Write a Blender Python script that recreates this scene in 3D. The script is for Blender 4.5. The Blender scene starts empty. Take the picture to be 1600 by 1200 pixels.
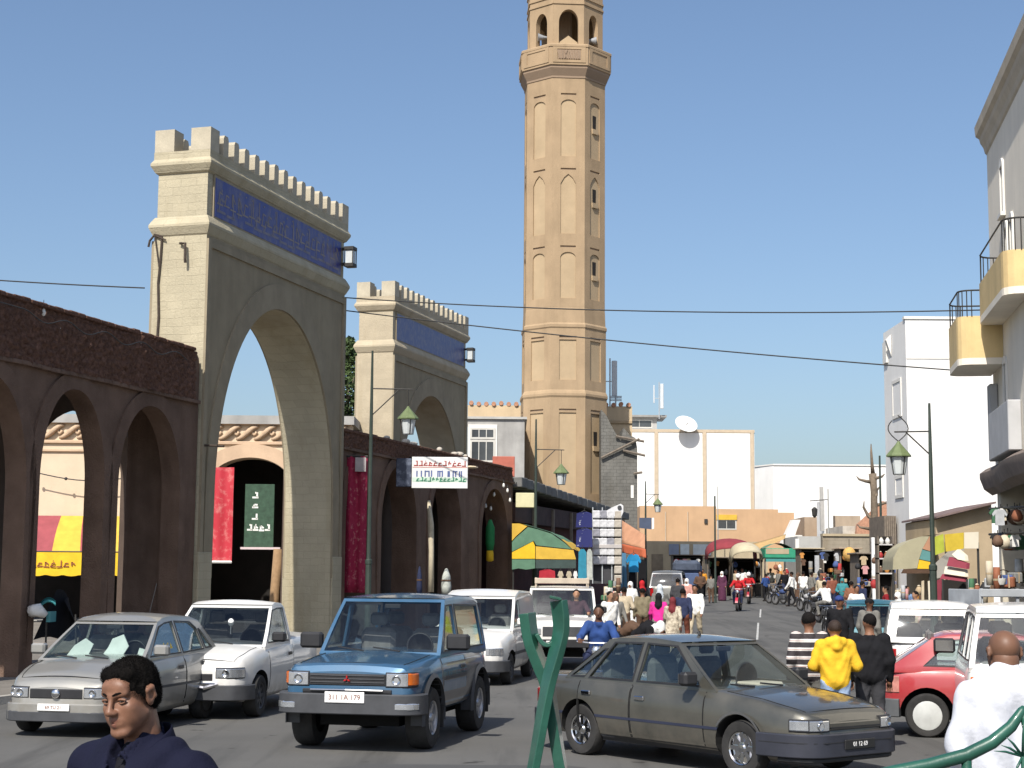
import bpy, bmesh, math, random
import numpy as np
from mathutils import Vector, Matrix, noise
from mathutils.geometry import tessellate_polygon
R = math.radians
scn = bpy.context.scene
COL = scn.collection
random.seed(7); rng = np.random.default_rng(7)

# ------------------------------------------------------------------ camera, sky, sun, exposure
CAM_H = 2.1; FPX = 2500.0; PITCH = math.atan(.12); ROLL = R(.45)
cd = bpy.data.cameras.new('camera'); cam = bpy.data.objects.new('camera', cd); COL.objects.link(cam)
cd.sensor_width = 36; cd.lens = 36 * FPX / 1600; cd.clip_end = 3000; cd.clip_start = .1
cam.location = (0, 0, CAM_H)
cam.rotation_mode = 'QUATERNION'
cam.rotation_quaternion = (Matrix.Rotation(math.pi / 2 + PITCH, 4, 'X') @ Matrix.Rotation(ROLL, 4, 'Z')).to_quaternion()
scn.camera = cam
SUN_EL = R(47); SUN_H = Vector((-.36, -1.0)).normalized()      # horizontal direction TO the sun
to_sun = Vector((SUN_H.x * math.cos(SUN_EL), SUN_H.y * math.cos(SUN_EL), math.sin(SUN_EL)))
w = bpy.data.worlds.new('World'); scn.world = w; w.use_nodes = True
nt = w.node_tree; nt.nodes.clear()
sky = nt.nodes.new('ShaderNodeTexSky'); sky.sky_type = 'NISHITA'; sky.sun_disc = False
sky.sun_elevation = SUN_EL; sky.sun_rotation = math.atan2(SUN_H.x, SUN_H.y)
sky.air_density = 1.0; sky.dust_density = 2.2; sky.ozone_density = 3.5; sky.altitude = 50
bg = nt.nodes.new('ShaderNodeBackground'); bg.inputs[1].default_value = .126
wo = nt.nodes.new('ShaderNodeOutputWorld')
nt.links.new(sky.outputs[0], bg.inputs[0]); nt.links.new(bg.outputs[0], wo.inputs[0])
sd = bpy.data.lights.new('sun', 'SUN'); sd.energy = 5.0; sd.angle = R(.53); sd.color = (1, .95, .87)
so = bpy.data.objects.new('sun', sd); COL.objects.link(so)
so.rotation_mode = 'QUATERNION'; so.rotation_quaternion = to_sun.to_track_quat('Z', 'Y')
scn.view_settings.view_transform = 'Standard'; scn.view_settings.look = 'None'
scn.view_settings.exposure = 0.2; scn.view_settings.gamma = 1
scn.render.engine = 'CYCLES'; scn.cycles.max_bounces = 6; scn.cycles.diffuse_bounces = 2; scn.cycles.glossy_bounces = 3; scn.cycles.transparent_max_bounces = 8

# ------------------------------------------------------------------ survey helper: a sight line (in 1600x1200) met at a distance along the street
def ray(px, py):
    a = (px - 800) / FPX; b = (600 - py) / FPX
    c, s = math.cos(ROLL), math.sin(ROLL); a, b = a * c - b * s, a * s + b * c
    cp, sp = math.cos(PITCH), math.sin(PITCH)
    return a, cp - b * sp, sp + b * cp
def W(px, py, Y):
    r = ray(px, py); k = Y / r[1]; return Vector((r[0] * k, Y, CAM_H + r[2] * k))
def GX(px, Y): return W(px, 900, Y).x
def gz(Y): return 0 if Y < 40 else .0175 * (min(Y, 150) - 40)

# ------------------------------------------------------------------ materials
MATS = {}
def _n(nt, t, **kw):
    n = nt.nodes.new(t)
    for k, v in kw.items():
        if k in n.inputs: n.inputs[k].default_value = v
        else: setattr(n, k, v)
    return n
def c4(c, f=1): return (min(1, c[0] * f), min(1, c[1] * f), min(1, c[2] * f), 1)
def base(name):
    m = bpy.data.materials.new(name); m.use_nodes = True
    nt = m.node_tree; b = nt.nodes['Principled BSDF']
    tc = _n(nt, 'ShaderNodeTexCoord')
    return m, nt, b, tc
def mixc(nt, fac, a, b, mode='MIX'):
    n = nt.nodes.new('ShaderNodeMix'); n.data_type = 'RGBA'; n.blend_type = mode
    for sock, v in ((n.inputs[0], fac), (n.inputs[6], a), (n.inputs[7], b)):
        if hasattr(v, 'is_output'): nt.links.new(v, sock)
        else: sock.default_value = v
    return n.outputs[2]
def ramp(nt, src, lo, hi):
    n = nt.nodes.new('ShaderNodeMapRange'); n.inputs[1].default_value = lo; n.inputs[2].default_value = hi
    nt.links.new(src, n.inputs[0]); return n.outputs[0]
def tex(nt, tc, scale, detail=5, stretch=(1, 1, 1), rough=.6):
    mp = _n(nt, 'ShaderNodeMapping'); mp.inputs['Scale'].default_value = stretch
    nt.links.new(tc.outputs['Object'], mp.inputs[0])
    n = _n(nt, 'ShaderNodeTexNoise', Scale=scale, Detail=detail, Roughness=rough)
    nt.links.new(mp.outputs[0], n.inputs[0]); return n.outputs[0]
def addbump(nt, b, src, strength, dist=.02, prev=None):
    n = _n(nt, 'ShaderNodeBump', Strength=strength, Distance=dist)
    nt.links.new(src, n.inputs['Height'])
    if prev: nt.links.new(prev, n.inputs['Normal'])
    nt.links.new(n.outputs[0], b.inputs['Normal']); return n.outputs[0]
def M(name, col, rough=.8, var=.14, sc=2.5, bump=0, bsc=30, metal=0, coat=0, stain=0, spec=.4, dist=.02):
    if name in MATS: return MATS[name]
    m, nt, b, tc = base(name)
    f = ramp(nt, tex(nt, tc, sc), .3, .7)
    c = mixc(nt, f, c4(col, 1 - var), c4(col, 1 + var))
    if stain:
        g = ramp(nt, tex(nt, tc, 1.6, 6, (1, 1, .18)), .46, .72)
        k = nt.nodes.new('ShaderNodeMath'); k.operation = 'MULTIPLY'; k.inputs[1].default_value = stain
        nt.links.new(g, k.inputs[0]); c = mixc(nt, k.outputs[0], c, c4(col, .45))
    nt.links.new(c, b.inputs['Base Color'])
    b.inputs['Roughness'].default_value = rough; b.inputs['Metallic'].default_value = metal
    b.inputs['Specular IOR Level'].default_value = spec
    if coat: b.inputs['Coat Weight'].default_value = coat; b.inputs['Coat Roughness'].default_value = .06
    if bump: addbump(nt, b, tex(nt, tc, bsc, 6), bump, dist)
    MATS[name] = m; return m
def paint(name, col, rough=.38, metal=.0, coat=.8, dust=.25):
    if name in MATS: return MATS[name]
    m, nt, b, tc = base(name)
    d = ramp(nt, tex(nt, tc, 1.7, 7), .35, .75)
    k = nt.nodes.new('ShaderNodeMath'); k.operation = 'MULTIPLY'; k.inputs[1].default_value = dust
    nt.links.new(d, k.inputs[0])
    c = mixc(nt, k.outputs[0], c4(col), (.30, .27, .22, 1))
    sz_ = _n(nt, 'ShaderNodeSeparateXYZ'); nt.links.new(tc.outputs['Object'], sz_.inputs[0]); lowz = ramp(nt, sz_.outputs[2], .62, .22)
    sp_ = nt.nodes.new('ShaderNodeMath'); sp_.operation = 'MULTIPLY'; nt.links.new(lowz, sp_.inputs[0]); nt.links.new(ramp(nt, tex(nt, tc, 6, 6), .3, .8), sp_.inputs[1])
    c = mixc(nt, sp_.outputs[0], c, (.20, .175, .14, 1))
    nt.links.new(c, b.inputs['Base Color'])
    rr = nt.nodes.new('ShaderNodeMapRange'); rr.inputs[3].default_value = rough; rr.inputs[4].default_value = rough + .25
    nt.links.new(d, rr.inputs[0]); nt.links.new(rr.outputs[0], b.inputs['Roughness'])
    b.inputs['Metallic'].default_value = metal; b.inputs['Coat Weight'].default_value = coat; b.inputs['Coat Roughness'].default_value = .08
    MATS[name] = m; return m
def glass(name, tint, refl=1.0):
    if name in MATS: return MATS[name]
    m = bpy.data.materials.new(name); m.use_nodes = True; nt = m.node_tree; nt.nodes.clear()
    t = _n(nt, 'ShaderNodeBsdfTransparent'); t.inputs[0].default_value = (*tint, 1)
    g = _n(nt, 'ShaderNodeBsdfGlossy'); g.inputs['Roughness'].default_value = .03; g.inputs[0].default_value = (.9, .95, 1, 1)
    ge = _n(nt, 'ShaderNodeNewGeometry'); dt = nt.nodes.new('ShaderNodeVectorMath'); dt.operation = 'DOT_PRODUCT'
    nt.links.new(ge.outputs['Incoming'], dt.inputs[0]); nt.links.new(ge.outputs['Normal'], dt.inputs[1])
    def mth(op, src, v=None):
        n = nt.nodes.new('ShaderNodeMath'); n.operation = op
        if op == 'SUBTRACT': n.inputs[0].default_value = 1; nt.links.new(src, n.inputs[1])
        else:
            nt.links.new(src, n.inputs[0])
            if v is not None: n.inputs[1].default_value = v
        return n.outputs[0]
    f5 = mth('POWER', mth('SUBTRACT', mth('ABSOLUTE', dt.outputs['Value'])), 4.2)      # thin-sheet reflectance, alike from both faces
    mx = _n(nt, 'ShaderNodeMixShader'); o = _n(nt, 'ShaderNodeOutputMaterial')
    a = nt.nodes.new('ShaderNodeMath'); a.operation = 'MULTIPLY_ADD'; a.inputs[1].default_value = refl * .85; a.inputs[2].default_value = .06
    nt.links.new(f5, a.inputs[0]); nt.links.new(a.outputs[0], mx.inputs[0])
    nt.links.new(t.outputs[0], mx.inputs[1]); nt.links.new(g.outputs[0], mx.inputs[2]); nt.links.new(mx.outputs[0], o.inputs[0])
    MATS[name] = m; return m
def coursed(name, col, bw=.42, rh=.2, strength=.6, mort=.72, var=.1):
    """plastered masonry whose courses show through: relief and faint joints"""
    m, nt, b, tc = base(name)
    sx = _n(nt, 'ShaderNodeSeparateXYZ'); nt.links.new(tc.outputs['Object'], sx.inputs[0])
    ad = nt.nodes.new('ShaderNodeMath'); nt.links.new(sx.outputs[0], ad.inputs[0]); nt.links.new(sx.outputs[1], ad.inputs[1])
    cx = _n(nt, 'ShaderNodeCombineXYZ'); nt.links.new(ad.outputs[0], cx.inputs[0]); nt.links.new(sx.outputs[2], cx.inputs[1])
    wob = _n(nt, 'ShaderNodeTexNoise', Scale=2.2, Detail=4); nt.links.new(tc.outputs['Object'], wob.inputs[0])
    va = nt.nodes.new('ShaderNodeVectorMath'); va.operation = 'MULTIPLY_ADD'; va.inputs[1].default_value = (.10, .10, 0)
    nt.links.new(wob.outputs[1], va.inputs[0]); nt.links.new(cx.outputs[0], va.inputs[2])
    br = _n(nt, 'ShaderNodeTexBrick', Scale=1.0); br.inputs['Brick Width'].default_value = bw; br.inputs['Row Height'].default_value = rh
    br.inputs['Mortar Size'].default_value = .012; br.inputs['Mortar Smooth'].default_value = .6
    br.inputs['Color1'].default_value = (1, 1, 1, 1); br.inputs['Color2'].default_value = (.93, .93, .93, 1); br.inputs['Mortar'].default_value = (mort, mort, mort, 1)
    nt.links.new(va.outputs[0], br.inputs[0])
    f = ramp(nt, tex(nt, tc, 1.1, 7), .3, .7)
    c = mixc(nt, f, c4(col, 1 - var), c4(col, 1 + var)); c = mixc(nt, 1.0, c, br.outputs[0], 'MULTIPLY')
    g = ramp(nt, tex(nt, tc, 1.3, 6, (1, 1, .15)), .5, .8)
    c = mixc(nt, g, c, c4((col[0] * .72, col[1] * .68, col[2] * .6)))
    nt.links.new(c, b.inputs['Base Color']); b.inputs['Roughness'].default_value = .92; b.inputs['Specular IOR Level'].default_value = .2
    p = addbump(nt, b, br.outputs[0], strength, .03); addbump(nt, b, tex(nt, tc, 16, 6), .5, .03, p)
    return m
def stripes(name, cols, scale, axis=2, rough=.85, soft=.0):
    """woven bands repeating along one axis of the object"""
    m, nt, b, tc = base(name)
    sx = _n(nt, 'ShaderNodeSeparateXYZ'); nt.links.new(tc.outputs['Object'], sx.inputs[0])
    mu = nt.nodes.new('ShaderNodeMath'); mu.operation = 'MULTIPLY'; mu.inputs[1].default_value = scale; nt.links.new(sx.outputs[axis], mu.inputs[0])
    fr = nt.nodes.new('ShaderNodeMath'); fr.operation = 'FRACT'; nt.links.new(mu.outputs[0], fr.inputs[0])
    cr = _n(nt, 'ShaderNodeValToRGB'); cr.color_ramp.interpolation = 'CONSTANT'
    while len(cr.color_ramp.elements) < len(cols): cr.color_ramp.elements.new(.5)
    for i, (p, c) in enumerate(cols): cr.color_ramp.elements[i].position = p; cr.color_ramp.elements[i].color = (*c, 1)
    nt.links.new(fr.outputs[0], cr.inputs[0]); nt.links.new(cr.outputs[0], b.inputs['Base Color'])
    b.inputs['Roughness'].default_value = rough; addbump(nt, b, tex(nt, tc, 18, 4), .3, .02)
    return m
def figured(name, ca, cb, scale=6, stretch=(1, 1, .3), lo=.5, hi=.62, rough=.5, cc=None):
    """two-tone printed or glazed pattern"""
    m, nt, b, tc = base(name)
    f = ramp(nt, tex(nt, tc, scale, 4, stretch, .7), lo, hi)
    c = mixc(nt, f, c4(ca), c4(cb))
    if cc:
        g = ramp(nt, tex(nt, tc, scale * 2.3, 3, (1, 1, .6)), .58, .66); c = mixc(nt, g, c, c4(cc))
    nt.links.new(c, b.inputs['Base Color']); b.inputs['Roughness'].default_value = rough
    return m

# ------------------------------------------------------------------ object helpers
def tag(o, label=None, cat=None, group=None, kind=None):
    if label: o['label'] = label
    if cat: o['category'] = cat
    if group: o['group'] = group
    if kind: o['kind'] = kind
    return o
def thing(name, label, cat, loc=(0, 0, 0), rz=0, group=None):
    o = bpy.data.objects.new(name, None); o.empty_display_size = .2; COL.objects.link(o)
    o.location = loc; o.rotation_euler = (0, 0, rz); return tag(o, label, cat, group)
def link(name, me, parent=None, loc=None, rz=None):
    o = bpy.data.objects.new(name, me); COL.objects.link(o)
    if parent: o.parent = parent
    if loc is not None: o.location = loc
    if rz is not None: o.rotation_euler = (0, 0, rz)
    return o
def copy_tree(o, parent=None):
    c = o.copy(); COL.objects.link(c); c.parent = parent
    for ch in o.children: copy_tree(ch, c)
    return c
class MB:
    """collects shapes into one mesh"""
    def __init__(s): s.v = []; s.f = []; s.mi = []
    def add(s, vs, fs, mi=0):
        b = len(s.v); s.v += [tuple(v) for v in vs]; s.f += [tuple(i + b for i in f) for f in fs]; s.mi += [mi] * len(fs); return s
    def box(s, lo, hi, mi=0, bev=0):
        (a, b, c), (d, e, f) = lo, hi
        if bev:
            k = min(bev, (d - a) * .45, (e - b) * .45, (f - c) * .45)
            vs = []; idx = {}
            for ix, x in enumerate((a, d)):
                for iy, y in enumerate((b, e)):
                    for iz, z in enumerate((c, f)):
                        sx, sy, sz = (1 - 2 * ix) * k, (1 - 2 * iy) * k, (1 - 2 * iz) * k
                        for n, p in enumerate(((x, y + sy, z + sz), (x + sx, y, z + sz), (x + sx, y + sy, z))):
                            idx[ix, iy, iz, n] = len(vs); vs.append(p)
            I = lambda x, y, z, n: idx[x, y, z, n]
            fs = []
            for t in (0, 1):
                fs += [(I(t, 0, 0, 0), I(t, 0, 1, 0), I(t, 1, 1, 0), I(t, 1, 0, 0)), (I(0, t, 0, 1), I(1, t, 0, 1), I(1, t, 1, 1), I(0, t, 1, 1)), (I(0, 0, t, 2), I(0, 1, t, 2), I(1, 1, t, 2), I(1, 0, t, 2))]
                for q in (0, 1):
                    fs += [(I(t, q, 0, 0), I(t, q, 1, 0), I(t, q, 1, 1), I(t, q, 0, 1)), (I(t, 0, q, 0), I(t, 1, q, 0), I(t, 1, q, 2), I(t, 0, q, 2)), (I(0, t, q, 1), I(1, t, q, 1), I(1, t, q, 2), I(0, t, q, 2))]
                    for r in (0, 1): fs.append((I(t, q, r, 0), I(t, q, r, 1), I(t, q, r, 2)))
            fs = s._orient(vs, fs, ((a + d) / 2, (b + e) / 2, (c + f) / 2))
            return s.add(vs, fs, mi)
        vs = [(a, b, c), (d, b, c), (d, e, c), (a, e, c), (a, b, f), (d, b, f), (d, e, f), (a, e, f)]
        return s.add(vs, [(3, 2, 1, 0), (4, 5, 6, 7), (0, 1, 5, 4), (1, 2, 6, 5), (2, 3, 7, 6), (3, 0, 4, 7)], mi)
    def _orient(s, vs, fs, c):
        out = []; c = Vector(c)
        for f in fs:
            p = [Vector(vs[i]) for i in f]; n = (p[1] - p[0]).cross(p[2] - p[0]); m = sum(p, Vector()) / len(p)
            out.append(f if n.dot(m - c) > 0 else tuple(reversed(f)))
        return out
    def prism(s, outer, d, holes=(), axis='y', mi=0, o=(0, 0, 0)):
        """polygon (a,b) extruded through depth d=(d0,d1); axis y: (x,z) polygon, z: (x,y) polygon, x: (y,z) polygon"""
        loops = [list(outer)] + [list(h) for h in holes]
        flat = [p for l in loops for p in l]
        tri = tessellate_polygon([[Vector((p[0], p[1], 0)) for p in l] for l in loops])
        def P(p, t):
            a, b = p
            q = (a, t, b) if axis == 'y' else (a, b, t) if axis == 'z' else (t, a, b)
            return (q[0] + o[0], q[1] + o[1], q[2] + o[2])
        n = len(flat); vs = [P(p, d[0]) for p in flat] + [P(p, d[1]) for p in flat]
        fs = []
        for t in tri:
            a, b, c = (flat[i] for i in t)
            ar = (b[0] - a[0]) * (c[1] - a[1]) - (b[1] - a[1]) * (c[0] - a[0])
            if abs(ar) < 1e-10: continue
            t = t if ar > 0 else t[::-1]
            if axis == 'y': fs += [tuple(t), tuple(i + n for i in reversed(t))]
            else: fs += [tuple(reversed(t)), tuple(i + n for i in t)]
        k = 0
        for li, l in enumerate(loops):
            m = len(l); area = sum(l[i][0] * l[(i + 1) % m][1] - l[(i + 1) % m][0] * l[i][1] for i in range(m))
            ccw = (area > 0) == (li == 0)
            for i in range(m):
                a, b = k + i, k + (i + 1) % m
                q = (a, b, b + n, a + n)
                if not ccw: q = q[::-1]
                if axis == 'y': q = q[::-1]
                fs.append(q)
            k += m
        return s.add(vs, fs, mi)
    def tube(s, pts, r, n=8, mi=0, cap=True):
        pts = [Vector(p) for p in pts]; m = len(pts)
        rs = list(r) if hasattr(r, '__len__') else [r] * m
        vs = []; fs = []; up = None
        for i, p in enumerate(pts):
            d = (pts[min(i + 1, m - 1)] - pts[max(i - 1, 0)])
            d = d.normalized() if d.length > 1e-9 else Vector((0, 0, 1))
            if up is None: up = Vector((0, 0, 1)) if abs(d.z) < .9 else Vector((1, 0, 0))
            a = d.cross(up)
            if a.length < 1e-6: a = d.orthogonal()
            a.normalize(); b = d.cross(a).normalized() * -1; up = b
            for k in range(n):
                t = 2 * math.pi * k / n; vs.append(p + (a * math.cos(t) + b * math.sin(t)) * rs[i])
        for i in range(m - 1):
            for k in range(n):
                q = (i * n + k, i * n + (k + 1) % n, (i + 1) * n + (k + 1) % n, (i + 1) * n + k); fs.append(q)
        if cap: fs += [tuple(range(n))[::-1], tuple(range((m - 1) * n, m * n))]
        return s.add(vs, fs, mi)
    def lathe(s, prof, n=24, c=(0, 0, 0), axis='z', mi=0, ph=0, cap=True):
        vs = []; fs = []; m = len(prof)
        for (r, h) in prof:
            for k in range(n):
                t = 2 * math.pi * k / n + ph; a, b = r * math.cos(t), r * math.sin(t)
                q = (a, b, h) if axis == 'z' else (a, h, b) if axis == 'y' else (h, a, b)
                vs.append((q[0] + c[0], q[1] + c[1], q[2] + c[2]))
        for i in range(m - 1):
            for k in range(n):
                q = (i * n + k, i * n + (k + 1) % n, (i + 1) * n + (k + 1) % n, (i + 1) * n + k)
                fs.append(q if axis != 'y' else q[::-1])
        a, b = tuple(range(n)), tuple(range((m - 1) * n, m * n))
        if cap and prof[0][0] > 1e-4: fs.append(a[::-1] if axis != 'y' else a)
        if cap and prof[-1][0] > 1e-4: fs.append(b if axis != 'y' else b[::-1])
        return s.add(vs, fs, mi)
    def grid(s, fn, us, vs_, mi=0, flip=False, skip=None):
        nu, nv = len(us), len(vs_)
        P = [fn(u, v) for u in us for v in vs_]; fs = []
        for i in range(nu - 1):
            for j in range(nv - 1):
                if skip and skip(i, j): continue
                q = (i * nv + j, (i + 1) * nv + j, (i + 1) * nv + j + 1, i * nv + j + 1)
                fs.append(q[::-1] if flip else q)
        return s.add(P, fs, mi)
    def ball(s, c, r, n=12, m=8, mi=0):
        r = r if hasattr(r, '__len__') else (r, r, r); vs = [(c[0], c[1], c[2] - r[2])]; fs = []
        for i in range(1, m):
            a = math.pi * i / m - math.pi / 2
            for k in range(n):
                t = 2 * math.pi * k / n; vs.append((c[0] + r[0] * math.cos(a) * math.cos(t), c[1] + r[1] * math.cos(a) * math.sin(t), c[2] + r[2] * math.sin(a)))
        vs.append((c[0], c[1], c[2] + r[2])); top = len(vs) - 1
        for k in range(n):
            fs.append((0, 1 + (k + 1) % n, 1 + k)); b = 1 + (m - 2) * n; fs.append((top, b + k, b + (k + 1) % n))
        for i in range(m - 2):
            for k in range(n): fs.append((1 + i * n + k, 1 + i * n + (k + 1) % n, 1 + (i + 1) * n + (k + 1) % n, 1 + (i + 1) * n + k))
        return s.add(vs, fs, mi)
    def me(s, name, mats, smooth=None):
        me = bpy.data.meshes.new(name); me.from_pydata(s.v, [], s.f)
        for m in (mats if isinstance(mats, (list, tuple)) else [mats]): me.materials.append(m)
        if len(me.polygons) == len(s.mi) and any(s.mi): me.polygons.foreach_set('material_index', s.mi)
        if smooth:
            me.polygons.foreach_set('use_smooth', [True] * len(me.polygons))
            if smooth is not True: me.set_sharp_from_angle(angle=R(smooth))
        me.update(); return me
    def obj(s, name, mats, parent=None, smooth=None, loc=None, rz=None):
        return link(name, s.me(name, mats, smooth), parent, loc, rz)
def lerp(a, b, t): return a + (b - a) * t
def interp(pts, x):
    return float(np.interp(x, [p[0] for p in pts], [p[1] for p in pts]))
def arch(x0, x1, zs, za, n=14, p=1.0):
    """points from (x1,zs) over the crown to (x0,zs)"""
    xm, hw = (x0 + x1) / 2, (x1 - x0) / 2; out = []
    for i in range(2 * n + 1):
        t = math.pi * i / (2 * n); s = math.sin(t); c = math.cos(t)
        out.append((xm + hw * math.copysign(abs(c) ** p, c), zs + (za - zs) * s))
    return out
def linsp(a, b, n): return [a + (b - a) * i / (n - 1) for i in range(n)]

# ------------------------------------------------------------------ implicit surfaces for bodies (smooth union of tapered limbs, one skin)
def d_cap(P, a, b, ra, rb):
    a = np.array(a, float); b = np.array(b, float); ab = b - a; L = ab @ ab + 1e-12
    t = np.clip(((P - a) @ ab) / L, 0, 1); q = P - (a + t[..., None] * ab)
    return np.sqrt((q * q).sum(-1)) - (ra + (rb - ra) * t)
def d_ell(P, c, r):
    q = (P - np.array(c, float)); r = np.array(r, float)
    k0 = np.sqrt(((q / r) ** 2).sum(-1)); k1 = np.sqrt(((q / r ** 2) ** 2).sum(-1)) + 1e-9
    return k0 * (k0 - 1) / k1
def d_prim(P, pr):
    return d_cap(P, *pr[1:5]) if pr[0] == 'c' else d_ell(P, *pr[1:3])
def smin(a, b, k):
    h = np.clip(.5 + .5 * (b - a) / k, 0, 1); return b + (a - b) * h - k * h * (1 - h)
def field(P, prims, k):
    d = None
    for pr in prims:
        e = d_prim(P, pr)
        if pr[-1] == -1:
            d = -smin(-d, e, .006); continue
        d = e if d is None else smin(d, e, k)
    return d
def nets(prims, h, k, lo, hi, warp=None):
    lo = np.array(lo, float); n = np.ceil((np.array(hi) - lo) / h).astype(int) + 1
    G = np.stack(np.meshgrid(*[lo[i] + h * np.arange(n[i]) for i in range(3)], indexing='ij'), -1)
    f = field(G, prims, k)
    if warp is not None: f = f + warp(G)
    s = f < 0; c = tuple(n - 1)
    acc = np.zeros(c + (3,)); cnt = np.zeros(c)
    sl = lambda o, ax: tuple(slice(o[i], o[i] + c[i]) for i in range(3))
    for ax in range(3):
        o2 = [i for i in range(3) if i != ax]
        for u in (0, 1):
            for v in (0, 1):
                o = [0, 0, 0]; o[o2[0]] = u; o[o2[1]] = v; q = o.copy(); q[ax] = 1
                fa, fb = f[sl(o, 0)], f[sl(q, 0)]; x = (fa < 0) != (fb < 0)
                t = np.where(x, fa / np.where(x, fa - fb, 1), 0)
                p = np.zeros(c + (3,)); p[..., :] = o; p[..., ax] = t
                acc += p * x[..., None]; cnt += x
    act = cnt > 0; idx = -np.ones(c, int); idx[act] = np.arange(act.sum())
    ii = np.argwhere(act); V = lo + h * (ii + acc[act] / cnt[act][:, None])
    F = []
    for ax in range(3):
        a, b = [(1, 2), (2, 0), (0, 1)][ax]
        s0 = s[tuple(slice(0, -1) if i == ax else slice(None) for i in range(3))]; s1 = s[tuple(slice(1, None) if i == ax else slice(None) for i in range(3))]
        E_ = np.argwhere(s0 != s1)
        E_ = E_[(E_[:, a] > 0) & (E_[:, b] > 0) & (E_[:, a] < c[a]) & (E_[:, b] < c[b])]
        if not len(E_): continue
        def I(da, db):
            q = E_.copy(); q[:, a] += da; q[:, b] += db; return idx[q[:, 0], q[:, 1], q[:, 2]]
        Q = np.stack([I(-1, -1), I(0, -1), I(0, 0), I(-1, 0)], 1)
        fl = ~s0[E_[:, 0], E_[:, 1], E_[:, 2]]; Q[fl] = Q[fl][:, ::-1]
        F.append(Q[(Q >= 0).all(1)])
    return V, np.concatenate(F)
def skin(name, prims, mats, h=.02, k=.03, parent=None, warp=None, smooth_it=1):
    """one continuous surface; each face takes the material of the nearest limb (prim[-1])"""
    los, his = [], []
    for p in prims:
        if p[0] == 'c':
            r = max(p[3], p[4]); los.append(np.minimum(p[1], p[2]) - r); his.append(np.maximum(p[1], p[2]) + r)
        else: los.append(np.array(p[1]) - p[2]); his.append(np.array(p[1]) + p[2])
    lo = np.min(los, 0) - 2.5 * h - k * .3; hi = np.max(his, 0) + 2.5 * h + k * .3
    V, F = nets(prims, h, k, lo, hi, warp)
    C = V[F].mean(1); pos = [p for p in prims if p[-1] >= 0]
    D = np.stack([d_prim(C, p) for p in pos], 1); mi = np.array([p[-1] for p in pos])[D.argmin(1)]
    me = bpy.data.meshes.new(name); me.from_pydata(V.tolist(), [], F.tolist())
    for m in mats: me.materials.append(m)
    me.polygons.foreach_set('material_index', mi.astype(np.int32)); me.polygons.foreach_set('use_smooth', [True] * len(F))
    me.update(); return link(name, me, parent)
def bool_cut(o, cutter_mb, cmat):
    """cuts openings for good: the cutter is thrown away"""
    c = link('cutter', cutter_mb.me('cutter', [cmat, cmat]), o.parent)
    for me in (o.data, c.data):
        bm = bmesh.new(); bm.from_mesh(me); bmesh.ops.recalc_face_normals(bm, faces=bm.faces); bm.to_mesh(me); bm.free()
    c.data.polygons.foreach_set('material_index', [1] * len(c.data.polygons))
    if len(o.data.materials) < 2: o.data.materials.append(cmat)
    md = o.modifiers.new('b', 'BOOLEAN'); md.operation = 'DIFFERENCE'; md.object = c; md.solver = 'EXACT'
    bpy.context.view_layer.update()
    dg = bpy.context.evaluated_depsgraph_get(); me = bpy.data.meshes.new_from_object(o.evaluated_get(dg))
    o.modifiers.clear(); old = o.data; o.data = me; bpy.data.meshes.remove(old)
    cm = c.data; bpy.data.objects.remove(c); bpy.data.meshes.remove(cm)
    return o
def strokes(mb, x0, x1, z0, z1, n, seed, y=0, th=.012, mi=0):
    """a row of joined-up written characters, in the plane y"""
    rd = random.Random(seed); wd = (x1 - x0) / n; h = z1 - z0
    for i in range(n):
        a = x0 + wd * i; kind = rd.choice('hvlcdo')
        base_ = z0 + h * rd.uniform(.05, .2)
        def bar(p, q):
            p = Vector((p[0], 0, p[1])); q = Vector((q[0], 0, q[1])); d = (q - p).normalized(); nn = Vector((-d.z, 0, d.x)) * th
            vs = [p - nn, q - nn, q + nn, p + nn]; mb.add([(v.x, y, v.z) for v in vs], [(0, 1, 2, 3)], mi)
        if kind != 'o': bar((a, base_), (a + wd * .9, base_))
        if kind in 'vl': bar((a + wd * .7, base_), (a + wd * .7, z1))
        if kind in 'hc': bar((a + wd * .2, base_), (a + wd * .35, z0 + h * .6)); bar((a + wd * .35, z0 + h * .6), (a + wd * .8, z0 + h * .55))
        if kind in 'do': bar((a + wd * .3, z0 + h * .2), (a + wd * .3, z0 + h * .75)); bar((a + wd * .3, z0 + h * .75), (a + wd * .8, z0 + h * .4))
        if rd.random() < .6: bar((a + wd * .4, z0 + h * .92), (a + wd * .55, z0 + h * .92))
def text(name, body, size, mat, parent, loc, rot, extrude=.002):
    cu = bpy.data.curves.new(name, 'FONT'); cu.body = body; cu.size = size; cu.extrude = extrude; cu.align_x = 'CENTER'; cu.align_y = 'CENTER'
    t = bpy.data.objects.new(name, cu); COL.objects.link(t); bpy.context.view_layer.update()
    me = bpy.data.meshes.new_from_object(t.evaluated_get(bpy.context.evaluated_depsgraph_get()))
    bpy.data.objects.remove(t); bpy.data.curves.remove(cu)
    me.materials.clear(); me.materials.append(mat)
    o = link(name, me, parent); o.location = loc; o.rotation_euler = rot; return o
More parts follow.
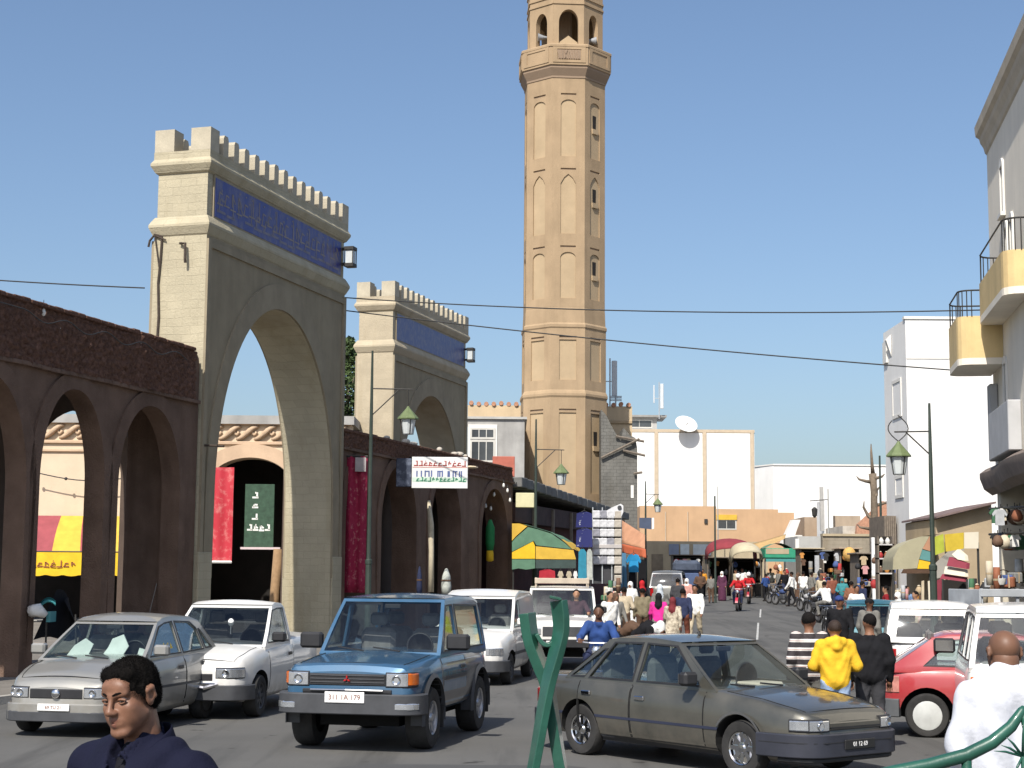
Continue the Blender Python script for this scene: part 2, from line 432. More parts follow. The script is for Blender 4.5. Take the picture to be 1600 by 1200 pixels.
# ================================================================== the setting: ground, road, pavements
def make_asphalt():
    m, nt, b, tc = base('asphalt')
    c = mixc(nt, ramp(nt, tex(nt, tc, .35, 6), .3, .7), (.09, .0885, .0835, 1), (.122, .119, .112, 1))
    c = mixc(nt, ramp(nt, tex(nt, tc, 90, 3), .35, .65), c, c4((.5, .5, .5)), 'OVERLAY')
    tr_ = ramp(nt, tex(nt, tc, 1.1, 5, (1.4, .09, 1)), .5, .68); c = mixc(nt, tr_, c, (.068, .067, .064, 1))      # worn wheel tracks
    oil = ramp(nt, tex(nt, tc, 1.7, 3), .66, .72); c = mixc(nt, oil, c, (.042, .04, .038, 1))
    vo = _n(nt, 'ShaderNodeTexVoronoi', Scale=.42); vo.feature = 'DISTANCE_TO_EDGE'
    wb = nt.nodes.new('ShaderNodeVectorMath'); wb.operation = 'MULTIPLY_ADD'; wb.inputs[1].default_value = (.9, .9, 0)
    nz_ = _n(nt, 'ShaderNodeTexNoise', Scale=1.3, Detail=5); nt.links.new(tc.outputs['Object'], nz_.inputs[0]); nt.links.new(nz_.outputs[1], wb.inputs[0]); nt.links.new(tc.outputs['Object'], wb.inputs[2]); nt.links.new(wb.outputs[0], vo.inputs[0])
    ck = ramp(nt, vo.outputs[0], .006, .002); cm_ = nt.nodes.new('ShaderNodeMath'); cm_.operation = 'MULTIPLY'; nt.links.new(ck, cm_.inputs[0]); nt.links.new(ramp(nt, tex(nt, tc, .22, 3), .52, .7), cm_.inputs[1]); c = mixc(nt, cm_.outputs[0], c, (.07, .068, .065, 1))
    vp = _n(nt, 'ShaderNodeTexVoronoi', Scale=.16); vp.distance = 'CHEBYCHEV'; nt.links.new(tc.outputs['Object'], vp.inputs[0])
    sp2 = _n(nt, 'ShaderNodeSeparateColor'); nt.links.new(vp.outputs['Color'], sp2.inputs[0]); pt = ramp(nt, sp2.outputs[0], .78, .785); c = mixc(nt, pt, c, (.075, .0745, .0735, 1))
    nt.links.new(c, b.inputs['Base Color']); b.inputs['Roughness'].default_value = .86; b.inputs['Specular IOR Level'].default_value = .3
    addbump(nt, b, tex(nt, tc, 110, 4), .35, .006); return m
asphalt = make_asphalt()
earth = M('earth', (.17, .145, .115), .95, .2, .4, .3, 8)
pave_m = M('pavement', (.17, .155, .135), .9, .18, 1.2, .3, 25)
kerb_m = M('kerbstone', (.36, .34, .30), .9, .15, 3, .3, 20)
ST = R(16.5); UX, UY = math.sin(ST), math.cos(ST)           # street direction
A0 = Vector((-9.6, 30))
def SP(s, t=0, z=0):                                        # along the left frontage, t metres out into the street
    return Vector((A0.x + s * UX + t * UY, A0.y + s * UY - t * UX, z))
def leftX(Y): return A0.x + (Y - A0.y) * UX / UY + 2.7
def rightX(Y): return 9.9 + .075 * (Y - 20)
ys = [-60, -20, 0, 10, 18, 25, 30, 36, 40, 42, 50, 60, 72, 86, 100, 115, 130, 150, 200, 300, 600, 1500]
mb = MB(); mb.grid(lambda y, x: (x * max(1, y / 60), y, gz(y) - .15), ys, linsp(-700, 700, 15), flip=True)
tag(mb.obj('ground', earth), kind='structure')
ry = [y for y in ys if -20 <= y <= 150]
mb = MB(); mb.grid(lambda y, t: (lerp(leftX(y), rightX(y), t), y, gz(y)), ry, linsp(0, 1, 6), flip=True)
tag(mb.obj('road', asphalt), kind='structure')
for nm, f0, f1 in (('pavement_left', lambda y: leftX(y) - 24, lambda y: leftX(y) - .14), ('pavement_right', lambda y: rightX(y) + .14, lambda y: rightX(y) + 22)):
    mb = MB(); mb.grid(lambda y, t: (lerp(f0(y), f1(y), t), y, gz(y) + .12), ry, (0, .5, 1), flip=True)
    tag(mb.obj(nm, pave_m), kind='structure')
for nm, f, sg in (('kerb_left', leftX, -1), ('kerb_right', rightX, 1)):
    mb = MB()
    mb.grid(lambda y, t: (f(y) + sg * (0, .02, .15)[int(t)], y, gz(y) + (-.05, .126, .13)[int(t)]), ry, (0, 1, 2), flip=sg > 0)
    tag(mb.obj(nm, kerb_m), kind='structure')
# worn centre line
mb = MB(); wl = []
for (pa, pb, ya, yb) in (((1184, 968), (1182, 998), 62, 50.5), ((1188, 947), (1187, 958), 76, 67)):
    a = GX(pa[0], ya); b = GX(pb[0], yb); k = len(wl)
    mb.add([(b - .035, yb, gz(yb) + .006), (b + .035, yb, gz(yb) + .006), (a + .035, ya, gz(ya) + .006), (a - .035, ya, gz(ya) + .006)], [(0, 1, 2, 3)]); wl.append(1)
tag(mb.obj('road_marking', M('worn_white_paint', (.42, .42, .40), .8, .5, 9)), kind='structure')

# ================================================================== the two arcades of the left frontage
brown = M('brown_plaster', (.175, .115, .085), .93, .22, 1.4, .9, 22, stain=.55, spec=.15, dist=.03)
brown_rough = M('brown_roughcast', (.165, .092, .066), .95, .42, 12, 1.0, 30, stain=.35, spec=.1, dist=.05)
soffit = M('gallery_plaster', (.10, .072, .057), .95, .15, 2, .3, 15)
def arcade(name, label, s0, s1, top, openings, thick, group, zband=None, depth=3.0, rear=None):
    """openings: (a, b, spring z, crown z)"""
    t = thing(name, label, 'arcade', SP(0), math.pi / 2 - ST, group)
    out = [(s0, -.3)]
    for a, b, zs, za in openings:
        out += [(a, -.3)] + list(reversed(arch(a, b, zs, za, 12, .94))) + [(b, -.3)]
    out += [(s1, -.3), (s1, top - .35)] + [(s1 - .35 + .35 * math.cos(x), top - .35 + .35 * math.sin(x)) for x in (.5, 1.0)] + [(s1 - .4, top), (s0, top)]
    MB().prism(out, (0, thick)).obj('wall', brown, t, 40)
    for a, b, zs, za in openings:                            # raised hood round every arch
        wd = .34; o = arch(a - wd, b + wd, zs, za + wd, 16, .94); i = arch(a, b, zs, za, 16, .94)
        ring = [(a, .0)] + list(reversed(i)) + [(b, .0), (b + wd * .62, 0)] + o + [(a - wd * .62, 0)]
        MB().prism(ring, (-.05, -.001)).obj('arch_moulding', brown, t, 40)
    if zband:                                                # thick roughcast band above a string course
        nx = int((s1 - s0) * 30); nz = int((top - zband) * 30)
        def P(u, v):
            x = lerp(s0, s1 - .3, u); z = lerp(zband, top - .06, v); p = Vector((x * 6.0, z * 7.5, 1.7))
            d = .02 + .10 * abs(noise.noise(p)) + .06 * abs(noise.noise(p * 2.3)) + .05 * noise.noise(Vector((x * .5, z, 4)))
            return (x, -d - .035, z)
        mb = MB(); mb.grid(P, linsp(0, 1, nx), linsp(0, 1, nz))
        mb.box((s0, -.04, zband - .0), (s1 - .3, -.002, top - .05))
        mb.obj('roughcast_band', brown_rough, t, True)
        mb = MB(); xs = linsp(s0, s1 - .05, 40)
        for k in range(len(xs) - 1):
            w0 = noise.noise(Vector((xs[k], 0, 0))) * .02; mb.box((xs[k], -.1 + w0 * .5, zband - .07 + w0), (xs[k + 1] - .004, -.003, zband + .015 + w0), bev=.01)
        mb.obj('string_course', brown, t)
        mb = MB(); xs = linsp(s0 - .1, s1 - .45, 46)
        for k in range(len(xs) - 1):
            w0 = noise.noise(Vector((xs[k] * 2.1, 5, 0))) * .04; mb.box((xs[k], -.14 + w0, top - .06), (xs[k + 1] + .01, thick + .02, top + .03 + w0), bev=.02)
        mb.obj('coping', brown_rough, t)
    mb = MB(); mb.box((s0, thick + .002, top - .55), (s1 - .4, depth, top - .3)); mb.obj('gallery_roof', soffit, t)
    if rear:
        mb = MB(); o2 = [(s0, -.3)]
        for a, b, zs, za in rear: o2 += [(a, -.3)] + list(reversed(arch(a, b, zs, za, 12))) + [(b, -.3)]
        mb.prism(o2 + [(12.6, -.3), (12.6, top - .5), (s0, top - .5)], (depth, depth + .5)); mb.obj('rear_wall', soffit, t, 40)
    else:
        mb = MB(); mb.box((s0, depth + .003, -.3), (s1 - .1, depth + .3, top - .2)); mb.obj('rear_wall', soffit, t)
    return t
FG = 'arcades along the left frontage'
arc1 = arcade('arcade', 'dark brown plaster arcade of tall arches left of the big gateway', -5.2, 7.8, 7.32,
              [(-5.0, -2.2, 3.6, 5.75), (-1.9, .82, 3.7, 5.78), (1.27, 3.66, 3.9, 5.8), (4.22, 6.95, 3.9, 5.78)], .42, FG, 6.12, 2.7,
              [(-3.6, .6, 3.6, 5.6), (5.2, 9.9, 4.4, 5.95)])
arc2 = arcade('arcade', 'long dark brown arcade with a signboard between the two gateways', 16.6, 34.0, 6.25,
              [(16.9, 18.7, 3.6, 5.3), (19.75, 22.9, 3.6, 5.5), (24.3, 27.5, 3.6, 5.5), (29.9, 33.2, 3.5, 5.35)], .8, FG, 5.75, 1.5)
# tiles of rubble on the second roof edge
stone = M('loose_stone', (.42, .38, .32), .9, .2, 6, .4, 30)
for i, s in enumerate((20.2, 21.9, 22.5, 25.2, 26.8, 27.3, 28.0)):
    o = MB().ball((0, 0, 0), (.11 + .04 * (i % 3), .1, .07 + .02 * (i % 2)), 7, 5).obj('loose_stone', stone, None, True, SP(s, .0, 6.32 + .02 * (i % 2)))
    tag(o, 'small pale stone lying on the roof edge of the long arcade', 'stone', 'loose stones on the arcade roof edge')
MB().box((7.2, .43, -.2), (7.82, 1.5, 6.7), bev=.02).obj('shade_slab', brown, arc1)  # added brown slab standing in for shade on the gateway's end face
bulb_m = M('white_bulb', (.8, .78, .72), .3, .03)
wire_m = M('black_cable', (.03, .03, .03), .6, .05)
def bulb(p, label, group):
    t = thing('hanging_bulb', label, 'light bulb', p, 0, group)
    MB().lathe([(.0, -.17), (.035, -.15), (.05, -.1), (.035, -.03), (.02, 0)], 10).obj('glass_bulb', bulb_m, t, True)
    MB().lathe([(.022, 0), (.025, .06), (.008, .09), (.006, .16)], 8).obj('bulb_socket', wire_m, t)
for px, py in ((68, 481), (93, 505), (115, 516), (197, 522), (218, 531)):
    Y = 30 + (px / 300) * 7.2; bulb(W(px, py, Y - .55), 'white bulb strung along the top of the left arcade', 'bulbs on the left arcade')
pts = [SP(-1, .36, 7.05 + .0)] + [SP(s, .36, 7.05 - .16 * math.sin(s * 2.1) ** 2) for s in linsp(0, 6.5, 40)]
tag(MB().tube(pts, .012, 5).obj('light_string', wire_m), 'thin black cable sagging along the top of the left arcade', 'cable')

# ================================================================== the two gateways
cream = coursed('cream_masonry', (.45, .40, .285), strength=.75, mort=.86)
cream2 = coursed('smooth_cream_plaster', (.44, .375, .27), strength=.18, mort=.93)
cream_s = M('cement_trim', (.31, .262, .182), .9, .12, 1.6, .35, 22, stain=.3, spec=.2)
merl_m = M('merlon_plaster', (.46, .41, .31), .92, .12, 3, .4, 20, stain=.2)
tile_b = figured('blue_tile_panel', (.032, .042, .23), (.11, .10, .21), 3.6, (1, 1, .45), .46, .62, .45)
tile_b2 = figured('pale_blue_tile_panel', (.07, .09, .25), (.15, .15, .25), 5, (1, 1, .7), .45, .6, .45, (.12, .14, .30))
render_shade = M('shade_toned_render', (.315, .265, .18), .9, .12, 1.2, .35, 20, stain=.35, spec=.2)  # smooth render, shade of the gateways' long faces put into its darker colour
def gateway(label, loc, rz, body, tile, lean=0):
    g = thing('gateway', label, 'gateway', loc, rz, 'crenellated gateways')
    Wd, D = 8.6, 1.4; c = 4.32; hw = 3.6; zs, za = 4.0, 8.98
    op = list(reversed(arch(c - hw, c + hw, zs, za, 22)))
    out = [(0, -.4), (c - hw - .06, -.4), (c - hw - .06, 1.0)] + op + [(c + hw + .06, 1.0), (c + hw + .06, -.4), (Wd, -.4), (Wd, 10.25), (0, 10.25)]
    wl_ = MB().prism(out, (0, D)).obj('wall', [body, render_shade], g, 35)
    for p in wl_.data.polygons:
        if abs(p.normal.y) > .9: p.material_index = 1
    # shallow frame and recessed arch band on both faces
    for y0, y1 in ((-.05, -.001), (D + .001, D + .05)):
        i = list(reversed(arch(c - hw - .02, c + hw + .02, zs, za + .02, 22))); o = arch(c - hw - .46, c + hw + .46, zs, za + .68, 22)
        MB().prism([(c - hw - .05, 2.0)] + i + [(c + hw + .05, 2.0), (c + hw + .5, 2.0)] + o + [(c - hw - .5, 2.0)], (y0, y1)).obj('arch_band', cream_s, g, 35)
        MB().box((.0, y0 - .012 * (y0 < 0), 2.6), (.16, y1 + .012 * (y0 > 0), 10.05)).obj('corner_strip', cream_s, g)
        MB().box((Wd - .16, y0 - .012 * (y0 < 0), 2.6), (Wd, y1 + .012 * (y0 > 0), 10.05)).obj('corner_strip', cream_s, g)
        MB().box((.16, y0, 9.86), (Wd - .16, y1, 10.02)).obj('lintel_strip', cream_s, g)
        MB().box((-.03, y0 - .02 * (y0 < 0), -.4), (.62, y1 + .02 * (y0 > 0), 2.6), bev=.01).obj('plinth', body, g)
        MB().box((Wd - .62, y0 - .02 * (y0 < 0), -.4), (Wd + .03, y1 + .02 * (y0 > 0), 2.6), bev=.01).obj('plinth', body, g)
    def course(nm, prof, m):                                # profile (out, z) run round the four sides
        mb = MB(); n = len(prof)
        for k in range(n - 1):
            (a, z), (b, y) = prof[k], prof[k + 1]
            A = [(-a, -a, z), (Wd + a, -a, z), (Wd + a, D + a, z), (-a, D + a, z)]; B = [(-b, -b, y), (Wd + b, -b, y), (Wd + b, D + b, y), (-b, D + b, y)]
            mb.add(A + B, [(q, (q + 1) % 4, 4 + (q + 1) % 4, 4 + q) for q in range(4)])
        mb.obj(nm, m, g)
    course('lower_cornice', [(0, 10.14), (.03, 10.18), (.11, 10.36), (.11, 10.42), (.06, 10.52), (.0, 10.62)], body)
    MB().box((.04, .04, 10.25), (Wd - .04, D - .04, 11.9)).obj('frieze_wall', body, g)
    MB().box((.36, -.012, 10.66), (Wd - .36, .035, 11.62), bev=.004).obj('tile_panel', tile, g)
    if tile is tile_b:
        for k_, (z0_, z1_, n_, th_) in enumerate(((10.74, 11.42, 15, .034), (10.95, 11.55, 22, .02))):
            mb = MB(); strokes(mb, .45, Wd - .45, z0_, z1_, n_, 40 + k_, -.0155 - .001 * k_, th_); tag(mb.obj('tile_script', M('script_' + 'ab'[k_], ((.17, .15, .19), (.25, .2, .17))[k_], .5, .2, 4), g), kind='stuff')
    MB().box((.30, -.004, 10.60), (Wd - .30, .03, 11.68)).obj('panel_frame', cream_s, g)
    MB().box((.36, D - .035, 10.66), (Wd - .36, D + .012, 11.62), bev=.004).obj('tile_panel', tile, g)
    course('upper_cornice', [(-.03, 11.68), (.02, 11.72), (.11, 11.88), (.11, 11.94), (.05, 12.04), (.05, 12.22), (-.1, 12.22)], body)
    MB().box((0, 0, 12.05), (Wd, D, 12.19)).obj('roof_slab', cream_s, g)
    n = 15; pitch = (Wd - .1) / (n - .45)
    prof = [(0, 0), (.27, 0), (.27, .44), (.22, .52), (.05, .52), (0, .44)]
    me = MB().prism(prof, (0, .46)).me('merlon', merl_m)
    me2 = MB().prism([(0, 0), (.46, 0), (.46, .55), (0, .55)], (0, .52)).me('merlon', merl_m)
    for row, y in ((0, -.05), (1, D - .36)):
        for k in range(n):
            if k in (0, n - 1):
                o = link('merlon', me2, g, (-.05 if k == 0 else Wd - .41, y - (.12 if row else 0), 12.222)); continue
            o = link('merlon', me, g, (.05 + k * pitch + random.uniform(-.01, .01), y, 12.22 + random.uniform(0, .004)))
            o.scale = (1, 1, random.uniform(.95, 1.04))
    return g
g1 = gateway('big cream gateway with blue panel and battlements, nearest and leftmost', SP(7.85, .06), math.pi / 2 - ST, cream, tile_b)
p2_ = W(615, 500, 57.6)
g2 = gateway('farther cream gateway with pale blue panel, behind the long arcade', Vector((p2_.x, p2_.y, 0)), math.pi / 2 - ST, cream2, tile_b2)
dark_iron = M('dark_iron', (.035, .033, .03), .6, .2, 8)
milk_glass = M('lamp_glass', (.55, .58, .58), .25, .1)
def wall_lantern(p, rz, label, sc=1):
    t = thing('wall_lantern', label, 'lantern', p, rz, 'lanterns on the gateways')
    MB().box((-.05, -.02, .55), (.34, .34, .68), bev=.01).obj('top_frame', dark_iron, t); MB().box((-.05, -.02, -.06), (.34, .34, .07), bev=.01).obj('bottom_frame', dark_iron, t)
    for z in (.02, .57): MB().box((.1, .341, z), (.2, .6, z + .1)).obj('bracket', dark_iron, t)
    mb = MB()
    for x, y in ((-.04, -.01), (.3, -.01), (-.04, .3), (.3, .3)): mb.box((x, y, .07), (x + .03, y + .03, .55))
    mb.obj('bars', dark_iron, t)
    MB().box((.0, .03, .07), (.29, .29, .55)).obj('glass', milk_glass, t)
    t.scale = (sc,) * 3; return t
wall_lantern(SP(16.05, .46, 10.95), math.pi / 2 - ST, 'boxy glass lantern on the far corner of the nearest gateway', .8)
q = g2.location + Vector((UX * 8.2 + UY * .40, UY * 8.2 - UX * .40, 10.9)); wall_lantern(q, math.pi / 2 - ST, 'boxy glass lantern on the corner of the farther gateway', .8)
# rusty pipe and bracket on the lit end of the first gateway
rust = M('rusty_iron', (.06, .045, .035), .85, .3, 12, .3, 40)
zz = [4.0, 7.0, 8.2, 9.0, 9.6, 10.0, 10.15]
mb = MB().tube([SP(7.82 + .0, -(1.15 + .03 * math.sin(z * 3)), z) for z in zz] + [SP(7.80, -1.3, 10.2), SP(7.78, -1.42, 10.05), SP(7.78, -1.45, 9.9)], .03, 6)
mb.tube([SP(7.8, -1.16, 9.4), SP(7.8, -1.25, 9.9), SP(7.79, -1.3, 10.2)], .018, 5).tube([SP(7.8, -1.0, 10.05), SP(7.8, -1.3, 10.18)], .02, 5)
tag(mb.obj('cable_conduit', rust), 'dark cable conduit running down the sunlit end of the nearest gateway', 'conduit')
tag(MB().tube([SP(7.8, -.62, 9.95), SP(7.74, -.45, 9.93), SP(7.7, -.42, 9.55), SP(7.72, -.42, 9.45)], .035, 6).obj('iron_bracket', rust), 'hooked iron bracket on the sunlit end of the nearest gateway', 'bracket')
tag(MB().tube([SP(7.95, .1, 5.1), SP(7.95, .62, 5.07)], .03, 6).obj('iron_peg', rust), 'dark iron peg sticking out where the left arcade meets the gateway', 'peg')

# ================================================================== carved shop-house seen through the arches of the left arcade
peach = M('peach_plaster', (.56, .40, .27), .9, .1, 1.2, .3, 18, stain=.2)
peach_l = M('pale_peach_plaster', (.62, .50, .36), .9, .08, 1.0, .25, 14)
carve = M('carved_plaster', (.50, .36, .24), .9, .22, 5, .8, 20)
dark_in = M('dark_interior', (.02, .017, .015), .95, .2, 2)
grey_pl = M('grey_plaster', (.36, .35, .33), .92, .14, 1.5, .35, 18, stain=.35)
YB = 56.0
hs = thing('shop_house', 'peach plastered shop with carved frieze seen through the gateway arch', 'building', (0, YB, 0))
xa, xb = GX(-60, YB), GX(545, YB)
zt = W(400, 650, YB).z; zf1 = W(400, 664, YB).z; zf0 = W(400, 690, YB).z; zc = W(400, 697, YB).z
ao = (GX(322, YB), GX(452, YB)); asx = W(390, 742, YB).z; acr = W(390, 716, YB).z
sx0, sx1 = GX(20, YB), GX(228, YB); sz = W(100, 835, YB).z
MB().prism([(xa, -.3), (sx0, -.3), (sx0, sz), (sx1, sz), (sx1, -.3), (ao[0], -.3)] + list(reversed(arch(ao[0], ao[1], asx - .4, acr, 12))) + [(ao[1], -.3), (xb, -.3), (xb, zt - .3), (xa, zt - .3)], (0, .6)).obj('wall', peach_l, hs, 35)
MB().prism([(ao[0] - .5, asx - .9)] + list(reversed(arch(ao[0] - .02, ao[1] + .02, asx - .4, acr + .02, 14))) + [(ao[1] + .02, asx - .9), (ao[1] + .5, asx - .9)] + arch(ao[0] - .5, ao[1] + .5, asx - .4, acr + .5, 14), (-.12, -.004)).obj('arch_surround', peach, hs, 35)
MB().box((xa, -.1, zf0 - .12), (xb, -.003, zf0), bev=.02).box((xa, -.14, zf1), (xb, -.004, zf1 + .12), bev=.02).obj('frieze_moulding', peach, hs)
sc0 = W(90, 706, YB).z
MB().box((xa, -.08, sc0), (GX(228, YB), -.003, sc0 + .1), bev=.02).obj('string_course', peach, hs)
# twisted-rope carving: interlaced S curves, each its own raised piece
x = xa + .1; mrope = None
hgt = zf1 - zf0 - .06
mbp = MB(); P_ = []
for k in range(13):
    u = k / 12; P_.append((lerp(.02, .78, u), -.05 - .06 * math.sin(u * math.pi), zf0 + .04 + hgt * (.5 - .42 * math.cos(u * math.pi))))
mbp.tube(P_, [.05 + .045 * math.sin(math.pi * k / 12) for k in range(13)], 7)
P2 = [(lerp(.30, .62, k / 8) + .1, -.05, zf0 + .12 + hgt * (.42 + .22 * math.sin(k / 8 * 6.28))) for k in range(9)]
mbp.tube(P2, .05, 6)
rope = mbp.me('rope_carving', carve, True)
while x < xb - .8:
    link('rope_carving', rope, hs, (x, 0, 0)); x += .62
MB().box((xa - .2, -.2, zt - .299), (xb + .1, 4.5, zt)).obj('roof_slab', grey_pl, hs)
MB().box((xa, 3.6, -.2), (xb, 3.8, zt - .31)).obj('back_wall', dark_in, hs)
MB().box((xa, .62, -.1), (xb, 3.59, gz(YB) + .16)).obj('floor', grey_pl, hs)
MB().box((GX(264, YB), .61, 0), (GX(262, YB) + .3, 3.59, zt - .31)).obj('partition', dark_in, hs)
xw = GX(440, YB) 
# banners inside the arch
red_cloth = M('red_cloth', (.42, .025, .04), .8, .25, 3, .3, 20)
pr = W(340, 800, YB - .4)
mb = MB(); zb0, zb1 = W(345, 878, YB - .4).z, W(345, 730, YB - .4).z; xb0, xb1 = GX(320, YB - .4), GX(361, YB - .4)
mb.grid(lambda u, v: (lerp(xb0, xb1, u), .03 * math.sin(u * 11) + .02 * math.sin(v * 7), lerp(zb0, zb1, v)), linsp(0, 1, 14), linsp(0, 1, 12))
bn = mb.obj('shop_banner', figured('red_banner_print', (.45, .02, .035), (.55, .16, .15), 3, (1, 1, 1), .5, .68, .6), None, True, (0, YB - .35, 0))
tag(bn, 'red banner hanging in the arched shop opening behind the gateway', 'banner')
bt = MB().tube([(xb0, 0, zb0), (xb1, 0, zb0)], .05, 6).obj('bottom_rail', M('white_paint', (.72, .71, .68), .6, .08), bn)
gb = thing('menu_board', 'dark green board with white characters under the shop arch', 'sign', (0, YB - .2, 0))
gx0, gx1, gz0, gz1 = GX(381, YB), GX(427, YB), W(400, 855, YB).z, W(400, 757, YB).z
MB().box((gx0, 0, gz0), (gx1, .05, gz1), bev=.01).obj('panel', M('green_board', (.035, .075, .045), .7, .3, 6), gb)
mb = MB(); strokes(mb, gx0 + .1, gx1 - .1, lerp(gz0, gz1, .26), lerp(gz0, gz1, .36), 4, 3, -.004, .03)
for f in (.44, .62, .78): strokes(mb, lerp(gx0, gx1, .25), lerp(gx0, gx1, .48), lerp(gz0, gz1, f), lerp(gz0, gz1, f + .09), 1, int(f * 50), -.004, .03)
mb.obj('characters', M('white_lettering', (.75, .75, .7), .6, .1), gb)
MB().box((gx0 - .1, -.1, gz0 - .08), (gx1 + .25, .06, gz0 - .003)).obj('shelf_rail', M('pale_pink_paint', (.62, .5, .5), .6, .1), gb)
ps = thing('wooden_post', 'bare wooden post leaning beside the gateway jamb', 'post', W(428, 960, 47.6) * 1); ps.location.z = .2
MB().tube([(0, 0, 0), (.02, 0, 1.4), (.08, .0, W(437, 858, 47.6).z - .2)], [.17, .15, .14], 8).obj('trunk', M('raw_timber', (.30, .19, .10), .85, .25, 4, .4, 14), ps, True)
# awning over the shop front on the left
def panels(t, fn, n, mats, name='canvas_panel', m=8, u0=0, u1=1):
    for i in range(n):
        mb = MB(); a, b = lerp(u0, u1, i / n), lerp(u0, u1, (i + 1) / n)
        mb.grid(fn, linsp(a, b, 4), linsp(0, 1, m)); mb.obj(name, mats[i % len(mats)], t, True)
yel = M('yellow_canvas', (.72, .45, .02), .85, .12, 3, .25, 30); yel2 = M('gold_canvas', (.60, .38, .05), .85, .12, 3, .25, 30)
mauve = M('mauve_canvas', (.29, .065, .075), .85, .14, 3, .25, 30)
aw = thing('striped_awning', 'yellow and mauve striped awning behind the left arcade', 'awning', (0, YB - .1, 0))
ax0, ax1 = GX(25, YB), GX(214, YB - 1.5); zt0 = W(100, 806, YB).z; zm = W(100, 862, YB - 1.6).z; zl = W(100, 898, YB - 1.6).z
def awf(u, v):
    top = lerp(ax0 + .0, ax1 - .75, u); bot = lerp(ax0 - .2, ax1, u)
    return (lerp(top, bot, v), -1.6 * v - .08 * math.sin(v * 3.1), lerp(zt0, zm, v) + .06 * math.sin(v * 3.14) - .03 * math.sin(u * 25) * v)
panels(aw, awf, 5, [mauve, mauve, yel2, mauve, yel2][0:5])
mb = MB(); mb.grid(lambda u, v: (lerp(ax0 - .2, ax1, u), -1.61 - .02 * math.sin(u * 40) * v, lerp(zm, zl, v) - (.05 * abs(math.sin(u * 26)) if v == 1 else 0)), linsp(0, 1, 60), linsp(0, 1, 4))
vl = mb.obj('valance', yel, aw, True)
mb = MB(); strokes(mb, ax0 + .55, ax1 - 2.0, lerp(zm, zl, .68), lerp(zm, zl, .38), 9, 12, -1.645, .022); strokes(mb, ax1 - 1.0, ax1 - .75, lerp(zm, zl, .7), lerp(zm, zl, .4), 1, 8, -1.645, .022)
mb.obj('lettering', M('brown_lettering', (.25, .08, .03), .7, .1), vl)
mb = MB().tube([(ax0, -1.6, zm), (ax1, -1.6, zm)], .025, 6)
for xx in (ax0 + .1, ax1 - .05): mb.tube([(xx, 0, zm), (xx, -1.6, zm)], .02, 6)
mb.obj('awning_frame', dark_iron, aw)
pts = [W(lerp(55, 215, i / 10), 738 + 10 * math.sin(i / 10 * 3.14) + i * .6, YB - .5) for i in range(11)]
mb = MB().tube(pts, .02, 5)
for p in pts[::3]: mb.ball(p, .06, 6, 5)
tag(mb.obj('lamp_string', wire_m), 'dark cable with small lamps strung across the peach wall', 'cable')

# ================================================================== minaret
mn = thing('minaret', 'tall octagonal sand coloured minaret rising above the roofs', 'minaret', (2.82, 87.1, 0), R(4))
sand = M('sand_plaster', (.385, .28, .175), .93, .10, .8, .35, 16, spec=.15, stain=.3)
sand_p = M('pale_sand_plaster', (.43, .325, .205), .93, .09, .9, .25, 16, spec=.15)
sand_d = M('brown_sand_plaster', (.29, .21, .145), .93, .08, .8, .3, 16)
N8 = 8; C8 = math.cos(math.pi / 8)
def octo(a, z): return [(a / C8 * math.cos(math.pi / 8 + k * math.pi / 4 - math.pi / 2), a / C8 * math.sin(math.pi / 8 + k * math.pi / 4 - math.pi / 2), z) for k in range(8)]
def ocol(prof, name, m, par=mn):
    mb = MB(); n = len(prof); vs = [p for (a, z) in prof for p in octo(a, z)]
    fs = [(i * 8 + k, i * 8 + (k + 1) % 8, i * 8 + 8 + (k + 1) % 8, i * 8 + 8 + k) for i in range(n - 1) for k in range(8)]
    fs += [tuple(range(8))[::-1], tuple(range((n - 1) * 8, n * 8))]
    return mb.add(vs, fs).obj(name, m, par)
ap = 2.10
ap_at = lambda z: 2.24 - (z - 6) * .0105
tiers = [(-1, 11.55), (11.55, 15.35), (15.35, 15.95), (15.95, 28.9)]
ocol([(2.3, -1), (2.2, 5), (2.2, 11.5)], 'lower_shaft', sand)
ocol([(2.27, 11.5), (2.32, 11.6), (2.32, 11.72), (2.26, 11.86), (2.225, 11.92)], 'band', sand)
ocol([(2.16, 11.9), (2.16, 15.2)], 'middle_shaft', sand)
ocol([(2.22, 15.2), (2.27, 15.28), (2.27, 15.42), (2.2, 15.52), (2.17, 16.3), (2.16, 16.37)], 'band', sand)
ocol([(2.10, 16.35), (2.10, 29.0)], 'upper_shaft', sand)
ocol([(2.1, 28.9), (2.2, 28.95), (2.2, 29.05), (2.40, 29.45), (2.40, 29.55), (2.47, 29.62)], 'corbel', sand_d)
ocol([(2.47, 29.6), (2.47, 30.75), (2.12, 30.76)], 'balcony_wall', sand)
ocol([(2.51, 30.6), (2.51, 30.72), (2.44, 30.78)], 'balcony_coping', sand)
def facet(k, a, fn):                                        # run fn in the frame of facet k: x along the facet, y outwards
    ang = k * math.pi / 4 - math.pi / 2
    def T(x, y, z): r = a + y; return (r * math.cos(ang) - x * math.sin(ang), r * math.sin(ang) + x * math.cos(ang), z)
    return fn(T)
def fprism(k, a, poly, d, name, m, holes=()):
    mb = MB().prism(poly, d, holes)
    def go(T): mb.v = [T(-v[0], -v[1], v[2]) for v in mb.v]
    facet(k, a, go); return mb.obj(name, m, mn, 35)
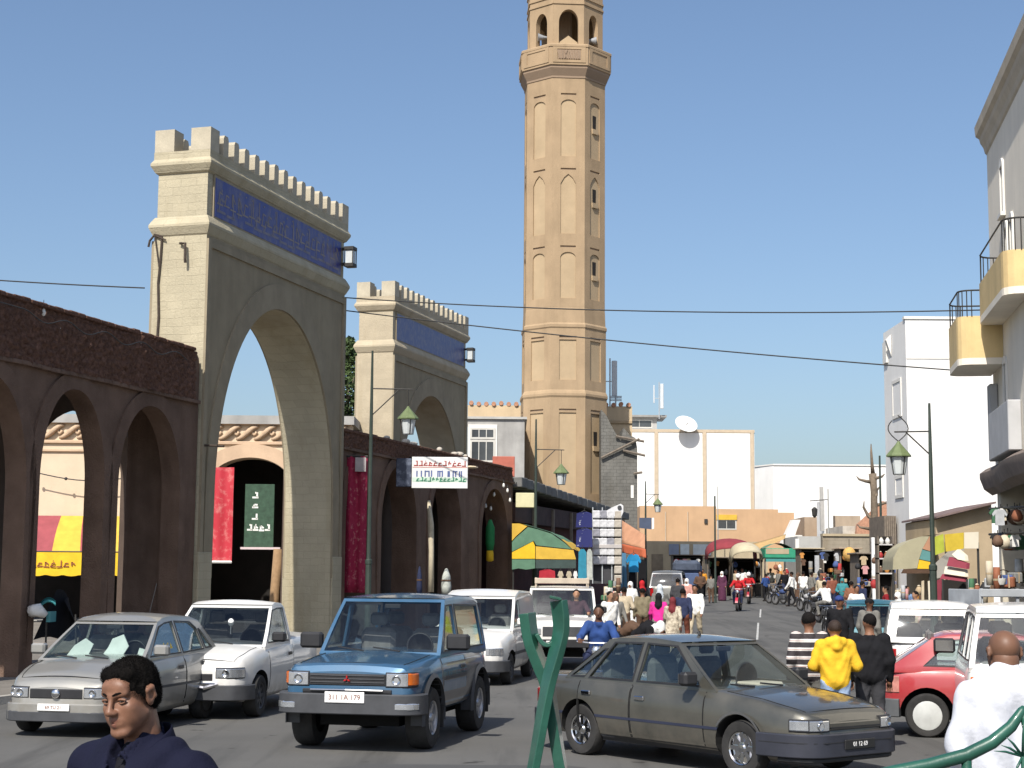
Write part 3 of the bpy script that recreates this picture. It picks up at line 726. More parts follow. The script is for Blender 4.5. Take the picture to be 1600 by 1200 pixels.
for k in range(8):
    # raised surround runs the whole height of a facet; arched recesses and slots are cut through it
    def shapes(z0, z1, style):
        pw = .42 if style != 'q' else .46
        if style == 'r': rec = [(-pw, z0 + .25), (pw, z0 + .25), (pw, z1 - .75)] + arch(-pw, pw, z1 - .75, z1 - .45, 6)[1:-1] + [(-pw, z1 - .75)]
        elif style == 'p': rec = [(-pw, z0 + .25), (pw, z0 + .25), (pw, z1 - .95), (pw * .55, z1 - .62), (0, z1 - .42), (-pw * .55, z1 - .62), (-pw, z1 - .95)]
        else: rec = [(-pw, z0 + .25), (pw, z0 + .25), (pw, z1 - .3), (-pw, z1 - .3)]
        return rec, [(-pw, z1 - .2), (pw, z1 - .2), (pw, z1 - .1), (-pw, z1 - .1)]
    for (zlo, zhi, ao_, tiers_) in ((16.37, 28.93, 2.165, ((24.35, 28.2, 'r'), (20.1, 24.05, 'p'), (16.6, 19.8, 'r'))), (11.92, 15.22, 2.225, ((12.2, 14.9, 'q'),)), (5, 11.5, 2.27, ((6.2, 11.0, 'q'),))):
        sh_ = [shapes(*q_) for q_ in tiers_]; hw = ao_ * math.tan(math.pi / 8)
        fprism(k, ao_, [(-hw, zlo), (hw, zlo), (hw, zhi), (-hw, zhi)], (0, .06), 'panel_surround', sand, [h_ for p_ in sh_ for h_ in p_])
        for p_ in sh_: fprism(k, ao_ - .062, p_[0], (0, .05), 'recessed_panel', sand_p); fprism(k, ao_ - .062, p_[1], (0, .05), 'slot', sand_d)
    if k in (1, 5):
        for z in (26.3, 22.2, 18.2, 9.0):
            a2 = (2.165 if z > 16 else 2.27) - .06
            fprism(k, a2, [(-.13, z), (.13, z), (.15, z + .75), (-.15, z + .75)], (-.012, .04), 'slit_window', dark_in)
            fprism(k, a2, [(-.2, z - .28), (.2, z - .28), (.24, z - .1), (.24, z - .02), (-.24, z - .02), (-.24, z - .1)], (-.1, .0), 'window_ledge', sand_p)
    # balcony panels and carved plaque
    fprism(k, 2.47, [(-.9, 29.72), (.9, 29.72), (.9, 30.58), (-.9, 30.58)], (-.035, .01), 'balcony_panel', sand, [[(-.66, 29.86), (.66, 29.86), (.66, 30.46), (-.66, 30.46)]])
    if k == 0:
        pm = MB().prism([(-.62, 29.9), (.62, 29.9), (.62, 30.42), (-.62, 30.42)], (-.02, .0))
        rd = random.Random(5)
        for i in range(9):
            xx = -.55 + i * .13; dx = rd.uniform(-.12, .16)
            pm.prism([(xx, 29.92), (xx + .06, 29.92), (xx + dx + .06, 30.4), (xx + dx, 30.4)], (-.07, -.021))
        facet(0, 2.47, lambda T: setattr(pm, 'v', [T(-v[0], -v[1], v[2]) for v in pm.v])); pm.obj('carved_plaque', sand_d, mn)
    # lantern storey with arched openings
    la = 2.04; hw = la * math.tan(math.pi / 8) - .002
    ow = .54 if k % 2 == 0 else .40
    out = [(-hw, 30.7), (-ow, 30.7), (-ow, 31.2)] + list(reversed(arch(-ow, ow, 32.1, 32.75 + .1 * (k % 2 == 0), 8))) + [(ow, 31.2), (ow, 30.7), (hw, 30.7), (hw, 36), (-hw, 36)]
    fprism(k, la, out, (0, .35), 'lantern_wall', sand)
    if k % 2 == 0: fprism(k, la - .1, [(-.53, 30.7), (.53, 30.7), (.5, 31.02), (0, 31.4), (-.5, 31.02)], (0, .2), 'parapet_peak', sand_p)
    for z in (33.15, 33.5, 34.2): fprism(k, la, [(-hw - .01, z), (hw + .01, z), (hw + .01, z + .1), (-hw - .01, z + .1)], (-.05, -.003), 'string_course', sand)
ocol([(1.7, 35.2), (1.9, 36), (2.2, 36.4), (2.2, 36.7), (1.2, 38), (.3, 39.5)], 'cap', sand)
MB().lathe([(.38, 30.7), (.38, 35)], 12).obj('stair_core', sand_d, mn)
mb = MB().lathe([(.06, 0), (.1, .2), (.22, .5), (.23, .52)], 12, (1.1, -1.2, 31.4), 'x'); mb.lathe([(.06, 0), (.1, -.2), (.22, -.5), (.23, -.52)], 12, (-1.1, -1.2, 31.5), 'x')
mb.obj('loudspeaker', M('grey_metal', (.3, .31, .32), .5, .1, 3), mn, 30)
mn.scale = (1, 1, 1.009); mn.location.z = -.02
# ================================================================== buildings behind
white_w = M('white_render', (.78, .77, .74), .9, .05, .5, .2, 10, stain=.12)
offw = M('offwhite_render', (.70, .68, .63), .9, .06, .7, .2, 10)
pane_m = M('window_pane', (.05, .055, .06), .12, .2, 2, spec=.8)
frame_m = M('painted_frame', (.55, .53, .48), .7, .1)
def window(par, x0, x1, z0, z1, y=0, nx=2, nz=2, fm=frame_m, fw=.07, out=.03):
    """a framed window on the face y (facing -y), one pane object per light"""
    wn = MB()
    wn.prism([(x0 - fw, z0 - fw), (x1 + fw, z0 - fw), (x1 + fw, z1 + fw), (x0 - fw, z1 + fw)], (y - out, y + .06),
             [[(lerp(x0, x1, i / nx) + .02, lerp(z0, z1, j / nz) + .02), (lerp(x0, x1, (i + 1) / nx) - .02, lerp(z0, z1, j / nz) + .02), (lerp(x0, x1, (i + 1) / nx) - .02, lerp(z0, z1, (j + 1) / nz) - .02), (lerp(x0, x1, i / nx) + .02, lerp(z0, z1, (j + 1) / nz) - .02)] for i in range(nx) for j in range(nz)])
    w_ = wn.obj('window', fm, par)
    for i in range(nx):
        for j in range(nz):
            MB().box((lerp(x0, x1, i / nx) + .021, y - .008, lerp(z0, z1, j / nz) + .021), (lerp(x0, x1, (i + 1) / nx) - .021, y + .02, lerp(z0, z1, (j + 1) / nz) - .021)).obj('pane', pane_m, w_)
    return w_
def bld(name, label, px0, px1, ptop, Y, depth, m, cap=None, cat='building', z0=-.3):
    a, b = GX(px0, Y), GX(px1, Y); zt = W((px0 + px1) / 2, ptop, Y).z
    t = thing(name, label, cat, ((a + b) / 2, Y, 0)); h = (b - a) / 2
    MB().box((-h, 0, z0), (h, depth, zt)).obj('wall', m, t)
    if cap: MB().box((-h - .12, -.12, zt + .001), (h + .12, depth + .12, zt + cap[0])).obj('parapet', cap[1], t)
    t['w'] = h; t['zt'] = zt; del t['w']; del t['zt']
    return t, h, zt
# sand house behind the minaret, with a row of ridge tiles
sh, h, zt = bld('sand_house', 'flat roofed sand coloured house behind the foot of the minaret', 728, 988, 634, 91, 9, M('sand_wall', (.55, .43, .28), .92, .1, .8, .3, 12, stain=.2))
rt = M('terracotta', (.42, .22, .14), .9, .25, 6, .3, 20)
tile_me = MB().lathe([(.13, 0), (.14, .35), (.1, .4)], 8, (0, 0, 0), 'y').me('roof_tile', rt)
for i in range(22): link('roof_tile', tile_me, sh, (-h + .2 + i * (2 * h - .4) / 21, -.1 + .03 * (i % 3), zt + .08 + .05 * (i % 4 == 0)))
MB().box((-h, -.1, zt - 1.0), (h, -.003, zt - .82), bev=.02).obj('string_course', sand_p, sh)
an, h, zt = bld('grey_annex', 'grey plastered annex with a barred window left of the minaret', 728, 818, 655, 79, 8, grey_pl, (.12, M('annex_edge', (.42, .41, .38), .9)))
wx = GX(752, 79) - an.location.x
MB().box((wx - .72, -.05, W(752, 722, 79).z - .15), (wx + .72, -.004, W(752, 668, 79).z + .15)).obj('window_surround', offw, an)
window(an, wx - .55, wx + .55, W(752, 720, 79).z, W(752, 690, 79).z, -.06, 3, 1)
window(an, wx - .55, wx + .55, W(752, 684, 79).z, W(752, 671, 79).z, -.06, 3, 1)
tag(MB().box((GX(768, 76), 76, W(790, 745, 76).z), (GX(803, 76), 76.3, W(790, 713, 76).z), bev=.02).obj('red_parapet', M('red_plaster', (.42, .13, .09), .9, .15)), 'small red painted wall top beside the grey annex', 'wall')
# old masonry, shade put into its colour, right of the minaret, with timbers
bt_m = coursed('shaded_grey_masonry', (.16, .155, .14), .35, .18, .9, .7, .25)
ob = thing('old_wall', 'shade-darkened grey ruinous wall with protruding timbers right of the minaret', 'wall', (GX(939, 84), 84, 0))
w0 = GX(996, 84) - GX(939, 84); zz = lambda y: W(960, y, 84).z
MB().prism([(0, -.3), (w0, -.3), (w0, zz(700)), (w0 - .1, zz(684)), (w0 * .8, zz(680)), (w0 * .62, zz(668)), (w0 * .55, zz(690)), (w0 * .35, zz(672)), (.25, zz(648)), (0, zz(640))], (0, 3)).obj('masonry', bt_m, ob)
tim = M('weathered_timber', (.17, .14, .11), .9, .25, 5, .4, 18)
for (xa_, ya_, xb_, yb_) in ((.0, 716, w0 + .1, 686), (w0 * .4, 682, w0 + .35, 690), (w0 * .6, 704, w0 + .4, 712), (w0 - .2, 740, w0 + .25, 738)):
    MB().tube([(xa_, -.15, zz(ya_)), (xb_, -.2, zz(yb_))], .07, 6).obj('timber', tim, ob)
MB().box((w0 * .82, -.03, zz(778)), (w0 * .9, -.003, zz(758))).obj('white_patch', offw, ob)
# big white panelled hall, satellite dish, rooftop hut
pb, h, zt = bld('white_hall', 'big blank white hall with tan ribs and a dish on its roof', 940, 1181, 672, 150, 20, white_w)
rib_m = M('tan_rib', (.50, .41, .30), .85, .1)
X0 = pb.location.x
for px in (1026, 1102, 1177): MB().box((GX(px, 150) - X0 - .16, -.14, 0), (GX(px, 150) - X0 + .16, -.004, zt)).obj('rib', rib_m, pb)
MB().box((-h, -.1, zt - .22), (h, -.005, zt + .06)).obj('top_trim', rib_m, pb)
for k, (p, q) in enumerate(((945, 1026), (1026, 1102), (1102, 1177))):
    MB().box((GX(p, 150) - X0 + .2, -.06, 6), (GX(q, 150) - X0 - .2, -.004, zt - .26)).obj('panel', white_w, pb)
dn = thing('satellite_dish', 'big white satellite dish on the roof of the white hall', 'dish', W(1072, 672, 149))
MB().lathe([(.02, .25), (.4, .22), (.8, .1), (1.08, -.08), (1.1, -.1), (1.07, -.11), (.8, .04), (.4, .16), (.02, .19)], 24, (0, 0, 0), 'y').obj('reflector', white_w, dn, True)
dn.children[0].rotation_euler = (R(-20), R(15), R(8)); dn.children[0].location = (0, 0, .55); dn.children[0].scale = (1, 1, .72)
MB().tube([(0, .3, -.2), (0, .3, .5)], .08, 8).obj('mast', dark_iron, dn); MB().tube([(0, 0, .5), (.1, -.7, .6)], .03, 6).obj('feed_arm', dark_iron, dn)
hu, h, zt = bld('roof_hut', 'small grey hut with overhanging slab on the white hall roof', 975, 1027, 652, 152, 4, grey_pl, z0=13)
MB().box((-h - .2, -.5, zt), (h + .9, 4.2, zt + .18)).obj('roof_slab', M('slab_edge', (.28, .27, .25), .9), hu)
window(hu, -h + .3, h - .5, zt - .95, zt - .3, 0, 2, 1)
def antenna(px, py0, py1, Y, label, kind=0):
    p = W(px, py1, Y); H_ = W(px, py0, Y).z - p.z; t = thing('antenna', label, 'antenna', p)
    MB().tube([(0, 0, -.4), (0, 0, H_)], .05, 6).obj('mast', M('galvanised', (.45, .47, .48), .5, .1, metal=.4), t)
    gm = MATS['galvanised']
    if kind == 0:
        MB().box((.1, -.1, H_ * .18), (.42, .12, H_ * .95), bev=.04).obj('panel_aerial', M('pale_grey_plastic', (.55, .58, .6), .5, .05), t)
        MB().box((-.55, -.05, H_ * .35), (-.42, .08, H_ * .9), bev=.03).obj('panel_aerial', MATS['pale_grey_plastic'], t)
        MB().tube([(-.5, 0, H_ * .5), (.3, 0, H_ * .5)], .03, 6).obj('crossbar', gm, t)
    else:
        for f in (.5, .65, .8, .92): MB().tube([(-.35, 0, H_ * f), (.35, 0, H_ * f)], .03, 5).obj('crossbar', gm, t)
    return t
antenna(1030, 597, 648, 151, 'twin panel aerial on the small roof hut')
antenna(953, 560, 632, 93, 'slim white panel aerial beside the minaret', 0)
antenna(962, 618, 634, 92, 'short thin rod aerial right of the minaret', 1)
# second white hall, orange block, far low houses
w2 = thing('white_block', 'long low white building with a canted corner behind the market', 'building', (0, 172, 0))
a, b, c_ = GX(1176, 172), GX(1210, 172), GX(1392, 172); zt = W(1210, 727, 172).z; zb_ = W(1180, 732, 172).z
mb = MB(); mb.prism([(a, 5), (b, 0), (c_, 0), (c_, 20), (a, 20)], (-.3, zt), axis='z'); mb.obj('wall', white_w, w2)
mb = MB(); mb.prism([(a - .1, 4.9), (b, -.12), (c_, -.12), (c_, 20), (a, 20)], (zt + .002, zt + .15), axis='z'); mb.obj('coping', offw, w2)
orange_m = M('orange_render', (.50, .325, .19), .9, .08, .6, .2, 10, stain=.15)
og = thing('orange_block', 'low apricot coloured block below the white hall', 'building', (0, 128, 0))
oz = lambda y: W(1100, y, 128).z; ox = lambda p: GX(p, 128)
MB().prism([(ox(1000), 0), (ox(1242), 0), (ox(1242), oz(800)), (ox(1217), oz(800)), (ox(1217), oz(795)), (ox(1120), oz(795)), (ox(1120), oz(791)), (ox(1000), oz(791))], (0, 9)).obj('wall', orange_m, og)
MB().box((ox(1120), -.1, oz(812)), (ox(1152), -.004, oz(804))).obj('awning_box', yel2, og)
window(og, ox(1122), ox(1150), oz(826), oz(813), 0, 2, 1)
MB().box((ox(1101), -.12, oz(818)), (ox(1106), -.004, oz(811))).obj('wall_lamp', dark_iron, og)
for p in (1040, 1075): MB().tube([(ox(p), -.06, oz(850)), (ox(p), -.06, oz(800))], .04, 6).obj('downpipe', rib_m, og)
lowm = M('khaki_render', (.40, .33, .22), .92, .12, .8, .3, 12, stain=.25)
lb, h, zt = bld('khaki_shop', 'long khaki shop front under the apricot block', 1000, 1200, 846, 112, 8, lowm)
X0 = lb.location.x
for (p, q) in ((1018, 1036), (1050, 1062), (1070, 1080)): MB().box((GX(p, 112) - X0, -.04, 1), (GX(q, 112) - X0, .2, zt - .9)).obj('shop_opening', M('brown_shutter', (.20, .16, .11), .85, .2), lb)
for (p, q, m_) in ((1044, 1062, M('slate_blue_panel', (.20, .23, .30), .7)), (1062, 1078, M('pale_blue_panel', (.50, .55, .56), .7)), (1082, 1112, MATS['pale_blue_panel'])):
    MB().box((GX(p, 112) - X0 + .05, -.1, zt - .95), (GX(q, 112) - X0 - .05, -.005, zt - .2)).obj('fascia_panel', m_, lb)
tanh = M('tan_house_render', (.36, .27, .19), .92, .12, .9, .3, 10, stain=.3)
th, h, zt = bld('tan_house', 'tan flat walled house with sloping left edge before the white block', 1258, 1296, 808, 122, 7, tanh)
def wedge(): 
    x0, x1, x2 = GX(1246, 121.9), GX(1262, 121.9), GX(1262, 121.9)
    o = thing('stair_ramp', 'white sloping stair wall rising beside the tan house', 'wall', (0, 121, 0))
    z = lambda y: W(1240, y, 121).z; x = lambda p: GX(p, 121)
    MB().prism([(x(1222), z(850)), (x(1238), z(850)), (x(1252), z(812)), (x(1240), z(812))], (0, 1.2)).obj('ramp', offw, o)
    MB().box((x(1242), -.1, z(880)), (x(1254), .8, z(836))).obj('white_pier', offw, o)
wedge()
gh, h, zt = bld('grey_shop', 'grey shop front with two shuttered bays below the tan house', 1247, 1292, 838, 114, 6, M('pale_grey_render', (.38, .38, .36), .9, .12, 1, .3, 12))
for s_ in (-.5, .35): MB().box((h * s_ - .35, -.03, .5), (h * s_ + .45, .1, zt - .8)).obj('shutter', grey_pl, gh)
wt, h, zt = bld('white_pillar_house', 'narrow tall white pillar building in front of the white block', 1290, 1303, 782, 116, 3, white_w)
MB().box((-h - .25, .3, zt - 2.2), (-h - .003, .5, zt + 1.0)).obj('side_board', grey_pl, wt)
bh, h, zt = bld('brown_house', 'brown two storey house with one small window near the bare tree', 1303, 1346, 806, 117, 8, M('brown_render', (.34, .27, .20), .92, .15, .9, .3, 12, stain=.3))
window(bh, -h + .1, -h + .8, zt - 2.8, zt - 1.4, 0, 1, 1)
ww = bld('patched_house', 'patched whitewashed house with a tiled lean-to roof near the bare tree', 1318, 1384, 822, 110, 7, M('old_whitewash', (.50, .45, .38), .92, .25, 1.5, .4, 10, stain=.5))
window(ww[0], -ww[1] + .35, -ww[1] + .75, ww[2] - 1.7, ww[2] - .6, 0, 1, 1)
MB().prism([(-ww[1] + .8, ww[2] - .6), (ww[1] + .1, ww[2] - .5), (ww[1] + .1, ww[2] + 1.6), (ww[1] - .2, ww[2] + 1.7), (-ww[1] + .9, ww[2] + .1)], (-.5, -.05)).obj('tiled_roof', rt, ww[0])
lw = bld('long_stone_wall', 'long grey brown market wall under the far houses', 1286, 1400, 838, 100, .6, coursed('market_masonry', (.30, .26, .20), .5, .25, .6, .8, .2), cat='wall')
MB().box((-lw[1], -.1, lw[2]), (lw[1], .7, lw[2] + .15)).obj('coping', lowm, lw[0])
gw = bld('plank_gatehouse', 'grey planked lean-to at the foot of the tall white house', 1383, 1402, 806, 72, 3, tim, cat='shed')
for i in range(6): MB().box((-gw[1] + i * gw[1] / 3 + .01, -.05, .4), (-gw[1] + (i + 1) * gw[1] / 3 - .015, -.003, gw[2] - .05)).obj('plank', tim, gw[0])
# tall white house on the right
tw = thing('tall_white_house', 'tall plain white house beyond the right-hand stalls', 'building', (0, 70, 0))
xl, xr = GX(1423, 70), GX(1575, 70); zt = W(1480, 499, 70).z; zlow = W(1400, 535, 74).z
MB().box((xl, 0, -.3), (xr, 4.2, zt)).obj('wall', white_w, tw)
MB().box((xl - .06, -.06, zt + .001), (xr, .3, zt + .12)).obj('coping', offw, tw)
for (y0, y1, py0, py1) in ((.9, 2.6, 652, 592), (.9, 2.4, 778, 742)):
    za_, zb_ = W(1400, py0, 71.5).z, W(1400, py1, 71.5).z
    MB().prism([(y0, za_), (y1, za_), (y1, zb_), (y0, zb_)], (xl - .05, xl - .004), [[(y0 + .15, za_ + .15), (y1 - .15, za_ + .15), (y1 - .15, zb_ - .15), (y0 + .15, zb_ - .15)]], axis='x').obj('window_frame', offw, tw)
    MB().box((xl - .02, y0 + .16, za_ + .16), (xl - .003, y1 - .16, zb_ - .16)).obj('shutter', white_w, tw)
MB().box((xl - .1, 3.3, zt - 1.5), (xl - .004, 4.0, zt - .5)).obj('drain_hopper', offw, tw)
pz = W(1480, 560, 70).z
MB().box((xl + .01, -.03, pz - .03), (xr, -.003, pz + .03)).obj('joint', offw, tw)
mb = MB().prism([(xl - .25, zt - .55), (xl - .02, zt - 1.3), (xl - .02, zt - .3)], (2.6, 2.9)); mb.obj('roof_edge', offw, tw)

# ================================================================== right-hand corner house with balconies
D2 = R(9.5); hb = thing('corner_house', 'beige three storey house with yellow balconies on the right edge', 'building', (12.12, 40, 0), math.pi / 2 - D2)
beige = M('beige_render', (.80, .73, .61), .9, .06, .8, .25, 14, stain=.15)
ycr = M('yellow_render', (.66, .49, .24), .88, .1, 1.4, .3, 16, stain=.3)
brn_m = M('brown_fascia', (.16, .12, .10), .85, .2, 3, .3, 20)
winx = (-3.1, -2.5); 
MB().box((-18, -9, 4.55), (0, 0, 13.4)).obj('wall', beige, hb)
MB().box((-18, -9, -.2), (-6.6, -.02, 4.54)).obj('shop_wall', brn_m, hb)
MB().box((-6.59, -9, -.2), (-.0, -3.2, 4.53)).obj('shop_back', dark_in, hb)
MB().box((-.5, -3.19, -.2), (-.0, -.02, 4.54), bev=.02).obj('shop_pier', M('cream_pier', (.55, .5, .4), .9, .12, 2, .3, 15), hb)
prof = [(.0, 12.9), (.04, 12.95), (.07, 13.1), (.14, 13.25), (.16, 13.36), (.24, 13.45), (.26, 13.7), (.23, 13.75), (-.1, 13.75)]
mb = MB(); mb.grid(lambda x, i: (x + (prof[int(i)][0] if x == 0 else 0), prof[int(i)][0], prof[int(i)][1]), (-18, -9, 0), range(len(prof)), flip=False)
mb.grid(lambda y, i: (prof[int(i)][0], y if y < 0 else prof[int(i)][0], prof[int(i)][1]), (0, -9), range(len(prof)))
mb.obj('cornice', M('cornice_stone', (.50, .43, .33), .9, .12, 2, .3, 16), hb)
for (x0, z0, z1) in ((-3.0, 10.75, 11.9), (-3.4, 9.3, 10.3), (-4.3, 9.3, 10.3), (-2.6, 6.2, 7.2)):
    MB().prism([(x0, z0), (x0 + .55, z0), (x0 + .55, z1)] + arch(x0, x0 + .55, z1, z1 + .2, 5)[1:-1] + [(x0, z1)], (.001, .05), [[(x0 + .07, z0 + .07), (x0 + .48, z0 + .07), (x0 + .48, z1), (x0 + .07, z1)]]).obj('window_frame', offw, hb)
    MB().box((x0 + .071, .0, z0 + .071), (x0 + .479, .012, z1 - .001)).obj('pane', pane_m, hb)
    MB().box((x0 - .05, .002, z0 - .1), (x0 + .6, .12, z0 - .003)).obj('window_sill', offw, hb)
def balcony(x0, x1, out, z0, zp, zr, rnd):
    pl = [(x0, .003), (x1, .003), (x1, out - rnd)] + [(x1 - rnd + rnd * math.cos(t), out - rnd + rnd * math.sin(t)) for t in (.4, .8, 1.2)] + [(x1 - rnd, out), (x0 + rnd, out)] + [(x0 + rnd - rnd * math.sin(t), out - rnd + rnd * math.cos(t)) for t in (.4, .8, 1.2)] + [(x0, out - rnd)]
    MB().prism(pl, (z0 - .16, z0), axis='z').obj('balcony_slab', beige, hb)
    inner = [(lerp((x0 + x1) / 2, p[0], .93), .003 if p[1] < .01 else p[1] - .1) for p in pl]
    MB().prism(pl, (z0 + .001, zp), [inner], axis='z').obj('balcony_parapet', ycr, hb)
    edge = [p for p in pl[1:]] + [pl[0]]
    mb = MB().tube([(p[0] * .995, p[1] - .04, zr) for p in pl[1:] + pl[:1]], .022, 6)
    rail = mb.obj('railing', dark_iron, hb)
    for p in pl[2:]: MB().tube([(p[0], p[1] - .04, zp - .02), (p[0], p[1] - .04, zr)], .014, 5).obj('baluster', dark_iron, rail)
balcony(-6.4, -1.9, .55, 8.35, 9.15, 9.85, .35)
balcony(-2.0, .35, 1.05, 7.4, 8.42, 9.05, .3)
MB().box((-18, .002, 4.3), (.1, .12, 4.62)).obj('shop_fascia', brn_m, hb)
prof = [(.06, 4.2), (.25, 4.35), (.34, 4.62), (.34, 4.75), (.2, 4.86), (.0, 4.95)]
mb = MB(); mb.grid(lambda x, i: (x, prof[int(i)][0] * (1 + .25 * math.sin(x)), prof[int(i)][1]), linsp(-9, .25, 24), range(len(prof))); mb.obj('shop_canopy', M('dark_canopy', (.19, .15, .125), .8, .2, 3, .3, 18), hb, 30)
MB().box((-.9, .004, 5.0), (-.5, .22, 6.9), bev=.03).obj('sign_box', M('grey_sign', (.38, .38, .38), .7, .1), hb)
MB().box((-4.6, .004, 4.97), (-1.2, .3, 6.1), bev=.02).obj('balcony_panel', M('grey_panel', (.45, .45, .45), .8, .08), hb)
# red-brown roofed lean-to between the two right-hand houses
rl = thing('lean_to', 'low tan lean-to with a brown sloping roof between the right-hand houses', 'building', (0, 52, 0))
x_ = lambda p: GX(p, 52); z_ = lambda y: W(1500, y, 52).z
MB().prism([(x_(1464), 0), (x_(1552), 0), (x_(1552), z_(788)), (x_(1464), z_(812))], (0, 4)).obj('wall', M('tan_lean_to', (.40, .31, .2), .92, .12, 1, .3, 14, stain=.2), rl)
mb = MB(); mb.prism([(x_(1460), z_(811)), (x_(1554), z_(787)), (x_(1554), z_(784)), (x_(1460), z_(808))], (-.4, 4.2)); mb.obj('roof', M('brown_roofing', (.17, .12, .11), .85, .2, 4, .4, 12), rl)

# ================================================================== trees
bark = M('bark', (.16, .125, .09), .95, .25, 6, .7, 14)
leaf_m = M('leaf_green', (.055, .085, .028), .7, .35, 1.5, spec=.3)
tb = W(542, 640, 68); ct = thing('leafy_tree', 'dark green columnar tree in the gap between the two gateways', 'tree', (tb.x, 68, .3)); rd = random.Random(8)
MB().tube([(0, 0, 0), (.05, 0, 5), (0, .05, 11.2)], [.22, .15, .03], 8).obj('trunk', bark, ct, True)
for k in range(14):
    a, z = k * 2.4, 3.4 + k * .55; MB().tube([(0, 0, z), (.4 * math.cos(a), .4 * math.sin(a), z + .5), (.8 * math.cos(a), .8 * math.sin(a), z + 1.2)], [.05, .035, .01], 5).obj('limb', bark, ct, True)
vs, fs = [], []
for i in range(7000):
    z = rd.uniform(3.2, 11.9); a = rd.uniform(0, 6.28); clump = .75 + .3 * math.sin(z * 3.1 + a * 2) ; rr_ = 1.25 * math.sin(math.pi * min(1, max(0, (z - 2.6) / 9.6))) ** .6 * clump * rd.uniform(.3, 1) ** .5
    c = Vector((rr_ * math.cos(a), rr_ * math.sin(a), z)); n1 = Vector((rd.gauss(0, 1), rd.gauss(0, 1), rd.gauss(.4, 1))).normalized(); n2 = n1.orthogonal().normalized(); s_ = rd.uniform(.07, .15); b = len(vs)
    vs += [c - n1 * s_, c + n2 * s_ * .5, c + n1 * s_, c - n2 * s_ * .5]; fs.append((b, b + 1, b + 2, b + 3))
MB().add(vs, fs).obj('crown', leaf_m, ct)
bt_ = thing('bare_tree', 'lopped bare tree standing before the tall white house', 'tree', (GX(1367, 96), 96, gz(96)))
zt_ = W(1364, 706, 96).z - gz(96); z1_ = W(1368, 740, 96).z - gz(96)
MB().tube([(0, 0, 0), (.02, 0, z1_ * .5), (.05, 0, z1_ * .85), (-.02, 0, z1_)], [.26, .23, .2, .24], 9).obj('trunk', bark, bt_, True)
rd = random.Random(4)
for i, (dx, f, up) in enumerate(((-.15, 1.0, 1.3), (-.9, .93, .15), (.5, .96, .1), (-.55, .62, .8), (.9, .74, .25), (.7, .55, .7), (-.9, .55, .1), (.3, .8, .5))):
    p = Vector((0, 0, z1_ * f)); pts = [p, p + Vector((dx * .5, rd.uniform(-.3, .3), up * .35)), p + Vector((dx, rd.uniform(-.4, .4), up)), p + Vector((dx * 1.2 + .1, 0, up * 1.25 + .15))]
    MB().tube(pts, [.14, .1, .07, .03], 6).obj('branch', bark, bt_, True)

# ================================================================== wires over the street
def wire(a, b, sag, label, r=.018):
    pts = [a.lerp(b, i / 24) - Vector((0, 0, sag * 4 * (i / 24) * (1 - i / 24))) for i in range(25)]
    tag(MB().tube(pts, r, 5).obj('overhead_wire', wire_m), label, 'cable', 'overhead wires')
wire(W(-60, 434, 41), W(226, 450, 39.4), .02, 'overhead wire running from the left edge to the nearest gateway')
wire(W(538, 465, 46.6), W(1548, 484, 40.5), .22, 'upper overhead wire crossing from the nearest gateway to the corner house')
wire(W(538, 485, 46.6), W(1552, 583, 40.0), .12, 'lower overhead wire slanting across the minaret to the corner house')

# ================================================================== street lamps
lamp_green = M('lamp_green', (.13, .17, .075), .6, .2, 5)
post_g = M('post_green', (.035, .05, .04), .55, .2, 3)
def lantern(t, p, sc=1):
    x, y, z = p
    MB().lathe([(.03, .42), (.06, .36), (.27, .12), (.30, .08), (.30, .05)], 8, (x, y, z)).obj('lantern_roof', lamp_green, t)
    MB().lathe([(.20, .05), (.22, .04), (.15, -.36), (.13, -.38)], 8, (x, y, z)).obj('lantern_glass', milk_glass, t)
    mb = MB()
    for k in range(4):
        a = k * math.pi / 2 + .4; mb.tube([(x + .225 * math.cos(a), y + .225 * math.sin(a), z + .04), (x + .155 * math.cos(a), y + .155 * math.sin(a), z - .38)], .012, 4)
    mb.obj('lantern_bars', dark_iron, t)
def lamp(base_, H_, arm_z, dx, lz, label, scroll=True):
    t = thing('street_lamp', label, 'street lamp', base_, 0, 'street lamps')
    MB().lathe([(.09, 0), (.085, 2.3), (.1, 2.32), (.1, 2.42), (.065, 2.46), (.06, 2.6)], 10).obj('post_base', post_g, t, 30)
    MB().tube([(0, 0, 2.5), (0, 0, H_ * .75), (0, 0, H_)], [.06, .05, .03], 8).obj('post', post_g, t)
    MB().tube([(0, 0, arm_z), (dx * 1.12, 0, arm_z - .02)], .02, 6).obj('arm', dark_iron, t)
    MB().tube([(0, 0, arm_z - abs(dx) * .75), (dx * .75, 0, arm_z - .03)], .018, 6).obj('brace', dark_iron, t)
    if scroll:
        P_ = [(dx + s_ * .24 * math.sin(u * 3.14), 0, lz + .42 + .62 * (1 - u)) for s_ in (1,) for u in linsp(0, 1, 9)]
        MB().tube(P_, .014, 5).tube([(dx - .24 * math.sin(u * 3.14), 0, lz + .42 + .62 * (1 - u)) for u in linsp(.2, 1, 8)], .014, 5).obj('scroll', dark_iron, t)
    else: MB().tube([(dx, 0, arm_z - .02), (dx, 0, lz + .4)], .012, 5).obj('hanger', dark_iron, t)
    lantern(t, (dx, 0, lz)); return t
Yl = 38; b_ = W(1459, 935, Yl); b_.z = gz(Yl)
lamp(b_, W(1452, 630, Yl).z - b_.z, W(1452, 674, Yl).z - b_.z, GX(1402, Yl) - GX(1452, Yl), W(1402, 717, Yl).z - b_.z, 'green lantern street lamp in front of the tall white house')
Yl = 45; b_ = W(575, 935, Yl); b_.z = gz(Yl)
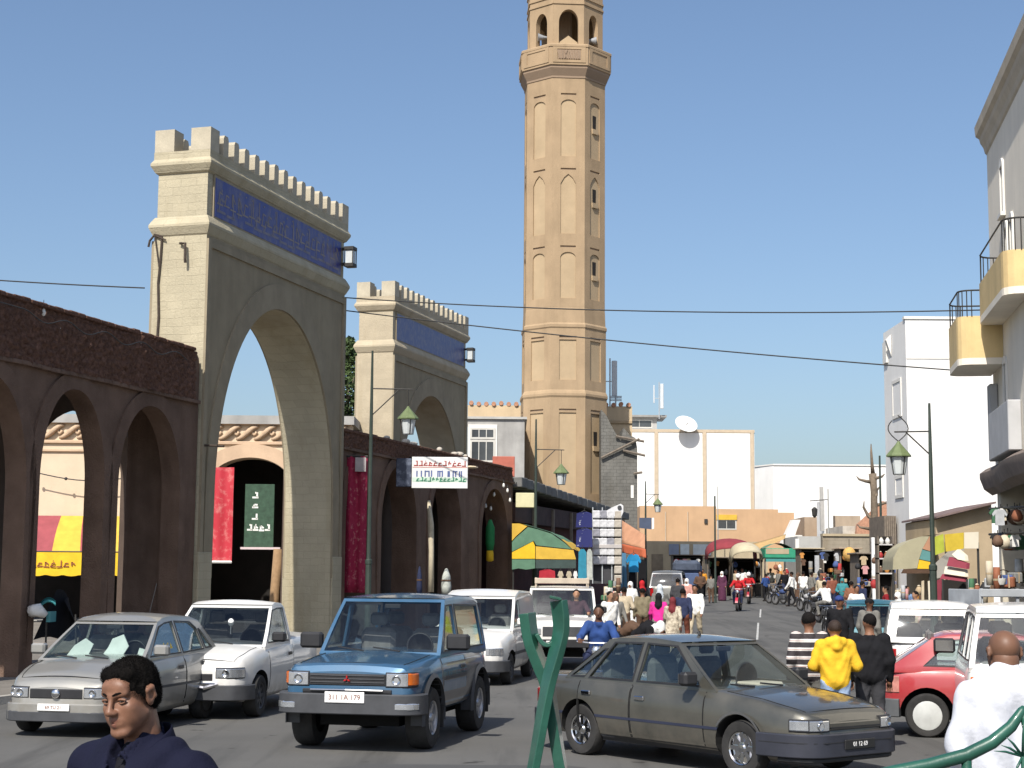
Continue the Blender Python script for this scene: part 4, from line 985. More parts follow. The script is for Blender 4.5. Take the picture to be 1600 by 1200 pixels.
lamp(b_, W(579, 548, Yl).z - b_.z, W(578, 607, Yl).z - b_.z, GX(637, Yl) - GX(579, Yl), W(637, 658, Yl).z - b_.z, 'green lantern street lamp before the arcade signboard', False)
Yl = 61; b_ = W(836, 935, Yl); b_.z = gz(Yl)
lamp(b_, W(841, 655, Yl).z - b_.z, W(841, 702, Yl).z - b_.z, GX(881, Yl) - GX(841, Yl), W(881, 742, Yl).z - b_.z, 'lantern street lamp at the foot of the minaret beside the striped awning', False)
Yl = 92; b_ = W(1009, 915, Yl); b_.z = gz(Yl)
lamp(b_, W(1009, 752, Yl).z - b_.z, W(1009, 772, Yl).z - b_.z, .7, W(1027, 790, Yl).z - b_.z, 'small distant street lamp before the white hall', False)
def pole(px, y0, y1, Y, r, label, m=None):
    p = W(px, y1, Y); t = thing('pole', label, 'pole', p)
    MB().tube([(0, 0, 0), (0, 0, W(px, y0, Y).z - p.z)], [r, r * .7], 7).obj('shaft', m or M('grey_pole', (.32, .32, .3), .7, .1), t)
    return t
pole(1118, 775, 942, 70, .05, 'thin dark pole standing in the roadway before the red awning', post_g)
pole(1122, 760, 850, 110, .04, 'thin grey pole on the khaki shop front')
tl = pole(1295, 764, 850, 105, .06, 'slim grey mast with a hanging lamp before the white block')
MB().tube([(0, 0, 2.9), (-1.2, 0, 2.8)], .03, 5).obj('arm', dark_iron, tl); MB().lathe([(.05, 0), (.2, -.15), (.16, -.55), (.05, -.7)], 8, (-.9, 0, 2.4)).obj('lamp', dark_iron, tl)
pole(1377, 712, 850, 80, .07, 'tall thin dark pole left of the tall white house', post_g)
# ================================================================== vehicles
rubber = M('tyre_rubber', (.03, .029, .028), .85, .3, 6, .2, 40)
blackp = M('black_plastic', (.022, .022, .024), .5, .2, 5)
greyp = M('grey_plastic', (.055, .057, .062), .55, .2, 4)
well = M('wheel_well', (.008, .008, .008), .95, .1)
chrome = M('chrome', (.62, .62, .62), .12, .05, 3, metal=1)
alloy = M('alloy', (.42, .42, .43), .35, .15, 8, metal=.7)
lampg = M('lamp_clear', (.72, .75, .78), .1, .14, 9, metal=.8, spec=.9, coat=1)
amber = M('amber_lens', (.55, .12, .01), .2, .2, 10, coat=1)
redlens = M('red_lens', (.35, .01, .012), .2, .2, 10, coat=1)
trim_in = M('interior_trim', (.07, .068, .066), .8, .2, 4)
seat_m = M('seat_cloth', (.15, .145, .14), .9, .2, 12)
glz = glass('car_glass', (.80, .85, .84)); glz_d = glass('tinted_glass', (.38, .41, .42)); glz_c = glass('clear_glass', (.78, .86, .83))
plate_w = M('plate_white', (.75, .74, .72), .5, .05); plate_k = M('plate_black', (.02, .02, .02), .5, .05)
SHAPE = [(0, .87), (.06, .93), (.15, .965), (.32, .99), (.5, 1), (.7, .99), (.84, .968), (.93, .935), (.98, .90), (1, .865)]
class Car:
    def __init__(s, name, label, cat, loc, hd, sp):
        s.sp = sp; s.t = thing(name, label, cat, (loc[0], loc[1], gz(loc[1])), R(hd)); s.Wd = sp['W']; s.xr, s.xf = sp['xr'], sp['xf']
        W_ = s.Wd; xr, xf = s.xr, s.xf
        s.plan_pts = sp.get('plan') or [(xr, .66 * W_), (xr + .04, .78 * W_), (xr + .12, .88 * W_), (xr + .35, .955 * W_), (xr + .9, .99 * W_), (0, W_), (xf - .95, .99 * W_), (xf - .45, .94 * W_), (xf - .18, .865 * W_), (xf - .06, .77 * W_), (xf, .62 * W_)]
        s.paint = sp['paint']; s.build()
    def plan(s, x): return interp(s.plan_pts, x)
    def top(s, x): return interp(s.sp['top'], x)
    def bot(s, x): return interp(s.sp['bot'], x)
    def side(s, x, z):
        b, t = s.bot(x), s.top(x); return s.plan(x) * interp(SHAPE, min(1, max(0, (z - b) / (t - b))))
    def cutters(s):
        mb = MB(); sp = s.sp
        for ax in sp['ax']:
            for sg in (-1, 1):
                y0, y1 = sorted((sg * (s.Wd - .30), sg * (s.Wd + .15)))
                mb.lathe([(sp['wr'] + sp.get('gap', .06), y0), (sp['wr'] + sp.get('gap', .06), y1)], 28, (ax, 0, sp['wr'] + .01), 'y')
        return mb
    def build(s):
        sp, t = s.sp, s.t; xr, xf = s.xr, s.xf
        xs = sorted(set([round(v, 4) for v in linsp(xr + .2, xf - .2, 26)] + [xr + d for d in (0, .02, .05, .09, .14)] + [xf - d for d in (0, .02, .05, .09, .14)] + [p[0] for p in sp['top']]))
        xs = [x for i, x in enumerate(xs) if i == 0 or x - xs[i - 1] > .012]
        ts = [0, .03, .06, .1, .15, .23, .32, .42, .5, .6, .7, .78, .84, .89, .93, .96, .98, 1]
        vs = []; 
        for x in xs:
            b, tp, pw = s.bot(x), s.top(x), s.plan(x); half = [(pw * interp(SHAPE, k), b + (tp - b) * k) for k in ts]
            w1 = half[-1][0]; cr = sp.get('crown', .035)
            half += [(w1 * f, tp + cr * (1 - f * f)) for f in (.85, .6, .3)]
            ring = [(x, y, z) for y, z in half] + [(x, 0, tp + cr)] + [(x, -y, z) for y, z in reversed(half)]
            vs += ring
        n = len(vs) // len(xs); fs = []
        for i in range(len(xs) - 1):
            for k in range(n): fs.append((i * n + k, (i + 1) * n + k, (i + 1) * n + (k + 1) % n, i * n + (k + 1) % n))
        fs += [tuple(range(n)), tuple(range((len(xs) - 1) * n, len(xs) * n))[::-1]]
        fs = [f[::-1] for f in fs]
        s.body = MB().add(vs, fs).obj('body', s.paint, t, 32); bool_cut(s.body, s.cutters(), well)
        s.wheels(); s.cabin()
    def wheels(s):
        sp = s.sp; r = sp['wr']; tw = sp.get('tw', .19); rr = sp.get('rim', .62) * r
        tyre = MB().lathe([(rr, -tw / 2), (rr + .01, -tw / 2 - .005), (r * .93, -tw / 2), (r * .985, -tw * .38), (r, -tw * .2), (r, tw * .2), (r * .985, tw * .38), (r * .93, tw / 2), (rr + .01, tw / 2 + .005), (rr, tw / 2)], 30, (0, 0, 0), 'y', cap=False).me('tyre', rubber, 35)
        mb = MB(); st = sp.get('wheel', 'steel')
        mb.lathe([(rr, tw * .46), (rr * .97, tw * .5), (rr * .9, tw * .44), (rr * .86, tw * .25), (rr * .4, tw * .22), (rr * .36, tw * .36), (.0001, tw * .4)], 26, (0, 0, 0), 'y', cap=False)
        if st == 'cap': mb = MB().lathe([(rr * 1.02, tw * .46), (rr * 1.0, tw * .54), (rr * .8, tw * .6), (.0001, tw * .64)], 26, (0, 0, 0), 'y', cap=False)
        if st in ('steel', 'alloy'):
            for k in range(8 if st == 'steel' else 6):
                a = k * 2 * math.pi / (8 if st == 'steel' else 6); c, q = math.cos(a), math.sin(a); wdt = rr * (.13 if st == 'steel' else .16)
                P0 = [(c * rr * .3 - q * wdt, tw * .36, q * rr * .3 + c * wdt), (c * rr * .3 + q * wdt, tw * .36, q * rr * .3 - c * wdt), (c * rr * .93 + q * wdt, tw * .40, q * rr * .93 - c * wdt), (c * rr * .93 - q * wdt, tw * .40, q * rr * .93 + c * wdt)]
                mb.add(P0 + [(p[0], p[1] - .06, p[2]) for p in P0], [(0, 1, 2, 3), (0, 4, 5, 1), (1, 5, 6, 2), (2, 6, 7, 3), (3, 7, 4, 0)])
            mb.lathe([(rr * .3, tw * .36), (rr * .22, tw * .46), (.0001, tw * .48)], 14, (0, 0, 0), 'y')
        rim = mb.me('wheel', sp.get('rimm', alloy), 30)
        for ax in sp['ax']:
            for sg in (-1, 1):
                w_ = link('wheel', rim, s.t, (ax, sg * (sp['track'] / 2), r), 0 if sg > 0 else math.pi)
                link('tyre', tyre, w_)
        MB().box((s.xr + .5, -.5, sp['wr'] * .75), (s.xf - .5, .5, sp['wr'] * 1.1)).obj('chassis', well, s.t)
    def cabin(s):
        """greenhouse: outline in side view (x,z) from rear base over the roof to front base"""
        sp = s.sp; t = s.t; c = sp['cab']; yb, yr = sp['yb'], sp['yr']; rear, front = c['rear'], c['front']; roof = c['roof']
        zb = min(rear[1], front[1]); zr = max(p[1] for p in roof)
        Y_ = lambda z: lerp(yb, yr, max(0, min(1, (z - zb) / (zr - zb))) ** 1.25)
        fr = c.get('pillar', s.paint); gl = sp.get('glass', glz)
        for sg in (1, -1):
            out = [rear] + roof + [front] + [(front[0] - .02, zb - .05), (rear[0] + .02, zb - .05)]
            def lay(mb):
                mb.v = [(v[0], sg * (Y_(v[2]) - v[1]), v[2]) for v in mb.v]
                if sg > 0: mb.f = [f[::-1] for f in mb.f]
                return mb
            lay(MB().prism(out, (0, .035), c['win'])).obj('window_frame', fr, t, 30)
            for wv in c['win']:
                lay(MB().prism(wv, (.014, .018))).obj('side_window', c.get('sglass', gl), t)
            for wv in c['win']:                                # black rubber round each light
                mx = sum(p[0] for p in wv) / len(wv); mz = sum(p[1] for p in wv) / len(wv)
                o = [(p[0] + .022 * (1 if p[0] > mx else -1), p[1] + .02 * (1 if p[1] > mz else -1)) for p in wv]
                lay(MB().prism(o, (-.006, -.001), [wv])).obj('window_seal', blackp, t)
        # roof skin
        us = linsp(0, 1, 3 * (len(roof) - 1) + 1)
        def rp(u):
            k = min(int(u * (len(roof) - 1)), len(roof) - 2); f = u * (len(roof) - 1) - k
            return lerp(roof[k][0], roof[k + 1][0], f), lerp(roof[k][1], roof[k + 1][1], f)
        vv = [-1, -.985, -.95, -.85, -.6, -.3, 0, .3, .6, .85, .95, .985, 1]
        cr = sp.get('rcrown', .045)
        def RP(u, v):
            x, z = rp(u); e = 1.012; drop = -.035 if abs(v) == 1 else 0
            return (x + (.03 if u == 1 else -.03 if u == 0 else 0) * (1 - v * v), v * Y_(z) * e, z + .012 + cr * (1 - v * v) ** .8 * (.12 + .88 * math.sin(math.pi * min(1, max(0, u))) ** .6) + drop)
        MB().grid(RP, us, vv).obj('roof', sp.get('roofm', s.paint), t, 50)
        # windscreen and rear light as curved sheets inside painted surrounds
        for nm, a, b, sgn, nt_ in (('windscreen', front, roof[-1], 1, c.get('wsm', .055)), ('rear_window', rear, roof[0], -1, c.get('rwm', .06))):
            if nm == 'rear_window' and c.get('norear'): 
                us_ = (-1, 0, 1); MB().grid(lambda u, v: (lerp(a[0], b[0], v), u * Y_(lerp(a[1], b[1], v)), lerp(a[1], b[1], v)), us_, (0, .5, 1)).obj('rear_panel', s.paint, t, 40); continue
            us_ = [-1, -1 + nt_ * 1.3, -.6, -.3, 0, .3, .6, 1 - nt_ * 1.3, 1]; vs_ = [0, nt_, .35, .65, 1 - nt_ * 1.1, 1]
            bul = .07 if nm == 'windscreen' else .04
            def SP_(u, v, off=0):
                z = lerp(a[1], b[1], v); return (lerp(a[0], b[0], v) + sgn * bul * (1 - u * u) * math.sin(math.pi * (v * .8 + .1)) - sgn * off, u * Y_(z), z)
            edge = lambda i, j: i in (0, len(us_) - 2) or j in (0, len(vs_) - 2)
            MB().grid(SP_, us_, vs_, flip=sgn < 0, skip=lambda i, j: not edge(i, j)).obj('screen_surround' if sgn > 0 else 'rear_surround', fr, t, 40)
            MB().grid(lambda u, v: SP_(u, v, .012), us_, vs_, flip=sgn < 0, skip=edge).obj(nm, c.get('wglass', gl), t, True)
            if nm == 'windscreen':
                for sd in (-1, 1):
                    q0 = SP_(.15 + .3 * sd - .1, .05); q1 = SP_(.15 + .3 * sd - .55, .1)
                    MB().tube([(q0[0] + .03, q0[1], q0[2] + .01), (q1[0] + .035, q1[1], q1[2] + .02)], .01, 5).obj('wiper', blackp, t)
                q = SP_(0, .86); MB().box((q[0] - .1, -.11, q[2] - .03), (q[0] - .06, .11, q[2] + .03), bev=.012).obj('inside_mirror', blackp, t)
        # inside
        zd = zb - .02
        MB().box((front[0] - .55, -yb + .08, zd - .06), (front[0] - .08, yb - .08, zd + .05), bev=.04).obj('dashboard', trim_in, t)
        MB().lathe([(.17, -.012), (.185, 0), (.17, .012), (.155, 0), (.17, -.012)], 18, (0, 0, 0), 'x').obj('steering_wheel', blackp, t, True, (front[0] - .62, .36, zd + .1))
        xs_ = sp.get('seats', (front[0] - 1.15, front[0] - 2.0))
        for k, x in enumerate(xs_):
            for y in (-.36, .36):
                MB().box((x - .14, y - .24, zd - .15), (x, y + .24, zd + .32), bev=.06).obj('seat', seat_m, t)
                MB().box((x - .11, y - .12, zd + .35), (x - .03, y + .12, zd + .52), bev=.04).obj('headrest', seat_m, t)
        MB().box((rear[0] + .25, -yb + .06, zd - .1), (front[0] - .5, yb - .06, zd - .045)).obj('cabin_floor', trim_in, t)
    # ---- pieces that follow the body
    def nose(s, end):
        """plan outline of one end as (a, x, y): a = arc length from the centre"""
        sg = 1 if end == 'f' else -1; xe = s.xf if sg > 0 else s.xr
        pts = [(xe, 0.)] + [(xe - sg * d, s.plan(xe - sg * d)) for d in (0, .02, .04, .06, .09, .12, .16, .22, .3, .4, .5, .6, .7, .8, .9)]
        a = [0]; 
        for i in range(1, len(pts)): a.append(a[-1] + math.dist(pts[i], pts[i - 1]))
        return a, [p[0] for p in pts], [p[1] for p in pts], sg
    def wrap(s, end, a0, a1, z0, z1, out, name, m, n=14, th=.06, parent=None, rake=0, bev=.012):
        A, X, Y, sg = s.nose(end); ring = []
        if name == 'bumper':
            ax = s.sp['ax'][1 if sg > 0 else 0] + sg * (s.sp['wr'] + s.sp.get('gap', .06) + .015)
            am = next((a for a, x in zip(A, X) if (x - ax) * sg < 0), 9); a0, a1 = max(a0, -am), min(a1, am)
        for a in linsp(a0, a1, n):
            def pt(q): 
                k = abs(q); return Vector((float(np.interp(k, A, X)), math.copysign(float(np.interp(k, A, Y)), q), 0))
            p = pt(a); d = (pt(a + .01) - pt(a - .01)).normalized(); nn = Vector((d.y, -d.x, 0)) * sg
            if nn.dot(p - Vector((p.x - sg * .5, 0, 0))) < 0: nn = -nn
            ring.append((p, nn))
        pr = [(-th, z0), (out - bev, z0), (out, z0 + bev), (out, z1 - bev), (out - bev, z1), (-th, z1)]
        mb = MB(); vs = [tuple(p + nn * o + Vector((-sg * rake * (z - z0), 0, z))) for p, nn in ring for o, z in pr]; k = len(pr)
        fs = [(i * k + j, (i + 1) * k + j, (i + 1) * k + (j + 1) % k, i * k + (j + 1) % k) for i in range(n - 1) for j in range(k)]
        fs += [tuple(range(k)), tuple(range((n - 1) * k, n * k))[::-1]]
        if (a1 > a0) == (sg > 0): fs = [f[::-1] for f in fs]
        return mb.add(vs, fs).obj(name, m, parent or s.t, 35)
    def patch(s, x0, x1, z0, z1, out, name, m, sides=(1, -1), nx=10, nz=8, cut=False, parent=None, slant=0):
        r = []
        for sg in sides:
            def P(u, v):
                z = lerp(z0, z1, v); x = lerp(x0, x1, u) + slant * (v - .5); return (x, sg * (s.side(x, z) + out), z)
            def Q(u, v): p = P(u, v); return (p[0], p[1] - sg * (out + .02), p[2])
            us, vs = linsp(0, 1, nx), linsp(0, 1, nz); mb = MB()
            mb.grid(P, us, vs, flip=sg > 0); mb.grid(Q, us, vs, flip=sg < 0)
            N = nx * nz; I = lambda i, j: i * nz + j
            loop = [I(i, 0) for i in range(nx)] + [I(nx - 1, j) for j in range(1, nz)] + [I(i, nz - 1) for i in range(nx - 2, -1, -1)] + [I(0, j) for j in range(nz - 2, 0, -1)]
            for i in range(len(loop)):
                a, b = loop[i], loop[(i + 1) % len(loop)]; q = (a, b, b + N, a + N); mb.f.append(q if sg < 0 else q[::-1]); mb.mi.append(0)
            mb.f = [f if sg < 0 else f for f in mb.f]
            o = mb.obj(name, m, parent or s.t, 40)
            if cut: bool_cut(o, s.cutters(), well)
            r.append(o)
        return r
    def door(s, x0, x1, z0=None, z1=None, handle=.2, cut=False):
        sp = s.sp; z0 = z0 or sp['sill']; z1 = z1 or sp['belt'] - .03
        for d, sg in zip(s.patch(x0 + .008, x1 - .008, z0, z1, .004, 'door', s.paint, cut=cut), (1, -1)):
            hx = x0 + handle; hz = z1 - .13; y = s.side(hx, hz)
            MB().box((hx - .08, min(sg * y, sg * (y + .03)), hz - .025), (hx + .08, max(sg * y, sg * (y + .03)), hz + .025), bev=.01).obj('handle', sp.get('handm', blackp), d)
        for x in (x0, x1): s.patch(x - .007, x + .007, z0, z1, .0035, 'door_gap', well, nx=2, nz=10)
    def mirrors(s, x, z, m=None, sz=1.0):
        y = s.sp['yb']
        for sg in (1, -1):
            o = MB().box((x - .06, min(sg * (y + .03), sg * (y + .24 * sz)), z - .06 * sz), (x + .07, max(sg * (y + .03), sg * (y + .24 * sz)), z + .09 * sz), bev=.03).obj('wing_mirror', m or blackp, s.t)
            MB().box((x - .066, min(sg * (y + .06), sg * (y + .22 * sz)), z - .04 * sz), (x - .0605, max(sg * (y + .06), sg * (y + .22 * sz)), z + .07 * sz)).obj('mirror_glass', chrome, o)
    def plate(s, end, z, txt, m, tm, w_=.26, h_=.055, y=0, x=None):
        sg = 1 if end == 'f' else -1; xe = (s.xf if sg > 0 else s.xr) + sg * (x or .05)
        p = MB().box((min(xe, xe + sg * .015), y - w_, z - h_), (max(xe, xe + sg * .015), y + w_, z + h_), bev=.006).obj('number_plate', m, s.t)
        text('characters', txt, h_ * 1.3, tm, p, (xe + sg * .0165, y, z), (math.pi / 2, 0, sg * math.pi / 2))
def hood(c, x0, f=.93):
    """bonnet shut lines and lamp details"""
    xs = linsp(x0, c.xf - .16, 10)
    for sg in (1, -1):
        P_ = []
        for x in xs:
            w1 = c.plan(x) * .865; P_.append((x, sg * w1 * f, c.top(x) + c.sp.get('crown', .035) * (1 - f * f) + .0005))
        MB().tube(P_, .006, 5).obj('bonnet_gap', well, c.t)
    e_ = P_[-1]; MB().tube([(e_[0] + .03 * (1 - (y / abs(e_[1])) ** 2), y, c.top(e_[0]) + c.sp.get('crown', .035) * (1 - (y / (c.plan(e_[0]) * .865)) ** 2) - .006) for y in linsp(-abs(e_[1]), abs(e_[1]), 13)], .006, 5).obj('bonnet_gap', well, c.t)
def lens(c, end, a, z, r, out=.02):
    A, X, Y, sg = c.nose(end); x = float(np.interp(abs(a), A, X)); y = math.copysign(float(np.interp(abs(a), A, Y)), a)
    o = MB().lathe([(r, -.01), (r * 1.0, .004), (r * .9, .007), (r * .82, .002), (r * .4, -.004), (.001, -.006)], 18, (x + sg * out, y, z), 'x', cap=False).obj('reflector', chrome, c.t, True)
    return o
# ---- blue four-wheel drive
blue = paint('blue_metallic', (.035, .115, .215), .33, .3, .9, .12); slate = paint('slate_lower', (.065, .07, .08), .42, .2, .6, .25)
suv = Car('blue_suv', 'blue four-wheel drive with silver flanks facing the camera on the road', 'car', (-1.5, 21.25), 257.5, dict(
    W=.86, xr=-1.82, xf=1.98, wr=.375, ax=(-1.22, 1.2), track=1.44, tw=.26, rim=.56, wheel='alloy', gap=.10, sill=.52, belt=1.12, paint=blue, crown=.03,
    plan=[(-1.82, .72), (-1.74, .8), (-1.5, .835), (-.5, .86), (1.2, .85), (1.6, .83), (1.85, .80), (1.94, .76), (1.98, .68)],
    top=[(-1.82, .98), (-1.78, 1.1), (-1.0, 1.12), (.62, 1.12), (.7, 1.11), (1.3, 1.07), (1.84, 1.03), (1.93, 1.0), (1.98, .93)], bot=[(-1.82, .5), (-1.5, .42), (1.5, .42), (1.98, .48)],
    cab=dict(rear=(-1.76, 1.1), front=(.72, 1.1), roof=[(-1.62, 1.74), (-1.4, 1.79), (-.6, 1.81), (.1, 1.79)], pillar=blue,
             win=[[(-.18, 1.16), (.52, 1.16), (.12, 1.70), (-.18, 1.71)], [(-1.58, 1.16), (-.3, 1.16), (-.3, 1.71), (-1.5, 1.68)]], sglass=glz, wsm=.05),
    yb=.80, yr=.68, seats=(-.35, -1.15), handm=blackp))
suv.patch(-1.55, .78, .46, 1.07, .004, 'flank_panel', slate, nx=26, cut=True)
suv.door(-.42, .72, .5, 1.06); suv.patch(-.41, .71, .80, .84, .012, 'rub_strip', greyp)
suv.wrap('f', -1.2, 1.2, .46, .70, .10, 'bumper', greyp, 26, .1); suv.wrap('r', -1.1, 1.1, .46, .68, .07, 'bumper', greyp, 20, .1)
suv.wrap('f', -.47, .47, .79, .93, .012, 'grille', blackp, 12)
for z in (.83, .87, .91): suv.wrap('f', -.46, .46, z - .008, z + .008, .022, 'grille_bar', greyp, 12)
for d in range(3):
    a = R(90 + 120 * d); c_, s_ = math.cos(a), math.sin(a)
    MB().prism([(0, 0), (.022 * c_ - .012 * s_, .022 * s_ + .012 * c_), (.05 * c_, .05 * s_), (.022 * c_ + .012 * s_, .022 * s_ - .012 * c_)], (2.008, 2.02), axis='x', o=(0, 0, .87)).obj('badge', redlens, suv.t)
for sg in (1, -1):
    hl = suv.wrap('f', sg * .49, sg * .74, .785, .945, .02, 'headlight', lampg, 8); suv.wrap('f', sg * .745, sg * .93, .80, .945, .02, 'indicator', amber, 7)
suv.wrap('f', -.55, .55, .70, .75, .03, 'bumper_top', blackp, 10)
suv.plate('f', .66, '311 1A 179', plate_w, M('plate_brown_text', (.22, .09, .06), .6), .245, .065, 0, .10)
MB().tube([(2.02, -.45, .74), (2.06, 0, .745), (2.02, .45, .74)], .012, 6).obj('chrome_strip', chrome, suv.t)
suv.mirrors(.5, 1.24, None, 1.35); hood(suv, .8)
for sg in (1, -1): lens(suv, 'f', sg * .61, .865, .058, .022); suv.wrap('f', sg * .475, sg * .94, .775, .955, .012, 'lamp_surround', blackp, 10); suv.wrap('f', sg * .62, sg * .82, .52, .60, .105, 'fog_light', lampg, 6)
for ax in (-1.22, 1.2):
    for sg in (1, -1):
        mb = MB(); mb.grid(lambda u, v: (ax + (.475 + .05 * v) * math.cos(u), sg * (.852 + .03 * (1 - v)), .385 + (.475 + .05 * v) * math.sin(u)), linsp(-.15, math.pi + .15, 22), (0, 1), flip=sg > 0)
        mb.grid(lambda u, v: (ax + .475 * math.cos(u), sg * (.70 + .182 * v), .385 + .475 * math.sin(u)), linsp(-.15, math.pi + .15, 22), (0, 1), flip=sg < 0)
        mb.obj('wheel_arch_flare', greyp, suv.t, True)
        MB().box((ax - .47, min(sg * .62, sg * .86), .22), (ax - .44, max(sg * .62, sg * .86), .5), bev=.006).obj('mud_flap', rubber, suv.t)
# ---- grey saloon
sal_p = paint('grey_green_metallic', (.075, .074, .062), .36, .45, .8, .22)
sal = Car('grey_saloon', 'dark grey saloon crossing the foreground, seen from its right side', 'car', (2.28, 18.85), -51.7, dict(
    W=.85, xr=-2.28, xf=2.18, wr=.30, ax=(-1.3, 1.3), track=1.42, tw=.18, rim=.6, wheel='steel', rimm=chrome, sill=.28, belt=.90, paint=sal_p, crown=.025, gap=.05,
    top=[(-2.28, .70), (-2.24, .84), (-2.1, .90), (-1.55, .915), (-.5, .90), (.85, .885), (1.5, .82), (1.95, .735), (2.1, .69), (2.18, .60)], bot=[(-2.28, .36), (-2.0, .24), (1.8, .2), (2.18, .27)],
    cab=dict(rear=(-1.62, .895), front=(.92, .87), roof=[(-1.0, 1.345), (-.8, 1.375), (-.2, 1.385), (.22, 1.36)], pillar=sal_p,
             win=[[(-.34, .925), (.66, .925), (.16, 1.315), (-.30, 1.33)], [(-1.18, .925), (-.44, .925), (-.40, 1.33), (-.86, 1.32)], [(-1.50, .93), (-1.26, .93), (-.98, 1.24), (-1.04, 1.24)]], wsm=.05),
    yb=.77, yr=.60, seats=(-.28, -1.05), handm=chrome))
sal.door(-.39, .78, .28, .86, .16); sal.door(-1.32, -.41, .28, .87, .16, True)
sal.patch(-2.1, 2.0, .47, .50, .008, 'rub_strip', M('navy_strip', (.03, .035, .06), .5), nx=40, nz=2, cut=True)
sal.wrap('f', -1.35, 1.35, .26, .50, .06, 'bumper', M('saloon_bumper', (.032, .034, .045), .42, .2, 3), 26, .08); sal.wrap('r', -1.3, 1.3, .30, .50, .05, 'bumper', MATS['saloon_bumper'], 24, .08)
sal.wrap('f', -.40, .40, .53, .615, .012, 'grille', sal_p, 10); sal.wrap('f', -.40, .40, .555, .565, .02, 'grille_bar', blackp, 10)
for sg in (1, -1):
    sal.wrap('f', sg * .42, sg * .66, .525, .64, .016, 'headlight', lampg, 8); sal.wrap('f', sg * .67, sg * .86, .53, .64, .016, 'indicator', lampg, 8)
    sal.wrap('r', sg * .45, sg * .95, .56, .74, .016, 'tail_light', redlens, 8)
sal.plate('f', .385, '01 12 69', plate_k, MATS['plate_white'], .24, .05, 0, .062)
sal.mirrors(.62, .98); hood(sal, 1.0)
for sg in (1, -1): sal.wrap('f', sg * .405, sg * .875, .515, .65, .009, 'lamp_surround', blackp, 10); lens(sal, 'f', sg * .54, .58, .045, .018)
sal.wrap('f', -1.0, 1.0, .21, .26, .02, 'valance', blackp, 18); sal.wrap('f', -1.2, 1.2, .405, .42, .063, 'bumper_groove', blackp, 22)
sal.patch(-1.3, 1.3, .2, .27, .004, 'sill', blackp, nx=24, nz=3, cut=True)
sal.patch(-1.82, -1.64, .60, .74, .003, 'fuel_flap', sal_p, (-1,), 4, 4)
for ax in (1.3,):
    mb = MB(); mb.grid(lambda u, v: (ax + (.352 + .025 * v) * math.cos(u), -(.853 + .006), .31 + (.352 + .025 * v) * math.sin(u)), linsp(.2, math.pi - .6, 20), (0, 1)); mb.obj('wheel_arch_lip', chrome, sal.t, True)
MB().tube([(-.1, 0, 1.43), (-.12, 0, 1.47)], .02, 6).obj('roof_aerial_base', blackp, sal.t)
MB().box((.45, .02, .88), (.8, .45, .93), bev=.02).obj('dashboard_papers', M('paper', (.5, .45, .36), .9), sal.t)
# ---- silver hatchback on the left
silv = paint('silver_grey', (.30, .295, .275), .34, .35, .8, .18)
hat = Car('silver_hatchback', 'silver grey hatchback parked at the far left below the arcade', 'car', (-5.45, 22.75), 259, dict(
    W=.83, xr=-1.88, xf=1.92, wr=.29, ax=(-1.2, 1.2), track=1.44, tw=.18, rim=.6, wheel='cap', rimm=greyp, sill=.30, belt=.97, paint=silv, crown=.04,
    top=[(-1.88, .80), (-1.8, .94), (-1.2, .985), (-.2, .97), (.72, .95), (1.3, .88), (1.7, .77), (1.86, .68), (1.92, .60)], bot=[(-1.88, .38), (-1.6, .24), (1.5, .2), (1.92, .26)],
    cab=dict(rear=(-1.74, .97), front=(.98, .925), roof=[(-1.28, 1.40), (-1.0, 1.46), (-.3, 1.485), (.02, 1.46), (.2, 1.42)], pillar=silv,
             win=[[(-.32, 1.0), (.72, .99), (.2, 1.35), (-.02, 1.40), (-.28, 1.415)], [(-1.18, 1.02), (-.42, 1.0), (-.38, 1.415), (-.9, 1.395), (-1.08, 1.3)], [(-1.5, 1.04), (-1.28, 1.03), (-1.16, 1.28), (-1.22, 1.29)]], wglass=glz_c, wsm=.05),
    yb=.76, yr=.58, rcrown=.05))
hat.door(-.37, .8, .3, .93); hat.door(-1.22, -.39, .3, .95, .18, True)
hat.wrap('f', -1.25, 1.25, .21, .43, .05, 'bumper', silv, 24, .08); hat.wrap('f', -1.1, 1.1, .20, .33, .058, 'bumper_insert', greyp, 20, .05); hat.wrap('r', -1.2, 1.2, .25, .52, .05, 'bumper', silv, 22, .08)
hat.wrap('f', -.36, .36, .49, .615, .012, 'grille', blackp, 10)
MB().lathe([(.001, .045), (.04, .04), (.06, .03), (.06, 0)], 16, (1.925, 0, .555), 'x').obj('badge', chrome, hat.t, True)
for sg in (1, -1):
    hat.wrap('f', sg * .39, sg * .80, .50, .63, .014, 'headlight', lampg, 10); hat.wrap('r', sg * .6, sg * .95, .62, .88, .012, 'tail_light', redlens, 8)
hat.plate('f', .385, '69 TU 21', plate_w, MATS['plate_brown_text'], .22, .045, .0, .062)
hat.mirrors(.68, 1.05, silv); hood(hat, 1.05)
for sg in (1, -1): hat.wrap('f', sg * .38, sg * .81, .49, .64, .008, 'lamp_surround', blackp, 10); lens(hat, 'f', sg * .5, .565, .05, .016); lens(hat, 'f', sg * .62, .565, .04, .016)
hat.patch(-1.6, .8, .55, .585, .008, 'rub_strip', greyp, nx=24, nz=2, cut=True)
MB().tube([(-.9, .0, 1.5), (-1.02, .05, 1.95)], .006, 5).obj('aerial', blackp, hat.t)
yt = M('yellow_sticker', (.55, .4, .03), .6)
mb = MB(); strokes(mb, -.05, .32, 1.06, 1.14, 5, 6, .0, .012); mb.v = [(v[0], .762 - (v[2] - .95) * .33 + .012, v[2]) for v in mb.v]; mb.obj('window_sticker', yt, hat.t)
